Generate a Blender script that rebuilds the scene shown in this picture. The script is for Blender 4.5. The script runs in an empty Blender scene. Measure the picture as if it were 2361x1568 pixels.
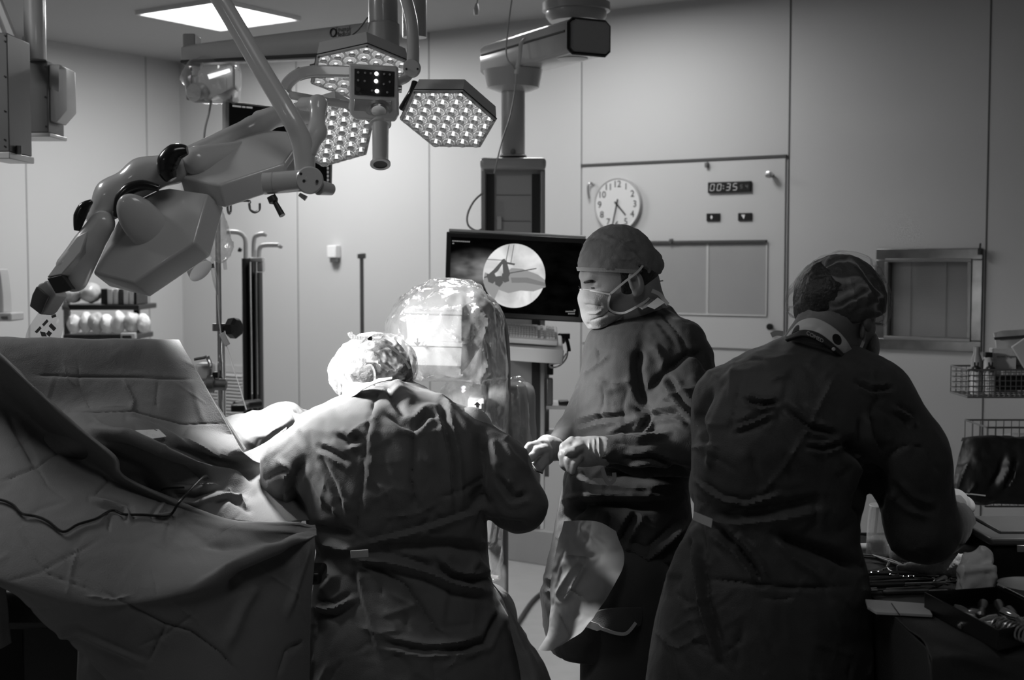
import bpy, bmesh, math, random
import numpy as np
from mathutils import Vector, Matrix
random.seed(7); rng = np.random.default_rng(7)
C = bpy.context.scene.collection
S = bpy.context.scene
# ---------------------------------------------------------------- camera, light, exposure
FOC, CX, CY = 3050.0, 1180.5, 784.0
CAMZ, PITCH = 1.65, math.atan((784 - 605) / 3050.0)
cam = bpy.data.objects.new('camera', bpy.data.cameras.new('camera')); C.objects.link(cam)
cam.location = (0, 0, CAMZ); cam.rotation_euler = (math.pi / 2 - PITCH, 0, 0)
cam.data.sensor_width = 36; cam.data.lens = FOC / 2361 * 36; cam.data.clip_start = 0.05
cam.data.dof.use_dof = True; cam.data.dof.focus_distance = 3.25; cam.data.dof.aperture_fstop = 4.5
S.camera = cam
S.view_settings.view_transform = 'Standard'; S.view_settings.look = 'None'
S.view_settings.gamma = 1; S.view_settings.use_curve_mapping = False
S.view_settings.exposure = 0.0
w = bpy.data.worlds.new('world'); S.world = w; w.use_nodes = True
w.node_tree.nodes['Background'].inputs[0].default_value = (1, 1, 1, 1)
w.node_tree.nodes['Background'].inputs[1].default_value = 0.0
try: S.cycles.max_bounces = 8; S.cycles.transparent_max_bounces = 16; S.cycles.sample_clamp_indirect = 4; S.cycles.use_denoising = True; S.cycles.caustics_reflective = False; S.cycles.caustics_refractive = False
except Exception: pass
_F = np.array([0, math.cos(PITCH), -math.sin(PITCH)]); _U = np.array([0, math.sin(PITCH), math.cos(PITCH)]); _R = np.array([1., 0, 0])
CAM = np.array([0, 0, CAMZ])
def ray(px, py): return (px - CX) / FOC * _R - (py - CY) / FOC * _U + _F
def P(px, py, D):
    d = ray(px, py); return CAM + d * (D / d[1])
def proj(V):
    Q = np.asarray(V) - CAM; x = Q @ _R; y = Q @ _U; z = Q @ _F
    return np.stack([CX + FOC * x / z, CY - FOC * y / z], -1)
def hit(px, py, p0, n, off=0.0):
    d = ray(px, py); n = np.asarray(n); q = np.asarray(p0) + n * off
    return CAM + d * (np.dot(q - CAM, n) / np.dot(d, n))
def nrm(v): v = np.asarray(v, float); return v / np.linalg.norm(v)
# room frame: back wall runs from the far left corner K0 along WU, the left wall from K0 along WV
WU = nrm([.832, -.554, 0]); WV = nrm([-.554, -.832, 0]); K0 = np.array([-2.166, 8.70, 0]); ZC = 2.95
def wp(u, v, z): return K0 + WU * u + WV * v + np.array([0, 0, z])
def wall_uz(px, py, off=0):
    h = hit(px, py, K0, WV, off); return float(np.dot(h - K0, WU)), float(h[2])
def lwall_vz(px, py, off=0):
    h = hit(px, py, K0, WU, off); return float(np.dot(h - K0, WV)), float(h[2])
def ceil_uv(px, py, z=ZC):
    h = hit(px, py, [0, 0, z], [0, 0, 1]); return float(np.dot(h - K0, WU)), float(np.dot(h - K0, WV))
def lamp_light(name, kind, loc, aim, watts, size=.2, angle=40, blend=.6, sy=None, spread=None):
    l = bpy.data.lights.new(name, kind); l.energy = watts
    if kind == 'SPOT': l.spot_size = math.radians(angle); l.spot_blend = blend; l.shadow_soft_size = size
    else:
        l.shape = 'RECTANGLE'; l.size = size; l.size_y = sy or size
        if spread: l.spread = math.radians(spread)
    o = bpy.data.objects.new(name, l); C.objects.link(o); o.location = loc
    o.rotation_euler = Vector(np.asarray(aim) - np.asarray(loc)).to_track_quat('-Z', 'Y').to_euler(); return o
PANEL1 = ceil_uv(505, 32); PANEL2 = ceil_uv(1262, -62)
PANELS = [PANEL1, PANEL2]
for i, (u, v) in enumerate(PANELS):
    p = wp(u, v, ZC - .03); o = lamp_light('panel_and_fill_light', 'AREA', p, p - np.array([0, 0, 1]), 42 if i == 0 else 15, .58)
    o.rotation_euler = (0, 0, math.atan2(WU[1], WU[0]))
for (u, v, e) in ((2.9, 4.6, 20), (5.5, 4.6, 4), (4.3, 7.8, 6)):      # fill panels added out of view above and behind the camera
    PANELS.append((u, v)); p = wp(u, v, ZC - .03)
    o = lamp_light('panel_and_fill_light', 'AREA', p, p - np.array([0, 0, 1]), e, .58); o.rotation_euler = (0, 0, math.atan2(WU[1], WU[0]))
SPOTC = np.array([2.05, 2.75, 2.93]); lamp_light('table_fill_spot', 'SPOT', SPOTC, (1.12, 3.02, .97), 170, .06, 17, .9)  # unseen spot added to brighten the things on the instrument table
# beams of the two surgical lamps
B1N = nrm([.37, .83, -.41]); B1C = P(358, 560, 2.9)
lamp_light('surgical_beam', 'SPOT', P(395, 575, 3.08), P(830, 930, 3.35), 190, .09, 84, .9)
lamp_light('surgical_beam', 'SPOT', P(640, 478, 3.05), P(565, 1170, 3.04), 75, .06, 32, .9)
lamp_light('surgical_beam', 'SPOT', P(1030, 292, 3.80), P(1010, 900, 3.75), 14, .10, 70, .8)
lamp_light('surgical_beam', 'SPOT', P(790, 330, 3.80), P(700, 1100, 3.3), 20, .10, 55, .8)
lamp_light('surgical_beam', 'SPOT', P(1000, 318, 3.78), P(1300, 1430, 3.18), 300, .06, 15, .7)
# ---------------------------------------------------------------- materials
def mat(name, g, rough=.6, metal=0., bump=0., bscale=200., vary=0., vscale=6., coat=0., spec=.5, emis=0., trans=0., ior=1.45, sheen=0.):
    m = bpy.data.materials.new(name); m.use_nodes = True; nt = m.node_tree; b = nt.nodes['Principled BSDF']
    b.inputs['Base Color'].default_value = (g, g, g, 1); b.inputs['Roughness'].default_value = rough
    b.inputs['Metallic'].default_value = metal; b.inputs['Specular IOR Level'].default_value = spec
    b.inputs['Coat Weight'].default_value = coat; b.inputs['Transmission Weight'].default_value = trans; b.inputs['IOR'].default_value = ior
    b.inputs['Sheen Weight'].default_value = sheen
    if emis: b.inputs['Emission Color'].default_value = (1, 1, 1, 1); b.inputs['Emission Strength'].default_value = emis; m.cycles.emission_sampling = 'NONE'
    tc = nt.nodes.new('ShaderNodeTexCoord')
    if vary:
        n = nt.nodes.new('ShaderNodeTexNoise'); n.inputs['Scale'].default_value = vscale; n.inputs['Detail'].default_value = 5
        mr = nt.nodes.new('ShaderNodeMapRange'); mr.inputs['From Min'].default_value = .3; mr.inputs['From Max'].default_value = .7
        mr.inputs['To Min'].default_value = g * (1 - vary); mr.inputs['To Max'].default_value = g * (1 + vary)
        nt.links.new(tc.outputs['Object'], n.inputs['Vector']); nt.links.new(n.outputs['Fac'], mr.inputs['Value']); nt.links.new(mr.outputs['Result'], b.inputs['Base Color'])
    if bump:
        n = nt.nodes.new('ShaderNodeTexNoise'); n.inputs['Scale'].default_value = bscale; n.inputs['Detail'].default_value = 3
        bp = nt.nodes.new('ShaderNodeBump'); bp.inputs['Strength'].default_value = bump; bp.inputs['Distance'].default_value = .004
        nt.links.new(tc.outputs['Object'], n.inputs['Vector']); nt.links.new(n.outputs['Fac'], bp.inputs['Height']); nt.links.new(bp.outputs['Normal'], b.inputs['Normal'])
    return m
def film(name, opac=.12, gloss=.35, g=.9, bumpd=.004, bs=22., rough=.08):
    """clear crinkled plastic film: mostly transparent, glossy, slightly milky"""
    m = bpy.data.materials.new(name); m.use_nodes = True; nt = m.node_tree; nt.nodes.clear()
    out = nt.nodes.new('ShaderNodeOutputMaterial'); tr = nt.nodes.new('ShaderNodeBsdfTransparent'); tr.inputs[0].default_value = (.97, .97, .97, 1)
    gl = nt.nodes.new('ShaderNodeBsdfGlossy'); gl.inputs['Roughness'].default_value = rough; gl.inputs['Color'].default_value = (1, 1, 1, 1)
    df = nt.nodes.new('ShaderNodeBsdfDiffuse'); df.inputs[0].default_value = (g, g, g, 1)
    tc = nt.nodes.new('ShaderNodeTexCoord'); n = nt.nodes.new('ShaderNodeTexNoise'); n.inputs['Scale'].default_value = bs; n.inputs['Detail'].default_value = 6; n.inputs['Distortion'].default_value = 1.2
    bp = nt.nodes.new('ShaderNodeBump'); bp.inputs['Strength'].default_value = .9; bp.inputs['Distance'].default_value = bumpd
    lw = nt.nodes.new('ShaderNodeLayerWeight'); lw.inputs['Blend'].default_value = .25
    nt.links.new(tc.outputs['Object'], n.inputs['Vector']); nt.links.new(n.outputs['Fac'], bp.inputs['Height'])
    nt.links.new(bp.outputs['Normal'], gl.inputs['Normal']); nt.links.new(bp.outputs['Normal'], lw.inputs['Normal'])
    m1 = nt.nodes.new('ShaderNodeMixShader'); m1.inputs[0].default_value = opac
    nt.links.new(tr.outputs[0], m1.inputs[1]); nt.links.new(df.outputs[0], m1.inputs[2])
    mul = nt.nodes.new('ShaderNodeMath'); mul.operation = 'MULTIPLY_ADD'; mul.inputs[1].default_value = gloss * 1.6; mul.inputs[2].default_value = gloss * .25
    nt.links.new(lw.outputs['Facing'], mul.inputs[0]); mul.use_clamp = True
    m2 = nt.nodes.new('ShaderNodeMixShader'); nt.links.new(mul.outputs[0], m2.inputs[0]); nt.links.new(m1.outputs[0], m2.inputs[1]); nt.links.new(gl.outputs[0], m2.inputs[2])
    nt.links.new(m2.outputs[0], out.inputs[0]); return m
def emit(name, s, sample=False):
    m = bpy.data.materials.new(name); m.use_nodes = True; nt = m.node_tree; nt.nodes.clear()
    o = nt.nodes.new('ShaderNodeOutputMaterial'); e = nt.nodes.new('ShaderNodeEmission'); e.inputs[0].default_value = (1, 1, 1, 1); e.inputs[1].default_value = s
    nt.links.new(e.outputs[0], o.inputs[0])
    if not sample: m.cycles.emission_sampling = 'NONE'
    return m
M = dict(
    wall=mat('wall_paint', .50, .55, vary=.02, vscale=1.2), ceiling=mat('ceiling_paint', .42, .8, vary=.02, vscale=1.), floor=mat('vinyl_floor', .36, .35, vary=.06, vscale=9., bump=.05),
    seam=mat('seam_sealant', .20, .7, vary=.05), seamd=mat('dark_joint', .06, .7, vary=.05), skirting=mat('skirting_vinyl', .34, .5, vary=.04),
    steel=mat('brushed_steel', .50, .32, 1., vary=.15, vscale=30.), dsteel=mat('dull_steel', .22, .4, .9, vary=.1), chrome=mat('chrome', .8, .08, 1., vary=.03),
    enamel=mat('lamp_enamel', .55, .28, coat=.5, vary=.015, vscale=3.), enamel_b=mat('grey_enamel', .42, .35, coat=.3, vary=.02), darkbox=mat('dark_grey_enamel', .10, .45, vary=.06),
    white=mat('white_plastic', .72, .35, vary=.02), offwhite=mat('pale_plastic', .5, .4, vary=.03), rubber=mat('black_rubber', .012, .22, vary=.1, coat=.4),
    black=mat('black_plastic', .01, .35, vary=.1), dark=mat('dark_plastic', .035, .45, vary=.1), apron=mat('black_vinyl', .006, .5, bump=.3, bscale=20, vary=.1),
    gown=mat('gown_fabric', .105, .8, bump=.25, bscale=420, vary=.10, vscale=7., sheen=.15), gown2=mat('dark_gown_fabric', .042, .75, bump=.25, bscale=420, vary=.10, vscale=7., sheen=.15),
    drape=mat('drape_fabric', .15, .7, bump=.25, bscale=380, vary=.06, vscale=5., sheen=.1), paper=mat('paper_sheet', .22, .75, bump=.15, bscale=150, vary=.03),
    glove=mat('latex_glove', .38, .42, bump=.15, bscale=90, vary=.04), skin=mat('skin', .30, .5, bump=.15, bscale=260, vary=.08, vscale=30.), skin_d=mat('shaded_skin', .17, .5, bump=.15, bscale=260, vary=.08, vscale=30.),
    hair=mat('dark_hair', .02, .5, bump=.8, bscale=120, vary=.3, vscale=60.), cap=mat('cap_fabric', .2, .65, bump=.3, bscale=260, vary=.12, vscale=14.), capband=mat('cap_band', .34, .65, bump=.3, bscale=260, vary=.08),
    mask=mat('mask_fabric', .42, .7, bump=.3, bscale=300, vary=.05), tie=mat('mask_tie', .62, .7, bump=.2, vary=.04), tape=mat('pale_tape', .45, .5, vary=.03),
    gauze=mat('gauze', .8, .9, bump=.8, bscale=80, vary=.06), emit_panel=emit('panel_diffuser', 6.0), led=emit('led_core', 5.0), led_small=emit('led_button', 3.0), seg=emit('segment_glow', .45), scr_txt=emit('screen_text', .22),
    film=film('clear_film', .06, .3), film2=film('thick_film', .12, .5, bs=30.), xwhite=mat('x_ray_white', .36, .35, vary=.02), bag=film('fluid_bag_film', .15, .5, bs=12, bumpd=.006), glassy=film('lamp_lens_clear', .06, .6, bs=3., bumpd=.001, rough=.03),
    cup=mat('lamp_reflector_lit', .85, .15, 1., vary=.02, emis=.35), reflector=mat('lamp_reflector', .85, .12, 1., vary=.02), lens_plate=mat('lens_plate', .45, .3, .6, vary=.1))
# ---------------------------------------------------------------- mesh building
class MB:
    def __init__(s): s.v = []; s.f = []; s.n = 0
    def add(s, v, f):
        v = np.asarray(v, float).reshape(-1, 3); s.v.append(v); s.f += [tuple(int(i) + s.n for i in q) for q in f]; s.n += len(v); return s
    def box(s, c, size, ax=None):
        ax = np.eye(3) if ax is None else np.asarray(ax); h = np.asarray(size) / 2
        v = [np.asarray(c) + sum(h[i] * q[i] * ax[i] for i in range(3)) for q in ((-1,-1,-1),(1,-1,-1),(1,1,-1),(-1,1,-1),(-1,-1,1),(1,-1,1),(1,1,1),(-1,1,1))]
        if np.dot(np.cross(ax[0], ax[1]), ax[2]) < 0: return s.add(v, [(0,1,2,3),(4,7,6,5),(0,4,5,1),(1,5,6,2),(2,6,7,3),(3,7,4,0)])
        return s.add(v, [(0,3,2,1),(4,5,6,7),(0,1,5,4),(1,2,6,5),(2,3,7,6),(3,0,4,7)])
    def loft(s, rings, cap=True, closed=True):
        n = len(rings[0]); v = np.concatenate([np.asarray(r, float) for r in rings]); f = []
        for i in range(len(rings) - 1):
            for j in range(n if closed else n - 1): k = (j + 1) % n; f.append((i*n+j, i*n+k, (i+1)*n+k, (i+1)*n+j))
        if cap: f.append(tuple(range(n))[::-1]); f.append(tuple((len(rings)-1)*n + j for j in range(n)))
        return s.add(v, f)
    def tube(s, pts, r, n=10, cap=True, flat=1.0):
        pts = [np.asarray(p, float) for p in pts]; m = len(pts); rr = r if hasattr(r, '__len__') else [r] * m
        T = [nrm(pts[min(i+1, m-1)] - pts[max(i-1, 0)]) for i in range(m)]
        a = np.array([0, 0, 1.]) if abs(T[0][2]) < .9 else np.array([1., 0, 0]); rings = []
        for i in range(m):
            a = nrm(a - np.dot(a, T[i]) * T[i]); b = np.cross(T[i], a)
            rings.append([pts[i] + rr[i] * (math.cos(t) * a * flat + math.sin(t) * b) for t in np.arange(n) * 2 * math.pi / n])
        return s.loft(rings, cap)
    def cyl(s, a, b, r, r2=None, n=24): return s.tube([a, b], [r, r if r2 is None else r2], n)
    def lathe(s, c, axis, prof, n=28):
        """prof: (radius, height along the axis)"""
        z = nrm(axis); a = nrm(np.cross(z, [0, 1, .3])); b = np.cross(z, a); c = np.asarray(c, float)
        return s.loft([[c + z * h + max(r, 1e-5) * (math.cos(t) * a + math.sin(t) * b) for t in np.arange(n) * 2 * math.pi / n] for r, h in prof])
    def prism(s, poly, vec):
        p = np.asarray(poly, float); return s.loft([p, p + np.asarray(vec)])
    def ell(s, c, r, ax=None, n=16, m=10):
        ax = np.eye(3) if ax is None else np.asarray(ax)
        rings = [[np.asarray(c) + ax[0]*r[0]*math.sin(a)*math.cos(t) + ax[1]*r[1]*math.sin(a)*math.sin(t) + ax[2]*r[2]*math.cos(a) for t in np.arange(n)*2*math.pi/n] for a in np.linspace(.02, math.pi-.02, m)]
        return s.loft(rings[::-1])
    def data(s): return (np.concatenate(s.v) if s.v else np.zeros((0, 3))), s.f
def smooth_path(pts, k=6):
    p = np.asarray(pts, float); n = len(p); out = []
    for i in range(n - 1):
        a, b, c, d = p[max(i-1, 0)], p[i], p[i+1], p[min(i+2, n-1)]
        for t in np.arange(k) / k: out.append(.5*((2*b)+(-a+c)*t+(2*a-5*b+4*c-d)*t*t+(-a+3*b-3*c+d)*t**3))
    out.append(p[-1]); return out
def obj(name, mb, m, parent=None, smooth=True, bevel=0., sharp=38, solid=0., subsurf=0):
    V, Fc = mb.data() if isinstance(mb, MB) else mb
    V = np.asarray(V, float); loc = np.zeros(3)
    if parent is None: lo, hi = V.min(0), V.max(0); loc = np.array([(lo[0]+hi[0])/2, (lo[1]+hi[1])/2, lo[2]]); V = V - loc
    me = bpy.data.meshes.new(name); me.from_pydata(V.tolist() if len(V) < 3000 else V, [], Fc if isinstance(Fc, list) else Fc.tolist()); me.update()
    if isinstance(m, (list, tuple)): [me.materials.append(x) for x in m]
    else: me.materials.append(m)
    if smooth:
        me.polygons.foreach_set('use_smooth', [True] * len(me.polygons)); me.set_sharp_from_angle(angle=math.radians(sharp))
    o = bpy.data.objects.new(name, me); C.objects.link(o); o.location = loc
    if parent is not None: attach(o, parent)
    if bevel: b = o.modifiers.new('bevel', 'BEVEL'); b.width = bevel; b.segments = 3; b.limit_method = 'ANGLE'; b.angle_limit = math.radians(35); b.harden_normals = False
    if solid: b = o.modifiers.new('solid', 'SOLIDIFY'); b.thickness = solid; b.offset = 0
    if subsurf: b = o.modifiers.new('sub', 'SUBSURF'); b.levels = b.render_levels = subsurf
    return o
def attach(o, parent):
    o.parent = parent
    if parent.parent is None: o.matrix_parent_inverse = Matrix.Translation(-Vector(parent.location))
def tag(o, label, cat, group=None, kind=None):
    if label: o['label'] = label
    if cat: o['category'] = cat
    if group: o['group'] = group
    if kind: o['kind'] = kind
    return o
def thing(name, label, cat, loc, group=None):
    o = bpy.data.objects.new(name, None); C.objects.link(o); o.empty_display_size = .1; o.location = tuple(map(float, loc)); return tag(o, label, cat, group)
def struct(name, mb, m, parent=None, **k):
    o = obj(name, mb, m, parent, **k)
    if parent is None: o['kind'] = 'structure'
    return o
def lab(o, text): o['label'] = text; return o
def dup(root, delta, label=None):
    r = root.copy(); C.objects.link(r); r.location = Vector(root.location) + Vector(tuple(map(float, delta)))
    if label: r['label'] = label
    for ch in list(root.children):
        c = ch.copy(); C.objects.link(c); c.parent = r
        for g in ch.children: d = g.copy(); C.objects.link(d); d.parent = c
    return r
def text_mesh(name, body, size, o0, ax, up, m, parent, ext=.0006, align='CENTER', shear=0, spacing=1):
    cu = bpy.data.curves.new(name, 'FONT'); cu.body = body; cu.size = size; cu.extrude = ext; cu.align_x = align; cu.align_y = 'CENTER'; cu.shear = shear; cu.space_line = spacing
    t = bpy.data.objects.new(name, cu); C.objects.link(t); dg = bpy.context.evaluated_depsgraph_get(); me = bpy.data.meshes.new_from_object(t.evaluated_get(dg)); bpy.data.objects.remove(t)
    V = np.array([v.co[:] for v in me.vertices]); ax = nrm(ax); up = nrm(up); nn = np.cross(ax, up)
    V = np.asarray(o0) + V[:, :1] * ax + V[:, 1:2] * up + V[:, 2:] * nn
    return obj(name, (V, [tuple(p.vertices) for p in me.polygons]), m, parent, smooth=False)
# ---------------------------------------------------------------- noise, folds
_perm = rng.permutation(256); _perm = np.concatenate([_perm, _perm]); _g = rng.normal(size=(256, 3)); _g /= np.linalg.norm(_g, axis=1)[:, None]
def pn(Pt):
    Pt = np.asarray(Pt, float) + 100.; i = np.floor(Pt).astype(int); f = Pt - i; i &= 255; u = f*f*f*(f*(f*6-15)+10); r = 0
    for dx in (0, 1):
        for dy in (0, 1):
            for dz in (0, 1):
                h = _perm[_perm[_perm[(i[:,0]+dx) & 255] + ((i[:,1]+dy) & 255)] + ((i[:,2]+dz) & 255)]
                g = (_g[h] * (f - np.array([dx, dy, dz]))).sum(1)
                r = r + g * (u[:,0] if dx else 1-u[:,0]) * (u[:,1] if dy else 1-u[:,1]) * (u[:,2] if dz else 1-u[:,2])
    return r
def crumple(V, scale, amp, seed=0, stretch=(1, 1, 1)):
    Q = V * np.asarray(stretch) * scale + seed * 7.31
    w = np.stack([pn(Q*.7+9), pn(Q*.7+23), pn(Q*.7+41)], 1) * .8; Q = Q + w
    a = np.abs(pn(Q)) * 2; b = np.abs(pn(Q * 1.9 + 5)) * 2; c = pn(Q * 3.7 + 3)
    return amp * ((a - .5) - .6 * (b - .5) + .18 * c)
def vnormals(V, Fq):
    Fq = np.asarray(Fq); e1 = V[Fq[:,2]] - V[Fq[:,0]]; e2 = V[Fq[:,3]] - V[Fq[:,1]]; n = np.cross(e1, e2); N = np.zeros_like(V)
    for k in range(4): np.add.at(N, Fq[:,k], n)
    return N / (np.linalg.norm(N, axis=1)[:, None] + 1e-12)
def folds(V, N, lines, facing=True):
    """lines: (points in photo pixels, width px, height m, shape) raised (+) or sunk (-) creases on the side seen from the front"""
    q = proj(V); d = V - CAM; d /= np.linalg.norm(d, axis=1)[:, None]
    wt = np.clip((-(N * d).sum(1) + .05) / .3, 0, 1) if facing else np.ones(len(V)); out = np.zeros(len(V))
    for L in lines:
        pts, wd, amp = np.asarray(L[0], float), L[1], L[2]; sh = L[3] if len(L) > 3 else 'g'
        best = np.full(len(V), 1e9); tt = np.zeros(len(V)); sg = np.zeros(len(V)); m = len(pts) - 1
        for i in range(m):
            a, b = pts[i], pts[i+1]; ab = b - a; t = np.clip(((q - a) @ ab) / (ab @ ab), 0, 1); r = q - (a + t[:, None] * ab); dd = np.hypot(r[:,0], r[:,1])
            k = dd < best; best[k] = dd[k]; tt[k] = (i + t[k]) / m; sg[k] = np.sign(ab[0]*r[k,1] - ab[1]*r[k,0])
        taper = np.clip(np.minimum(tt, 1 - tt) * 6, 0, 1) * .8 + .2; x = best / wd
        if sh == 'g': pr = np.exp(-x*x)
        elif sh == 's': pr = np.exp(-x * 1.4)
        elif sh == 'step': pr = sg * np.exp(-x) * (1 - np.exp(-(best/5.0)**2))
        elif sh == 'w': pr = np.exp(-x*x) - .7 * np.exp(-((best - 1.7*wd)/wd)**2)
        out += amp * taper * pr
    return out * wt
# ---------------------------------------------------------------- implicit surfaces
def f_cap(a, b, ra, rb=None):
    a, b = np.asarray(a, float), np.asarray(b, float); rb = ra if rb is None else rb; ab = b - a; L = max(ab @ ab, 1e-9)
    def f(X):
        t = np.clip(((X - a) @ ab) / L, 0, 1); return np.linalg.norm(X - a - t[..., None] * ab, axis=-1) - (ra + (rb - ra) * t)
    return f, np.minimum(a - ra, b - rb), np.maximum(a + ra, b + rb)
def f_ell(c, r, ax=None):
    c, r = np.asarray(c, float), np.asarray(r, float); ax = np.eye(3) if ax is None else np.asarray(ax)
    def f(X):
        q = (X - c) @ ax.T; k0 = np.linalg.norm(q / r, axis=-1); k1 = np.linalg.norm(q / (r*r), axis=-1) + 1e-9; return k0 * (k0 - 1) / k1
    m = r.max(); return f, c - m, c + m
def f_box(c, h, ax=None, rd=.01):
    c, h = np.asarray(c, float), np.asarray(h, float); ax = np.eye(3) if ax is None else np.asarray(ax)
    def f(X):
        q = np.abs((X - c) @ ax.T) - h + rd; return np.linalg.norm(np.maximum(q, 0), axis=-1) + np.minimum(q.max(-1), 0) - rd
    m = np.linalg.norm(h); return f, c - m, c + m
def f_loft(rows, e=2.4):
    """rows: (py, left px, right px, depth, half depth m) top to bottom -> horizontal super-ellipse sections"""
    A = []
    for (py, l, r, D, hd) in rows:
        a, b = P(l, py, D), P(r, py, D); A.append(((a[2]+b[2])/2, (a[0]+b[0])/2, D, (b[0]-a[0])/2, hd))
    A = np.array(sorted(A)); z = A[:, 0]
    def f(X):
        Z = X[..., 2]; g = [np.interp(Z, z, A[:, k]) for k in (1, 2, 3, 4)]; x = np.abs(X[..., 0] - g[0]) / g[2]; y = np.abs(X[..., 1] - g[1]) / g[3]
        k = (x**e + y**e + 1e-12)**(1/e); d = (k - 1) * np.minimum(g[2], g[3]) * np.where(k > 1, 1, 1); return np.maximum(d, np.maximum(z[0] - Z, Z - z[-1]))
    return f, np.array([(A[:,1]-A[:,3]).min(), (A[:,2]-A[:,4]).min(), z[0]]), np.array([(A[:,1]+A[:,3]).max(), (A[:,2]+A[:,4]).max(), z[-1]])
def sdf(prims, h, k=.02, cut=None, warp=None):
    lo = np.min([p[1] for p in prims], 0) - 4*h; hi = np.max([p[2] for p in prims], 0) + 4*h
    n = np.ceil((hi - lo) / h).astype(int) + 1; G = np.stack(np.meshgrid(*[lo[i] + h*np.arange(n[i]) for i in range(3)], indexing='ij'), -1); F = np.full(n, 9.)
    for p in prims:
        kk = p[3] if len(p) > 3 else k; mrg = 3*h + 2*abs(kk) + .01
        i0 = np.maximum(np.floor((p[1] - mrg - lo)/h).astype(int), 0); i1 = np.minimum(np.ceil((p[2] + mrg - lo)/h).astype(int) + 1, n); sl = tuple(slice(a, b) for a, b in zip(i0, i1))
        d = p[0](G[sl]); A = F[sl]
        if kk < 0:                                                    # carve
            F[sl] = np.maximum(A, -d)
        elif kk == 0: F[sl] = np.minimum(A, d)
        else: t = np.clip(.5 + .5*(A - d)/kk, 0, 1); F[sl] = A*(1-t) + d*t - kk*t*(1-t)
    if cut is not None: F = np.maximum(F, cut(G))
    return surfnet(F, lo, h)
def surfnet(F, lo, h):
    s = F < 0; nx, ny, nz = F.shape; cnt = np.zeros((nx-1, ny-1, nz-1)); acc = np.zeros((nx-1, ny-1, nz-1, 3))
    for ax in range(3):
        o1 = [(0,0,0)]; ot = [a for a in range(3) if a != ax]
        for da in (0, 1):
            for db in (0, 1):
                off = [0,0,0]; off[ot[0]] = da; off[ot[1]] = db; off2 = list(off); off2[ax] = 1
                A = F[off[0]:off[0]+nx-1, off[1]:off[1]+ny-1, off[2]:off[2]+nz-1]; B = F[off2[0]:off2[0]+nx-1, off2[1]:off2[1]+ny-1, off2[2]:off2[2]+nz-1]
                mk = (A < 0) != (B < 0); t = np.where(mk, A / np.where(mk, A - B, 1), 0); cnt += mk
                for a in range(3): acc[..., a] += np.where(mk, (t if a == ax else off[a]), 0)
    cell = cnt > 0; idx = np.full(cell.shape, -1); I = np.argwhere(cell); idx[cell] = np.arange(len(I)); V = lo + h * (I + acc[cell] / cnt[cell][:, None]); Q = []
    for ax in range(3):
        b, c = (ax+1) % 3, (ax+2) % 3; sl0 = [slice(None)]*3; sl1 = [slice(None)]*3; sl0[ax] = slice(0, -1); sl1[ax] = slice(1, None)
        s0, s1 = s[tuple(sl0)], s[tuple(sl1)]; E = np.argwhere(s0 != s1); E = E[(E[:, b] > 0) & (E[:, c] > 0) & (E[:, b] < F.shape[b]-1) & (E[:, c] < F.shape[c]-1)]
        eb = np.zeros(3, int); eb[b] = 1; ec = np.zeros(3, int); ec[c] = 1; g = lambda e: idx[e[:,0], e[:,1], e[:,2]]
        q = np.stack([g(E-eb-ec), g(E-ec), g(E), g(E-eb)], 1); fl = s0[E[:,0], E[:,1], E[:,2]]; q[~fl] = q[~fl][:, ::-1]; Q.append(q)
    Q = np.concatenate(Q); Q = Q[(Q >= 0).all(1)]; return V, Q
def relax(V, Fq, it=2, lam=.5):
    Fq = np.asarray(Fq); E = np.concatenate([Fq[:, [0,1]], Fq[:, [1,2]], Fq[:, [2,3]], Fq[:, [3,0]]])
    for _ in range(it):
        A = np.zeros_like(V); n = np.zeros(len(V)); np.add.at(A, E[:,0], V[E[:,1]]); np.add.at(n, E[:,0], 1); np.add.at(A, E[:,1], V[E[:,0]]); np.add.at(n, E[:,1], 1)
        V = V + lam * (A / np.maximum(n, 1)[:, None] - V)
    return V
def rand_creases(seed, x0, y0, x1, y1, n, amp=.004, ln=90, wd=5):
    r = random.Random(seed); out = []
    for _ in range(n):
        x, y, a, L = r.uniform(x0, x1), r.uniform(y0, y1), r.uniform(0, math.pi), ln*r.uniform(.4, 1.3); b = a + r.uniform(-.5, .5)
        p0 = (x, y); p1 = (x + L*.5*math.cos(a), y + L*.5*math.sin(a)); p2 = (p1[0] + L*.5*math.cos(b), p1[1] + L*.5*math.sin(b))
        out.append(([p0, p1, p2], wd*r.uniform(.7, 1.8), amp*r.choice((-1, 1, .7))*r.uniform(.5, 1.2), r.choice(('s', 's', 'step'))))
    return out
def on_sheet(sv, px, py, lift=.004):
    q = proj(sv); d = ((q - [px, py])**2).sum(1); i = np.argsort(d)[:6]; i = i[np.argsort(sv[i, 1])[:3]]; D = sv[i, 1].mean(); return P(px, py, D - lift)
def cloth(V, Fq, amp=.006, sc=7., seed=0, lines=(), stretch=(1, 1, .7), fine=.0015, it=2):
    V = relax(V, Fq, it); N = vnormals(V, Fq); d = crumple(V, sc, amp, seed, stretch) + crumple(V, sc*3.1, fine, seed+3, stretch) + folds(V, N, lines)
    return relax(V + N * d[:, None], Fq, 1, .35), Fq
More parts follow.
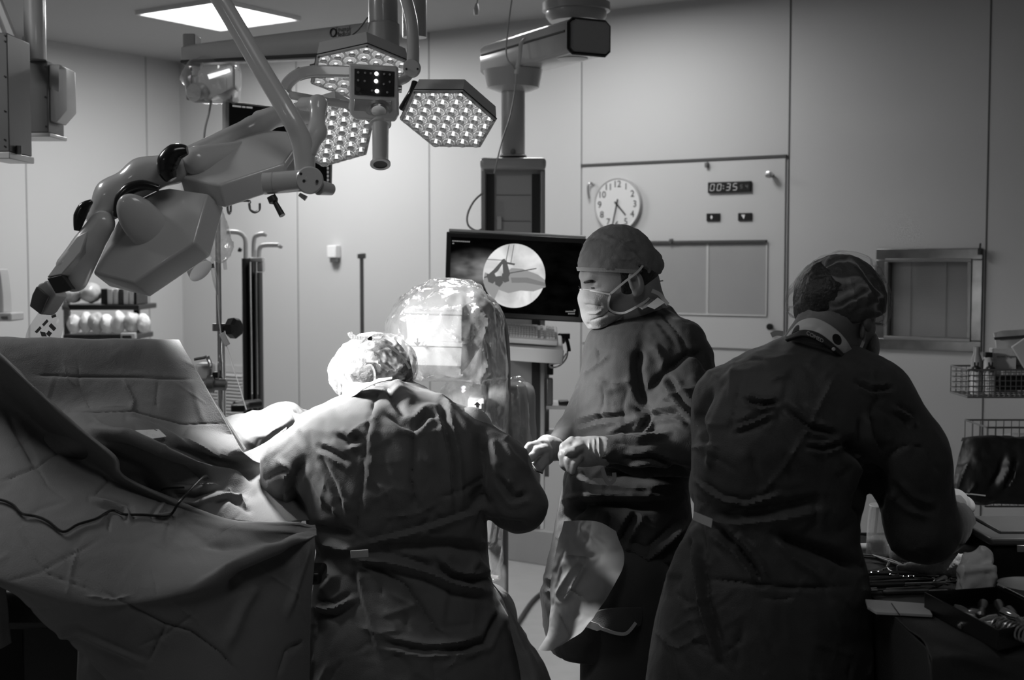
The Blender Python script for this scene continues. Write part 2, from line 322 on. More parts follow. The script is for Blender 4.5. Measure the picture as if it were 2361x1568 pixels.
def patch(rows, nu=120, nv=90, amp=.004, sc=6., seed=0, lines=(), fine=.001, stretch=(1, 1, 1)):
    """rows of (px, py, depth) control points -> smooth sheet; normal towards the viewer"""
    G = np.array([[P(*c) for c in r] for r in rows])
    def cr(A, n):
        m = len(A); t = np.linspace(0, m-1-1e-6, n); i = t.astype(int); f = (t - i).reshape((-1,) + (1,)*(A.ndim-1)); g = lambda k: A[np.clip(k, 0, m-1)]
        a, b, c, d = g(i-1), g(i), g(i+1), g(i+2); a = np.where((i == 0).reshape(f.shape), 2*b-c, a); d = np.where((i == m-2).reshape(f.shape), 2*c-b, d)
        return .5*((2*b)+(-a+c)*f+(2*a-5*b+4*c-d)*f*f+(-a+3*b-3*c+d)*f**3)
    G = cr(G, nv); G = np.swapaxes(cr(np.swapaxes(G, 0, 1), nu), 0, 1); V = G.reshape(-1, 3)
    i, j = np.meshgrid(np.arange(nv-1), np.arange(nu-1), indexing='ij'); a = (i*nu+j).ravel(); Fq = np.stack([a, a+nu, a+nu+1, a+1], 1)
    N = vnormals(V, Fq); d = crumple(V, sc, amp, seed, stretch) + crumple(V, sc*3.3, fine, seed+3, stretch) + folds(V, N, lines, False)
    return V + N * d[:, None], Fq
def join(*ms):
    V = []; Fo = []; n = 0
    for m in ms:
        v, f = m.data() if isinstance(m, MB) else m
        V.append(np.asarray(v)); Fo += [tuple(int(i)+n for i in q) for q in f]; n += len(v)
    return np.concatenate(V), Fo
# ================================================================ the room
RU, RV = 8.4, 9.6
A3 = np.array([WU, WV, [0, 0, 1.]])
def rbox(mb, u0, u1, v0, v1, z0, z1): return mb.box(wp((u0+u1)/2, (v0+v1)/2, (z0+z1)/2), (u1-u0, v1-v0, z1-z0), A3)
struct('floor', rbox(MB(), -.2, RU+.2, -.2, RV+.2, -.1, 0), M['floor'])
struct('ceiling', rbox(MB(), -.2, RU+.2, -.2, RV+.2, ZC, ZC+.1), M['ceiling'])
# back wall with an opening for the steel framed window
wu0, wz1 = wall_uz(2047, 597); wu1, _ = wall_uz(2243, 597); _, wz0 = wall_uz(2140, 786)
b = MB(); rbox(b, -.2, wu0, -.12, 0, 0, ZC); rbox(b, wu1, RU+.2, -.12, 0, 0, ZC); rbox(b, wu0, wu1, -.12, 0, 0, wz0); rbox(b, wu0, wu1, -.12, 0, wz1, ZC)
struct('wall_back', b, M['wall'], smooth=False)
struct('wall_left', rbox(MB(), -.12, 0, 0, RV, 0, ZC), M['wall'], smooth=False)
struct('wall_right', rbox(MB(), RU, RU+.12, 0, RV, 0, ZC), M['wall'], smooth=False)
struct('wall_front', rbox(MB(), 0, RU, RV, RV+.12, 0, ZC), M['wall'], smooth=False)
struct('baseboard_back', rbox(MB(), 0, RU, 0, .012, 0.0, .19), M['skirting'], bevel=.005)
struct('baseboard_left', rbox(MB(), 0, .012, .013, RV, 0.0, .19), M['skirting'], bevel=.005)
k = 0
def vseam(px, py, dark=False, z0=.19, z1=ZC, left=False, wd=.006):
    global k; k += 1
    if left: v, _ = lwall_vz(px, py); return struct(f'trim_{k}', rbox(MB(), 0, .002, v-wd/2, v+wd/2, z0, z1), M['seamd' if dark else 'seam'], smooth=False)
    u, _ = wall_uz(px, py); return struct(f'trim_{k}', rbox(MB(), u-wd/2, u+wd/2, 0, .002, z0, z1), M['seamd' if dark else 'seam'], smooth=False)
vseam(338, 300, left=True); vseam(688, 700); vseam(990, 450); vseam(1341, 300)
vseam(1820, 300, True, wd=.007); vseam(2276, 450, True, wd=.005)
vseam(62, 500, left=True)
# flush wall panel: groove above it, recessed pane, knobs, clock, digital timer
pu0, pz1 = wall_uz(1343, 381); pu1, pz1b = wall_uz(1815, 358); pz1 = (pz1+pz1b)/2; _, pz0 = wall_uz(1600, 800)
t = thing('control_panel', 'large flush wall panel with recessed pane, behind the standing masked person', 'wall panel', wp((pu0+pu1)/2, 0, pz0))
obj('face_plate', rbox(MB(), pu0+.004, pu1-.004, 0, .008, pz0, pz1-.012), M['wall'], t, bevel=.003)
obj('top_groove', rbox(MB(), pu0-.004, pu1, 0, .012, pz1-.010, pz1+.004), M['seamd'], t)
ru1, rz1 = wall_uz(1769, 556); ru0, _ = wall_uz(1420, 560); _, rz0 = wall_uz(1700, 725)
obj('recessed_pane', rbox(MB(), ru0, ru1, .008, .0095, rz0, rz1), mat('pane_grey', .33, .35, vary=.03), t, bevel=.001)
g = MB(); rbox(g, ru0-.004, ru1+.003, .008, .022, rz1-.008, rz1+.006); obj('pane_lip', g, M['seamd'], t, bevel=.002)
g = MB(); rbox(g, ru0-.004, ru1+.006, .008, .013, rz0-.008, rz0); rbox(g, ru1, ru1+.008, .008, .013, rz0, rz1); obj('pane_edge', g, M['wall'], t, bevel=.002)
um, zm = wall_uz(1633, 640); obj('mullion_line', rbox(MB(), um-.006, um+.006, .0095, .0115, rz0, rz1), M['wall'], t)
for px, py, r, d, mm in ((1782, 404, .016, .05, 'steel'), (1781, 753, .016, .03, 'black')):
    u, z = wall_uz(px, py); obj('panel_knob', MB().lathe(wp(u, .008, z), WV, [(r*.55, 0), (r*.55, d*.5), (r, d*.55), (r, d), (r*.6, d*1.05)], 20), M[mm], t)
for px, py in ((1633, 378), (1551, 554)): u, z = wall_uz(px, py); obj('catch', rbox(MB(), u-.008, u+.008, .008, .028, z-.018, z+.008), M['dsteel'], t, bevel=.003)
u, z = wall_uz(1366, 436)
obj('wall_hook', MB().tube(smooth_path([wp(u+.014, .008, z+.02), wp(u, .03, z+.03), wp(u-.008, .034, z), wp(u-.004, .026, z-.05)], 5), .006, 8), M['steel'], t)
for px, py, sym in ((1647, 501, 1), (1720, 500, 2)):
    u, z = wall_uz(px, py); o = obj('switch', rbox(MB(), u-.036, u+.036, .008, .016, z-.019, z+.019), M['black'], t, bevel=.002)
    g = MB(); c = wp(u-.008, .0165, z)
    if sym == 1: pts = [(-.006, 0), (0, .011), (.007, 0), (0, -.011)]
    else: pts = [(-.010, .010), (.010, .010), (.004, -.011)]
    g.prism([c + WU*a + np.array([0, 0, b_]) for a, b_ in pts], WV*.001); obj('switch_symbol', g, M['seg'], o, smooth=False)
u0, z1 = wall_uz(1636, 421); u1, _ = wall_uz(1735, 421); _, z0 = wall_uz(1685, 444)
t = thing('digital_timer', 'black digital timer reading 00:35 beside the round clock', 'timer', wp((u0+u1)/2, .008, z0))
obj('timer_case', rbox(MB(), u0, u1, .008, .022, z0, z1), M['black'], t, bevel=.003)
SEG = {'0': 'abcdef', '3': 'abcdg', '5': 'acdfg', '4': 'bcfg'}
def digit(g, ch, u, z, wd, ht):
    th = wd*.15; sh = lambda y: .16*y
    for s_ in SEG[ch]:
        y0, y1, x0, x1 = {'a': (ht, ht, 0, wd), 'd': (0, 0, 0, wd), 'g': (ht/2, ht/2, 0, wd), 'b': (ht/2, ht, wd, wd), 'c': (0, ht/2, wd, wd), 'f': (ht/2, ht, 0, 0), 'e': (0, ht/2, 0, 0)}[s_]
        if x0 != x1: q = [(x0+th*.6, y0-th/2), (x1-th*.6, y0-th/2), (x1-th*.6, y0+th/2), (x0+th*.6, y0+th/2)]
        else: q = [(x0-th/2, y0+th*.5), (x0+th/2, y0+th*.5), (x0+th/2, y1-th*.5), (x0-th/2, y1-th*.5)]
        g.prism([wp(u + a + sh(b_), .0225, z + b_) for a, b_ in q], WV*.001)
Wt, Ht = u1-u0, z1-z0; g = MB()
for ch, x in (('0', .06), ('0', .22), ('3', .43), ('5', .59)): digit(g, ch, u0+Wt*x, z0+Ht*.2, Wt*.085, Ht*.6)
for y in (.38, .62): g.box(wp(u0+Wt*.375, .023, z0+Ht*y), (.004, .001, .004), A3)
obj('digits', g, M['seg'], t, smooth=False); g = MB()
for ch, x in (('5', .76), ('4', .88)): digit(g, ch, u0+Wt*x, z0+Ht*.34, Wt*.045, Ht*.32)
obj('seconds_digits', g, emit('dim_segment', .16), t, smooth=False)
# clock
uc, zc = wall_uz(1429, 472); RC = .138
t = thing('wall_clock', 'round white analogue clock above the standing masked person', 'clock', wp(uc, .008, zc-RC))
obj('clock_case', MB().lathe(wp(uc, .008, zc), WV, [(RC, 0), (RC, .018), (RC*.97, .024), (RC*.94, .022), (RC*.93, .018)], 56), mat('clock_rim', .42, .3, vary=.05), t)
obj('clock_face', MB().lathe(wp(uc, .012, zc), WV, [(RC*.94, 0), (RC*.94, .0165), (0, .0166)], 56), mat('clock_face_white', .62, .5, vary=.01), t)
for n in range(1, 13):
    a = n*math.pi/6; text_mesh('numeral', str(n), .048, wp(uc + math.sin(a)*RC*.75, .0295, zc + math.cos(a)*RC*.75), WU, [0, 0, 1], mat('numeral_ink', .04, .6, vary=.01) if n == 1 else bpy.data.materials['numeral_ink'], t)
def hand(ang, L, wd, nm, off):
    d = WU*math.sin(ang) + np.array([0, 0, 1])*math.cos(ang); s_ = WU*math.cos(ang) - np.array([0, 0, 1])*math.sin(ang); c = wp(uc, off, zc)
    obj(nm, MB().prism([c - d*L*.25 - s_*wd/2, c - d*L*.25 + s_*wd/2, c + d*L + s_*wd*.35, c + d*L - s_*wd*.35], WV*.0015), M['black'], t)
hand(math.radians(137), .075, .008, 'hour_hand', .031); hand(math.radians(193), .112, .007, 'minute_hand', .034)
# switch box, T-topped pole, air grille
u, z = wall_uz(776, 583)
t = thing('wall_dispenser', 'small white box on the back wall above the slim pole', 'dispenser', wp(u, 0, z-.05))
obj('box_body', rbox(MB(), u-.035, u+.035, 0, .05, z-.03, z+.045), M['white'], t, bevel=.006); obj('box_outlet', rbox(MB(), u-.022, u+.025, 0, .04, z-.058, z-.03), M['dsteel'], t, bevel=.004)
pb = P(834, 600, 7.1); t = thing('pole_stand', 'slim grey pole with a short crossbar on top near the back wall', 'pole', (pb[0], pb[1], 0))
pt = P(834, 590, 7.1)[2]; obj('pole', MB().cyl((pb[0], pb[1], .02), (pb[0], pb[1], pt), .011), M['dsteel'], t); obj('crossbar', MB().box((pb[0], pb[1], pt), (.045, .03, .03)), M['dsteel'], t, bevel=.006)
obj('base', MB().lathe((pb[0], pb[1], 0), (0, 0, 1), [(.14, 0), (.14, .015), (.02, .03)]), M['dsteel'], t)
u0, z1 = wall_uz(478, 838); u1, _ = wall_uz(566, 838); z0 = .45
t = thing('air_grille', 'pale louvred return-air grille low on the back wall beside the dark column', 'vent', wp((u0+u1)/2, 0, z0))
obj('grille_frame', rbox(MB(), u0, u1, 0, .012, z1-.05, z1).box(wp(u0+.01, .006, (z0+z1)/2), (.02, .012, z1-z0), A3).box(wp(u1-.01, .006, (z0+z1)/2), (.02, .012, z1-z0), A3).box(wp((u0+u1)/2, .006, z0+.01), (u1-u0, .012, .02), A3), M['offwhite'], t, bevel=.002)
g = MB(); ns = 22; sl = np.array([WU, nrm(WV*.7 + np.array([0, 0, -.7])), nrm(WV*.7 + np.array([0, 0, .7]))])
for i in range(ns): g.box(wp((u0+u1)/2, .012, z0 + .03 + (z1-z0-.09)*i/(ns-1)), (u1-u0-.03, .03, .003), sl)
obj('louvre_slats', g, M['offwhite'], t); obj('grille_back', rbox(MB(), u0+.01, u1-.01, 0, .004, z0+.01, z1-.05), M['dsteel'], t)
# steel framed window with a blind inside
ou0, oz1 = wall_uz(2022, 574); ou1, _ = wall_uz(2268, 573); _, oz0 = wall_uz(2140, 808)
b = MB()
def frame(b, u0, u1, z0, z1, w, v0, v1):
    rbox(b, u0, u1, v0, v1, z1-w, z1); rbox(b, u0, u1, v0, v1, z0, z0+w); rbox(b, u0, u0+w, v0, v1, z0+w, z1-w); rbox(b, u1-w, u1, v0, v1, z0+w, z1-w)
frame(b, ou0, ou1, oz0, oz1, .050, 0, .012); wn = struct('window_1', b, mat('window_steel', .20, .28, 1., vary=.25, vscale=12.), bevel=.003)
b = MB(); frame(b, ou0+.045, ou1-.045, oz0+.045, oz1-.045, .016, -.02, .022); obj('window_bead', b, M['dsteel'], wn, bevel=.002)
b = MB(); rbox(b, wu0-.01, wu1+.01, -.0262, -.026, wz0-.01, wz1+.01)
gm = bpy.data.materials.new('window_glass'); gm.use_nodes = True; nt = gm.node_tree; nt.nodes.clear(); o_ = nt.nodes.new('ShaderNodeOutputMaterial'); tr = nt.nodes.new('ShaderNodeBsdfTransparent'); gl = nt.nodes.new('ShaderNodeBsdfGlossy'); gl.inputs['Roughness'].default_value = .02; mx = nt.nodes.new('ShaderNodeMixShader'); fr = nt.nodes.new('ShaderNodeFresnel'); fr.inputs[0].default_value = 1.35
nt.links.new(fr.outputs[0], mx.inputs[0]); nt.links.new(tr.outputs[0], mx.inputs[1]); nt.links.new(gl.outputs[0], mx.inputs[2]); nt.links.new(mx.outputs[0], o_.inputs[0])
obj('window_pane', b, gm, wn, smooth=False)
b = MB(); n = 36
sl = np.array([WU, nrm(WV*.35 + np.array([0, 0, -.93])), nrm(WV*.93 + np.array([0, 0, .35]))])
for i in range(n): b.box(wp((wu0+wu1)/2, -.048, wz0 + (wz1-wz0)*(i+.5)/n), (wu1-wu0-.01, .0165, .001), sl)
obj('blind_slats', b, mat('blind_slat', .9, .4, vary=.02), wn, smooth=False)
b = MB()
for f in (.26, .68): b.cyl(wp(wu0 + (wu1-wu0)*f, -.036, wz0), wp(wu0 + (wu1-wu0)*f, -.036, wz1), .001, n=6)
obj('blind_cords', b, M['dsteel'], wn); obj('window_recess', rbox(MB(), wu0, wu1, -.135, -.125, wz0, wz1), M['seam'], wn, smooth=False)
u, z = wall_uz(2262, 580); obj('window_latch', MB().box(wp(u, .02, z), (.014, .02, .03), A3).tube([wp(u, .02, z+.015), wp(u+.004, .03, z+.035)], .004, 8), M['black'], wn)
# ceiling lights, the last three added as unseen fill
DIR = ['square lit ceiling panel crossed by the lamp arm', 'lit ceiling panel cut off by the top edge beside the ceiling boom', 'added fill panel over the left side of the room, out of view', 'added fill panel over the right side of the room, out of view', 'added fill panel behind the camera, out of view']
for i, (u, v) in enumerate(PANELS):
    t = thing('ceiling_light', DIR[i], 'ceiling light', wp(u, v, ZC-.03), 'ceiling light panels')
    b = MB()
    for a0, a1, b0, b1 in ((-.3, .3, -.3, -.285), (-.3, .3, .285, .3), (-.3, -.285, -.285, .285), (.285, .3, -.285, .285)): rbox(b, u+a0, u+a1, v+b0, v+b1, ZC-.02, ZC)
    obj('light_frame', b, M['white'], t, smooth=False)
    obj('diffuser', rbox(MB(), u-.285, u+.285, v-.285, v+.285, ZC-.012, ZC-.004), M['emit_panel'] if i < 2 else bpy.data.materials.get('fill_diffuser') or emit('fill_diffuser', 1.0), t, smooth=False)
# pull cord
c = P(1101, 4, 5.2); t = thing('pull_cord', 'pull cord with a pale toggle hanging from the ceiling', 'pull cord', (c[0], c[1], P(1098, 36, 5.2)[2]))
obj('cord_line', MB().tube([(c[0], c[1], ZC-.005), P(1101, 0, 5.2), P(1099, 18, 5.2)], .003, 8), M['dsteel'], t); obj('toggle', MB().tube([P(1099, 8, 5.2), P(1098, 22, 5.2), P(1098, 35, 5.2)], [.005, .011, .008], 10), M['offwhite'], t)
# ---------------------------------------------------------------- upper left: ceiling supply unit
D = 4.6
t = thing('ceiling_supply_unit', 'dark grey ceiling-hung supply unit in the upper left corner', 'supply unit', P(60, 315, D))
c = P(79, 0, D); obj('column', MB().cyl((c[0], c[1], P(79, 138, D)[2]), (c[0], c[1], ZC-.002), .036, n=32), M['enamel_b'], t)
obj('ceiling_flange', MB().lathe((c[0], c[1], ZC-.03), (0, 0, 1), [(.11, .028), (.11, .01), (.09, 0)]), M['enamel_b'], t)
def pxbox(mb, l, tp, r, bt, D, dep, yaw=0):
    a, b_ = P(l, tp, D), P(r, bt, D); w_, h_ = b_[0]-a[0], a[2]-b_[2]; ax = np.array([[math.cos(yaw), math.sin(yaw), 0], [-math.sin(yaw), math.cos(yaw), 0], [0, 0, 1]])
    return mb.box(((a[0]+b_[0])/2, D+dep/2, (a[2]+b_[2])/2), (w_, dep, h_), ax)
bx = obj('service_box', pxbox(MB(), 20, 140, 112, 306, D, .16), M['darkbox'], t, bevel=.004)
g = MB()
for px, py in ((22, 150), (102, 154), (24, 220), (102, 224), (26, 288), (104, 292)): g.lathe(P(px+3, py, D-.001), (0, -1, 0), [(.004, 0), (.004, .002)], 8)
obj('screws', g, M['black'], bx); obj('box_base', pxbox(MB(), 20, 306, 115, 315, D-.01, .18), M['enamel_b'], t, bevel=.003)
bx = obj('side_box', pxbox(MB(), -40, 75, 22, 350, D-.35, .2), M['darkbox'], t, bevel=.004); obj('side_box_base', pxbox(MB(), -40, 350, 22, 366, D-.36, .22), M['enamel_b'], t, bevel=.003)
g = MB()
for py in (82, 95, 176, 256, 322, 337): g.lathe(P(11, py, D-.352), (0, -1, 0), [(.003, 0), (.003, .002)], 8)
obj('screws', g, M['black'], bx)
obj('grab_handle', MB().tube([P(20, 345, D-.3), P(42, 345, D-.3)], .008, 10).cyl(P(43, 336, D-.3), P(43, 356, D-.3), .010), M['dsteel'], t)
obj('slanted_strut', MB().box((P(-2, 10, D-.1)+P(52, 135, D-.1))/2, (.022, .03, np.linalg.norm(P(-8, -10, D)-P(56, 138, D))), np.array([nrm(np.cross([0, 1, 0], P(52, 138, D)-P(-8, -10, D))), [0, 1, 0], nrm(P(-8, -10, D)-P(52, 138, D))])), M['enamel_b'], t, bevel=.003)
obj('slanted_strut', MB().box((P(-20, 20, D-.1)+P(34, 135, D-.1))/2, (.010, .03, np.linalg.norm(P(-8, -10, D)-P(56, 138, D))*.9), np.array([nrm(np.cross([0, 1, 0], P(52, 138, D)-P(-8, -10, D))), [0, 1, 0], nrm(P(-8, -10, D)-P(52, 138, D))])), M['enamel'], t, bevel=.003)
t = thing('glove_dispenser', 'pale tapered box fixed to the right of the dark supply unit', 'dispenser', P(133, 282, D+.05))
q = [P(113, 148, D+.02), P(137, 148, D+.02), P(152, 158, D+.08), P(155, 255, D+.08), P(130, 283, D+.02), P(115, 280, D+.02)]
obj('dispenser_body', MB().prism(q, (0, .10, 0)), M['offwhite'], t, bevel=.004); obj('dispenser_front', MB().prism([P(114, 150, D+.015), P(136, 150, D+.015), P(136, 212, D+.015), P(114, 203, D+.015)], (0, .004, 0)), M['enamel_b'], t, smooth=False)

t = thing('table_fill_fixture', 'added round fill spot on the ceiling, out of view, brightening the instrument table', 'ceiling light', (SPOTC[0], SPOTC[1], ZC-.02))  # made-up fixture for the added table spot
obj('fill_ring', MB().lathe((SPOTC[0], SPOTC[1], ZC-.02), (0, 0, 1), [(.07, .018), (.075, .004), (.06, 0), (.055, .012)], 32), M['white'], t); obj('fill_lens', MB().lathe((SPOTC[0], SPOTC[1], ZC-.006), (0, 0, 1), [(0, 0), (.055, .0), (.055, .004)], 32), M['emit_panel'], t)
# ================================================================ surgical lamps
def fit_hex(px, R, down=True):
    v = np.array(px, float); c = v.mean(0); v = v - c; a = np.arange(6)*math.pi/3
    p = (v*np.cos(a)[:, None]).sum(0)/3; q = (v*np.sin(a)[:, None]).sum(0)/3
    A, B, G_ = p@p, q@q, p@q; t = (-(A-B) + math.sqrt((A-B)**2 + 4*G_*G_))/2; Rs = math.sqrt(A+t); pz = math.sqrt(max(t, 0)); qz = (-G_/pz) if pz > 1e-6 else math.sqrt(max(A-B, 0))
    best = None
    for s in (1, -1):
        e1 = np.array([p[0], s*pz, -p[1]])/Rs; e2 = np.array([q[0], s*qz, -q[1]])/Rs; n = np.cross(e1, e2)
        if n[1] > 0: n = -n
        if best is None or (n[2] < best[3][2]) == down: best = (None, e1, e2, n)
    D = R*FOC/Rs; return P(c[0], c[1], D), best[1], best[2], nrm(best[3]), D
def led_lens_mesh(r):
    cup = MB().lathe((0, 0, 0), (0, 0, 1), [(r*.97, 0), (r*.85, -r*.14), (r*.6, -r*.27), (r*.2, -r*.33)][::-1] + [(r, .0008)], 14)
    core = MB().ell((0, 0, -r*.12), (r*.42, r*.42, r*.20), n=8, m=6)
    dome = MB().lathe((0, 0, 0), (0, 0, 1), [(r*.96, .001), (r*.9, r*.22), (r*.6, r*.45), (r*.25, r*.54), (0, r*.55)], 14)
    ring = MB().lathe((0, 0, 0), (0, 0, 1), [(r*.45, r*.50), (r*.5, r*.54), (r*.55, r*.48)], 14)
    V, Fc = join(cup, core, dome, ring); me = bpy.data.meshes.new('led_lens'); me.from_pydata(V.tolist(), [], Fc)
    for m_ in (M['cup'], M['led'], M['glassy'], M['steel']): me.materials.append(m_)
    n1, n2, n3 = len(cup.f), len(core.f), len(dome.f); me.polygons.foreach_set('material_index', [0]*n1 + [1]*n2 + [2]*n3 + [3]*len(ring.f)); me.polygons.foreach_set('use_smooth', [True]*len(Fc)); return me
R0 = .135; LENS = led_lens_mesh(R0*.142)
def lamp_module(px, parent, D0, T=.055, R=R0, individual=True, text=None, taper=.93):
    D = fit_hex(px, R)[4]; R = R*D0/D; c, e1, e2, n, D = fit_hex(px, R)
    corner = lambda k, rr, off: c + rr*(math.cos(k*math.pi/3)*e1 + math.sin(k*math.pi/3)*e2) + n*off
    ring = lambda rr, off: [corner(k, rr, off) for k in range(6)]
    g = MB().loft([ring(R*taper*.8, -T), ring(R*taper, -T*.93), ring(R, -.004), ring(R*1.0, 0), ring(R*.93, .0005), ring(R*.92, -.008), ring(.02, -.0085)])
    md = obj('lamp_module', g, M['enamel'], parent, sharp=25)
    obj('lens_plate', MB().loft([ring(R*.92, -.0085), ring(R*.91, -.0078), ring(.02, -.0078)], cap=False), M['lens_plate'], md, sharp=25)
    obj('gasket', MB().tube(ring(R*1.004, -.006) + [ring(R*1.004, -.006)[0]], .0016, 6), M['black'], md)
    g = MB()
    for k in range(6): g.lathe(corner(k, R*.955, 0.0004), n, [(.0035, 0), (.003, .002)], 8)
    obj('corner_screws', g, M['black'], md)
    s = R*.283; rot = Matrix((e1, e2 if np.dot(np.cross(e1, e2), n) > 0 else -e2, n)).transposed().to_4x4(); cnt = 0; rest = None
    for i in range(-3, 4):
        for j in range(-3, 4):
            if abs(i + j) > 3: continue
            pt = c + s*(i*e1 + j*(.5*e1 + .8660254*e2)) - n*.0010
            m4 = Matrix.Translation(pt) @ rot
            if individual: o = bpy.data.objects.new('led_lens', LENS); C.objects.link(o); o.parent = md; o.matrix_basis = m4
            else:
                V = np.array([(m4 @ v.co)[:] for v in LENS.vertices])
                if rest is None: rest = [[], [], [], 0]
                rest[0].append(V); rest[1] += [tuple(q_ + rest[3] for q_ in p.vertices) for p in LENS.polygons]; rest[2] += [p.material_index for p in LENS.polygons]; rest[3] += len(V)
    if rest:
        o = obj('led_lens', (np.concatenate(rest[0]), rest[1]), list(LENS.materials), md); o.data.polygons.foreach_set('material_index', rest[2]); o['kind'] = 'stuff'
    return md, c, e1, e2, n, D
t = thing('surgical_lamp', 'lit surgical lamp with hexagonal clear-lens modules, control panel and grey sterile handle', 'surgical lamp', P(877, 388, 3.7))
md1, c1, ea, eb, n1, D1 = lamp_module([(1072, 221), (1143, 281), (1104, 333), (995, 329), (921, 271), (957, 223)], t, 3.85)
md2, c2, _, _, n2, D2 = lamp_module([(734, 378), (837, 351), (862, 284), (785, 244), (682, 271), (657, 338)], t, 3.98)
md3, c3, _, _, n3, D3 = lamp_module([(739, 141), (866, 125), (938, 146), (920, 197), (798, 214), (716, 190)], t, 4.02, individual=False)
print('LAMPS', D1, n1, D2, n2, D3, n3)
DL = D1
obj('rubber_joint', MB().tube(smooth_path([P(957, 190, DL-.02), P(950, 212, DL-.03), P(938, 232, DL-.02), P(927, 250, DL)], 4), .0105, 10), M['rubber'], t)
# control head with button panel
DP = 3.62
g = MB(); q = [P(804, 146, DP), P(917, 152, DP-.01), P(919, 262, DP-.01), P(909, 279, DP-.01), P(818, 274, DP), P(806, 262, DP)]
q2 = q[::-1]; g.prism(q2, (0, .028, 0)); pan = obj('control_head', g, M['enamel'], t, bevel=.006)
def pq(mb, pts, dep=.002): return mb.prism(pts[::-1], (0, dep, 0))
obj('button_panel', pq(MB(), [P(817, 158, DP-.004), P(910, 165, DP-.013), P(909, 223, DP-.013), P(817, 218, DP-.004)], .012), mat('panel_glass', .02, .25, coat=.6, vary=.1), pan, bevel=.001)
Lb = [(868, 170, 1), (867, 187, 1), (869, 210, 1)] + [(x, y, 0) for x, y in ((826, 167), (842, 168), (855, 169), (886, 171), (899, 172), (826, 185), (841, 187), (899, 189), (885, 194), (858, 209), (893, 213))]
for px, py, on in Lb:
    r = .0055 if on else .0032
    obj('button', MB().lathe(P(px, py, DP-.0105 - .006*(px-817)/93), (0, -1, 0), [(r, 0), (r, .002), (r*.6, .0026)], 10), M['led_small'] if on else mat('button_dim', .25, .5, vary=.02) if 'button_dim' not in bpy.data.materials else bpy.data.materials['button_dim'], pan)
obj('dial', MB().lathe(P(826, 206, DP-.006), (0, -1, 0), [(.006, 0), (.006, .002), (.004, .002)], 16), M['dark'], pan)
obj('handle_recess', pq(MB(), [P(816, 228, DP-.002), P(903, 232, DP-.011), P(901, 258, DP-.011), P(816, 255, DP-.002)], .009), M['steel'], pan, bevel=.002)
obj('camera_ring', MB().lathe(P(874, 252, DP-.008), nrm([0, -.5, -.5]), [(.034, 0), (.036, .004), (.030, .008), (.024, .004), (.020, .009), (.012, .010)], 32), M['steel'], pan)
hp0, hp1 = P(877, 282, DP+.02), P(877, 380, DP-.045); ax = nrm(hp1-hp0); L = np.linalg.norm(hp1-hp0)
hd = obj('sterile_handle', MB().lathe(hp0, ax, [(.024, -.004), (.030, .001), (.030, .008), (.0235, .010), (.0225, .03), (.0215, L*.9), (.0225, L*.93), (.0275, L*.96), (.0275, L), (.019, L), (.019, L-.012)], 36), M['enamel'], t)
obj('handle_bore', MB().lathe(hp0, ax, [(.0, L-.0101), (.0185, L-.010), (.0185, L-.002), (0, L-.0021)], 28), M['black'], hd)
# yoke, spring arms, column
DY = 3.72
def band(pts, w, th, k=6):
    pts = smooth_path(pts, k); rings = []
    for i, p in enumerate(pts):
        T = nrm(pts[min(i+1, len(pts)-1)] - pts[max(i-1, 0)]); s_ = nrm(np.cross(T, [0, 1, 0])); rings.append([p + s_*a*w/2 + np.array([0, 1, 0])*b_*th/2 for a, b_ in ((-1,-.6),(-.7,-1),(.7,-1),(1,-.6),(1,.6),(.7,1),(-.7,1),(-1,.6))])
    return MB().loft(rings)
obj('yoke', band([P(658, 206, DY), P(666, 190, DY), P(690, 172, DY), P(730, 165, DY), P(808, 166, DY-.02)], .030, .05), M['enamel'], t, sharp=60)
obj('yoke_end', pq(MB(), [P(654, 184, DY-.02), P(688, 153, DY-.02), P(696, 160, DY-.02), P(672, 186, DY-.02), P(661, 212, DY-.02)], .04), M['enamel_b'], t, bevel=.002)
obj('yoke_rail', MB().tube([P(668, 219, DY+.05), P(735, 231, DY+.04), P(806, 243, DY+.03)], .0115, 16), M['enamel'], t)
obj('rail_collar', MB().tube([P(765, 236, DY+.04), P(783, 239, DY+.04)], .0130, 16), M['steel'], t)
obj('spring_arm', MB().tube(smooth_path([P(952, 152, 3.75), P(952, 90, 3.78), P(947, 40, 3.8), P(930, -20, 3.85), P(905, -70, 3.95)], 5), [.0175]*6 + [.017]*15, 20), M['enamel'], t)
jo = obj('joint_disc', MB().lathe(P(950, 158, 3.73), (0, -1, 0), [(.023, -.02), (.025, 0), (.025, .014), (.022, .018), (0, .018)], 36), M['enamel'], t)
g = MB()
for px in (937, 963): g.lathe(P(px, 159, 3.711), (0, -1, 0), [(.003, 0), (.003, .002)], 8)
obj('joint_screws', g, M['black'], jo)
obj('joint_arm', MB().tube(smooth_path([P(950, 165, 3.75), P(935, 182, 3.73), P(915, 192, 3.70), P(905, 215, 3.68)], 4), .012, 12), M['enamel'], t)
obj('side_clamp', MB().tube([P(912, 205, 3.63), P(926, 206, 3.63)], .010, 12), M['steel'], t)
colm = P(884, 130, 4.25)
obj('column', MB().lathe((colm[0], colm[1], colm[2]), (0, 0, 1), [(.052, -.02), (.052, .10), (.046, .105), (.046, ZC-colm[2]-.12), (.10, ZC-colm[2]-.10), (.12, ZC-colm[2]-.002)], 40), M['enamel_b'], t)
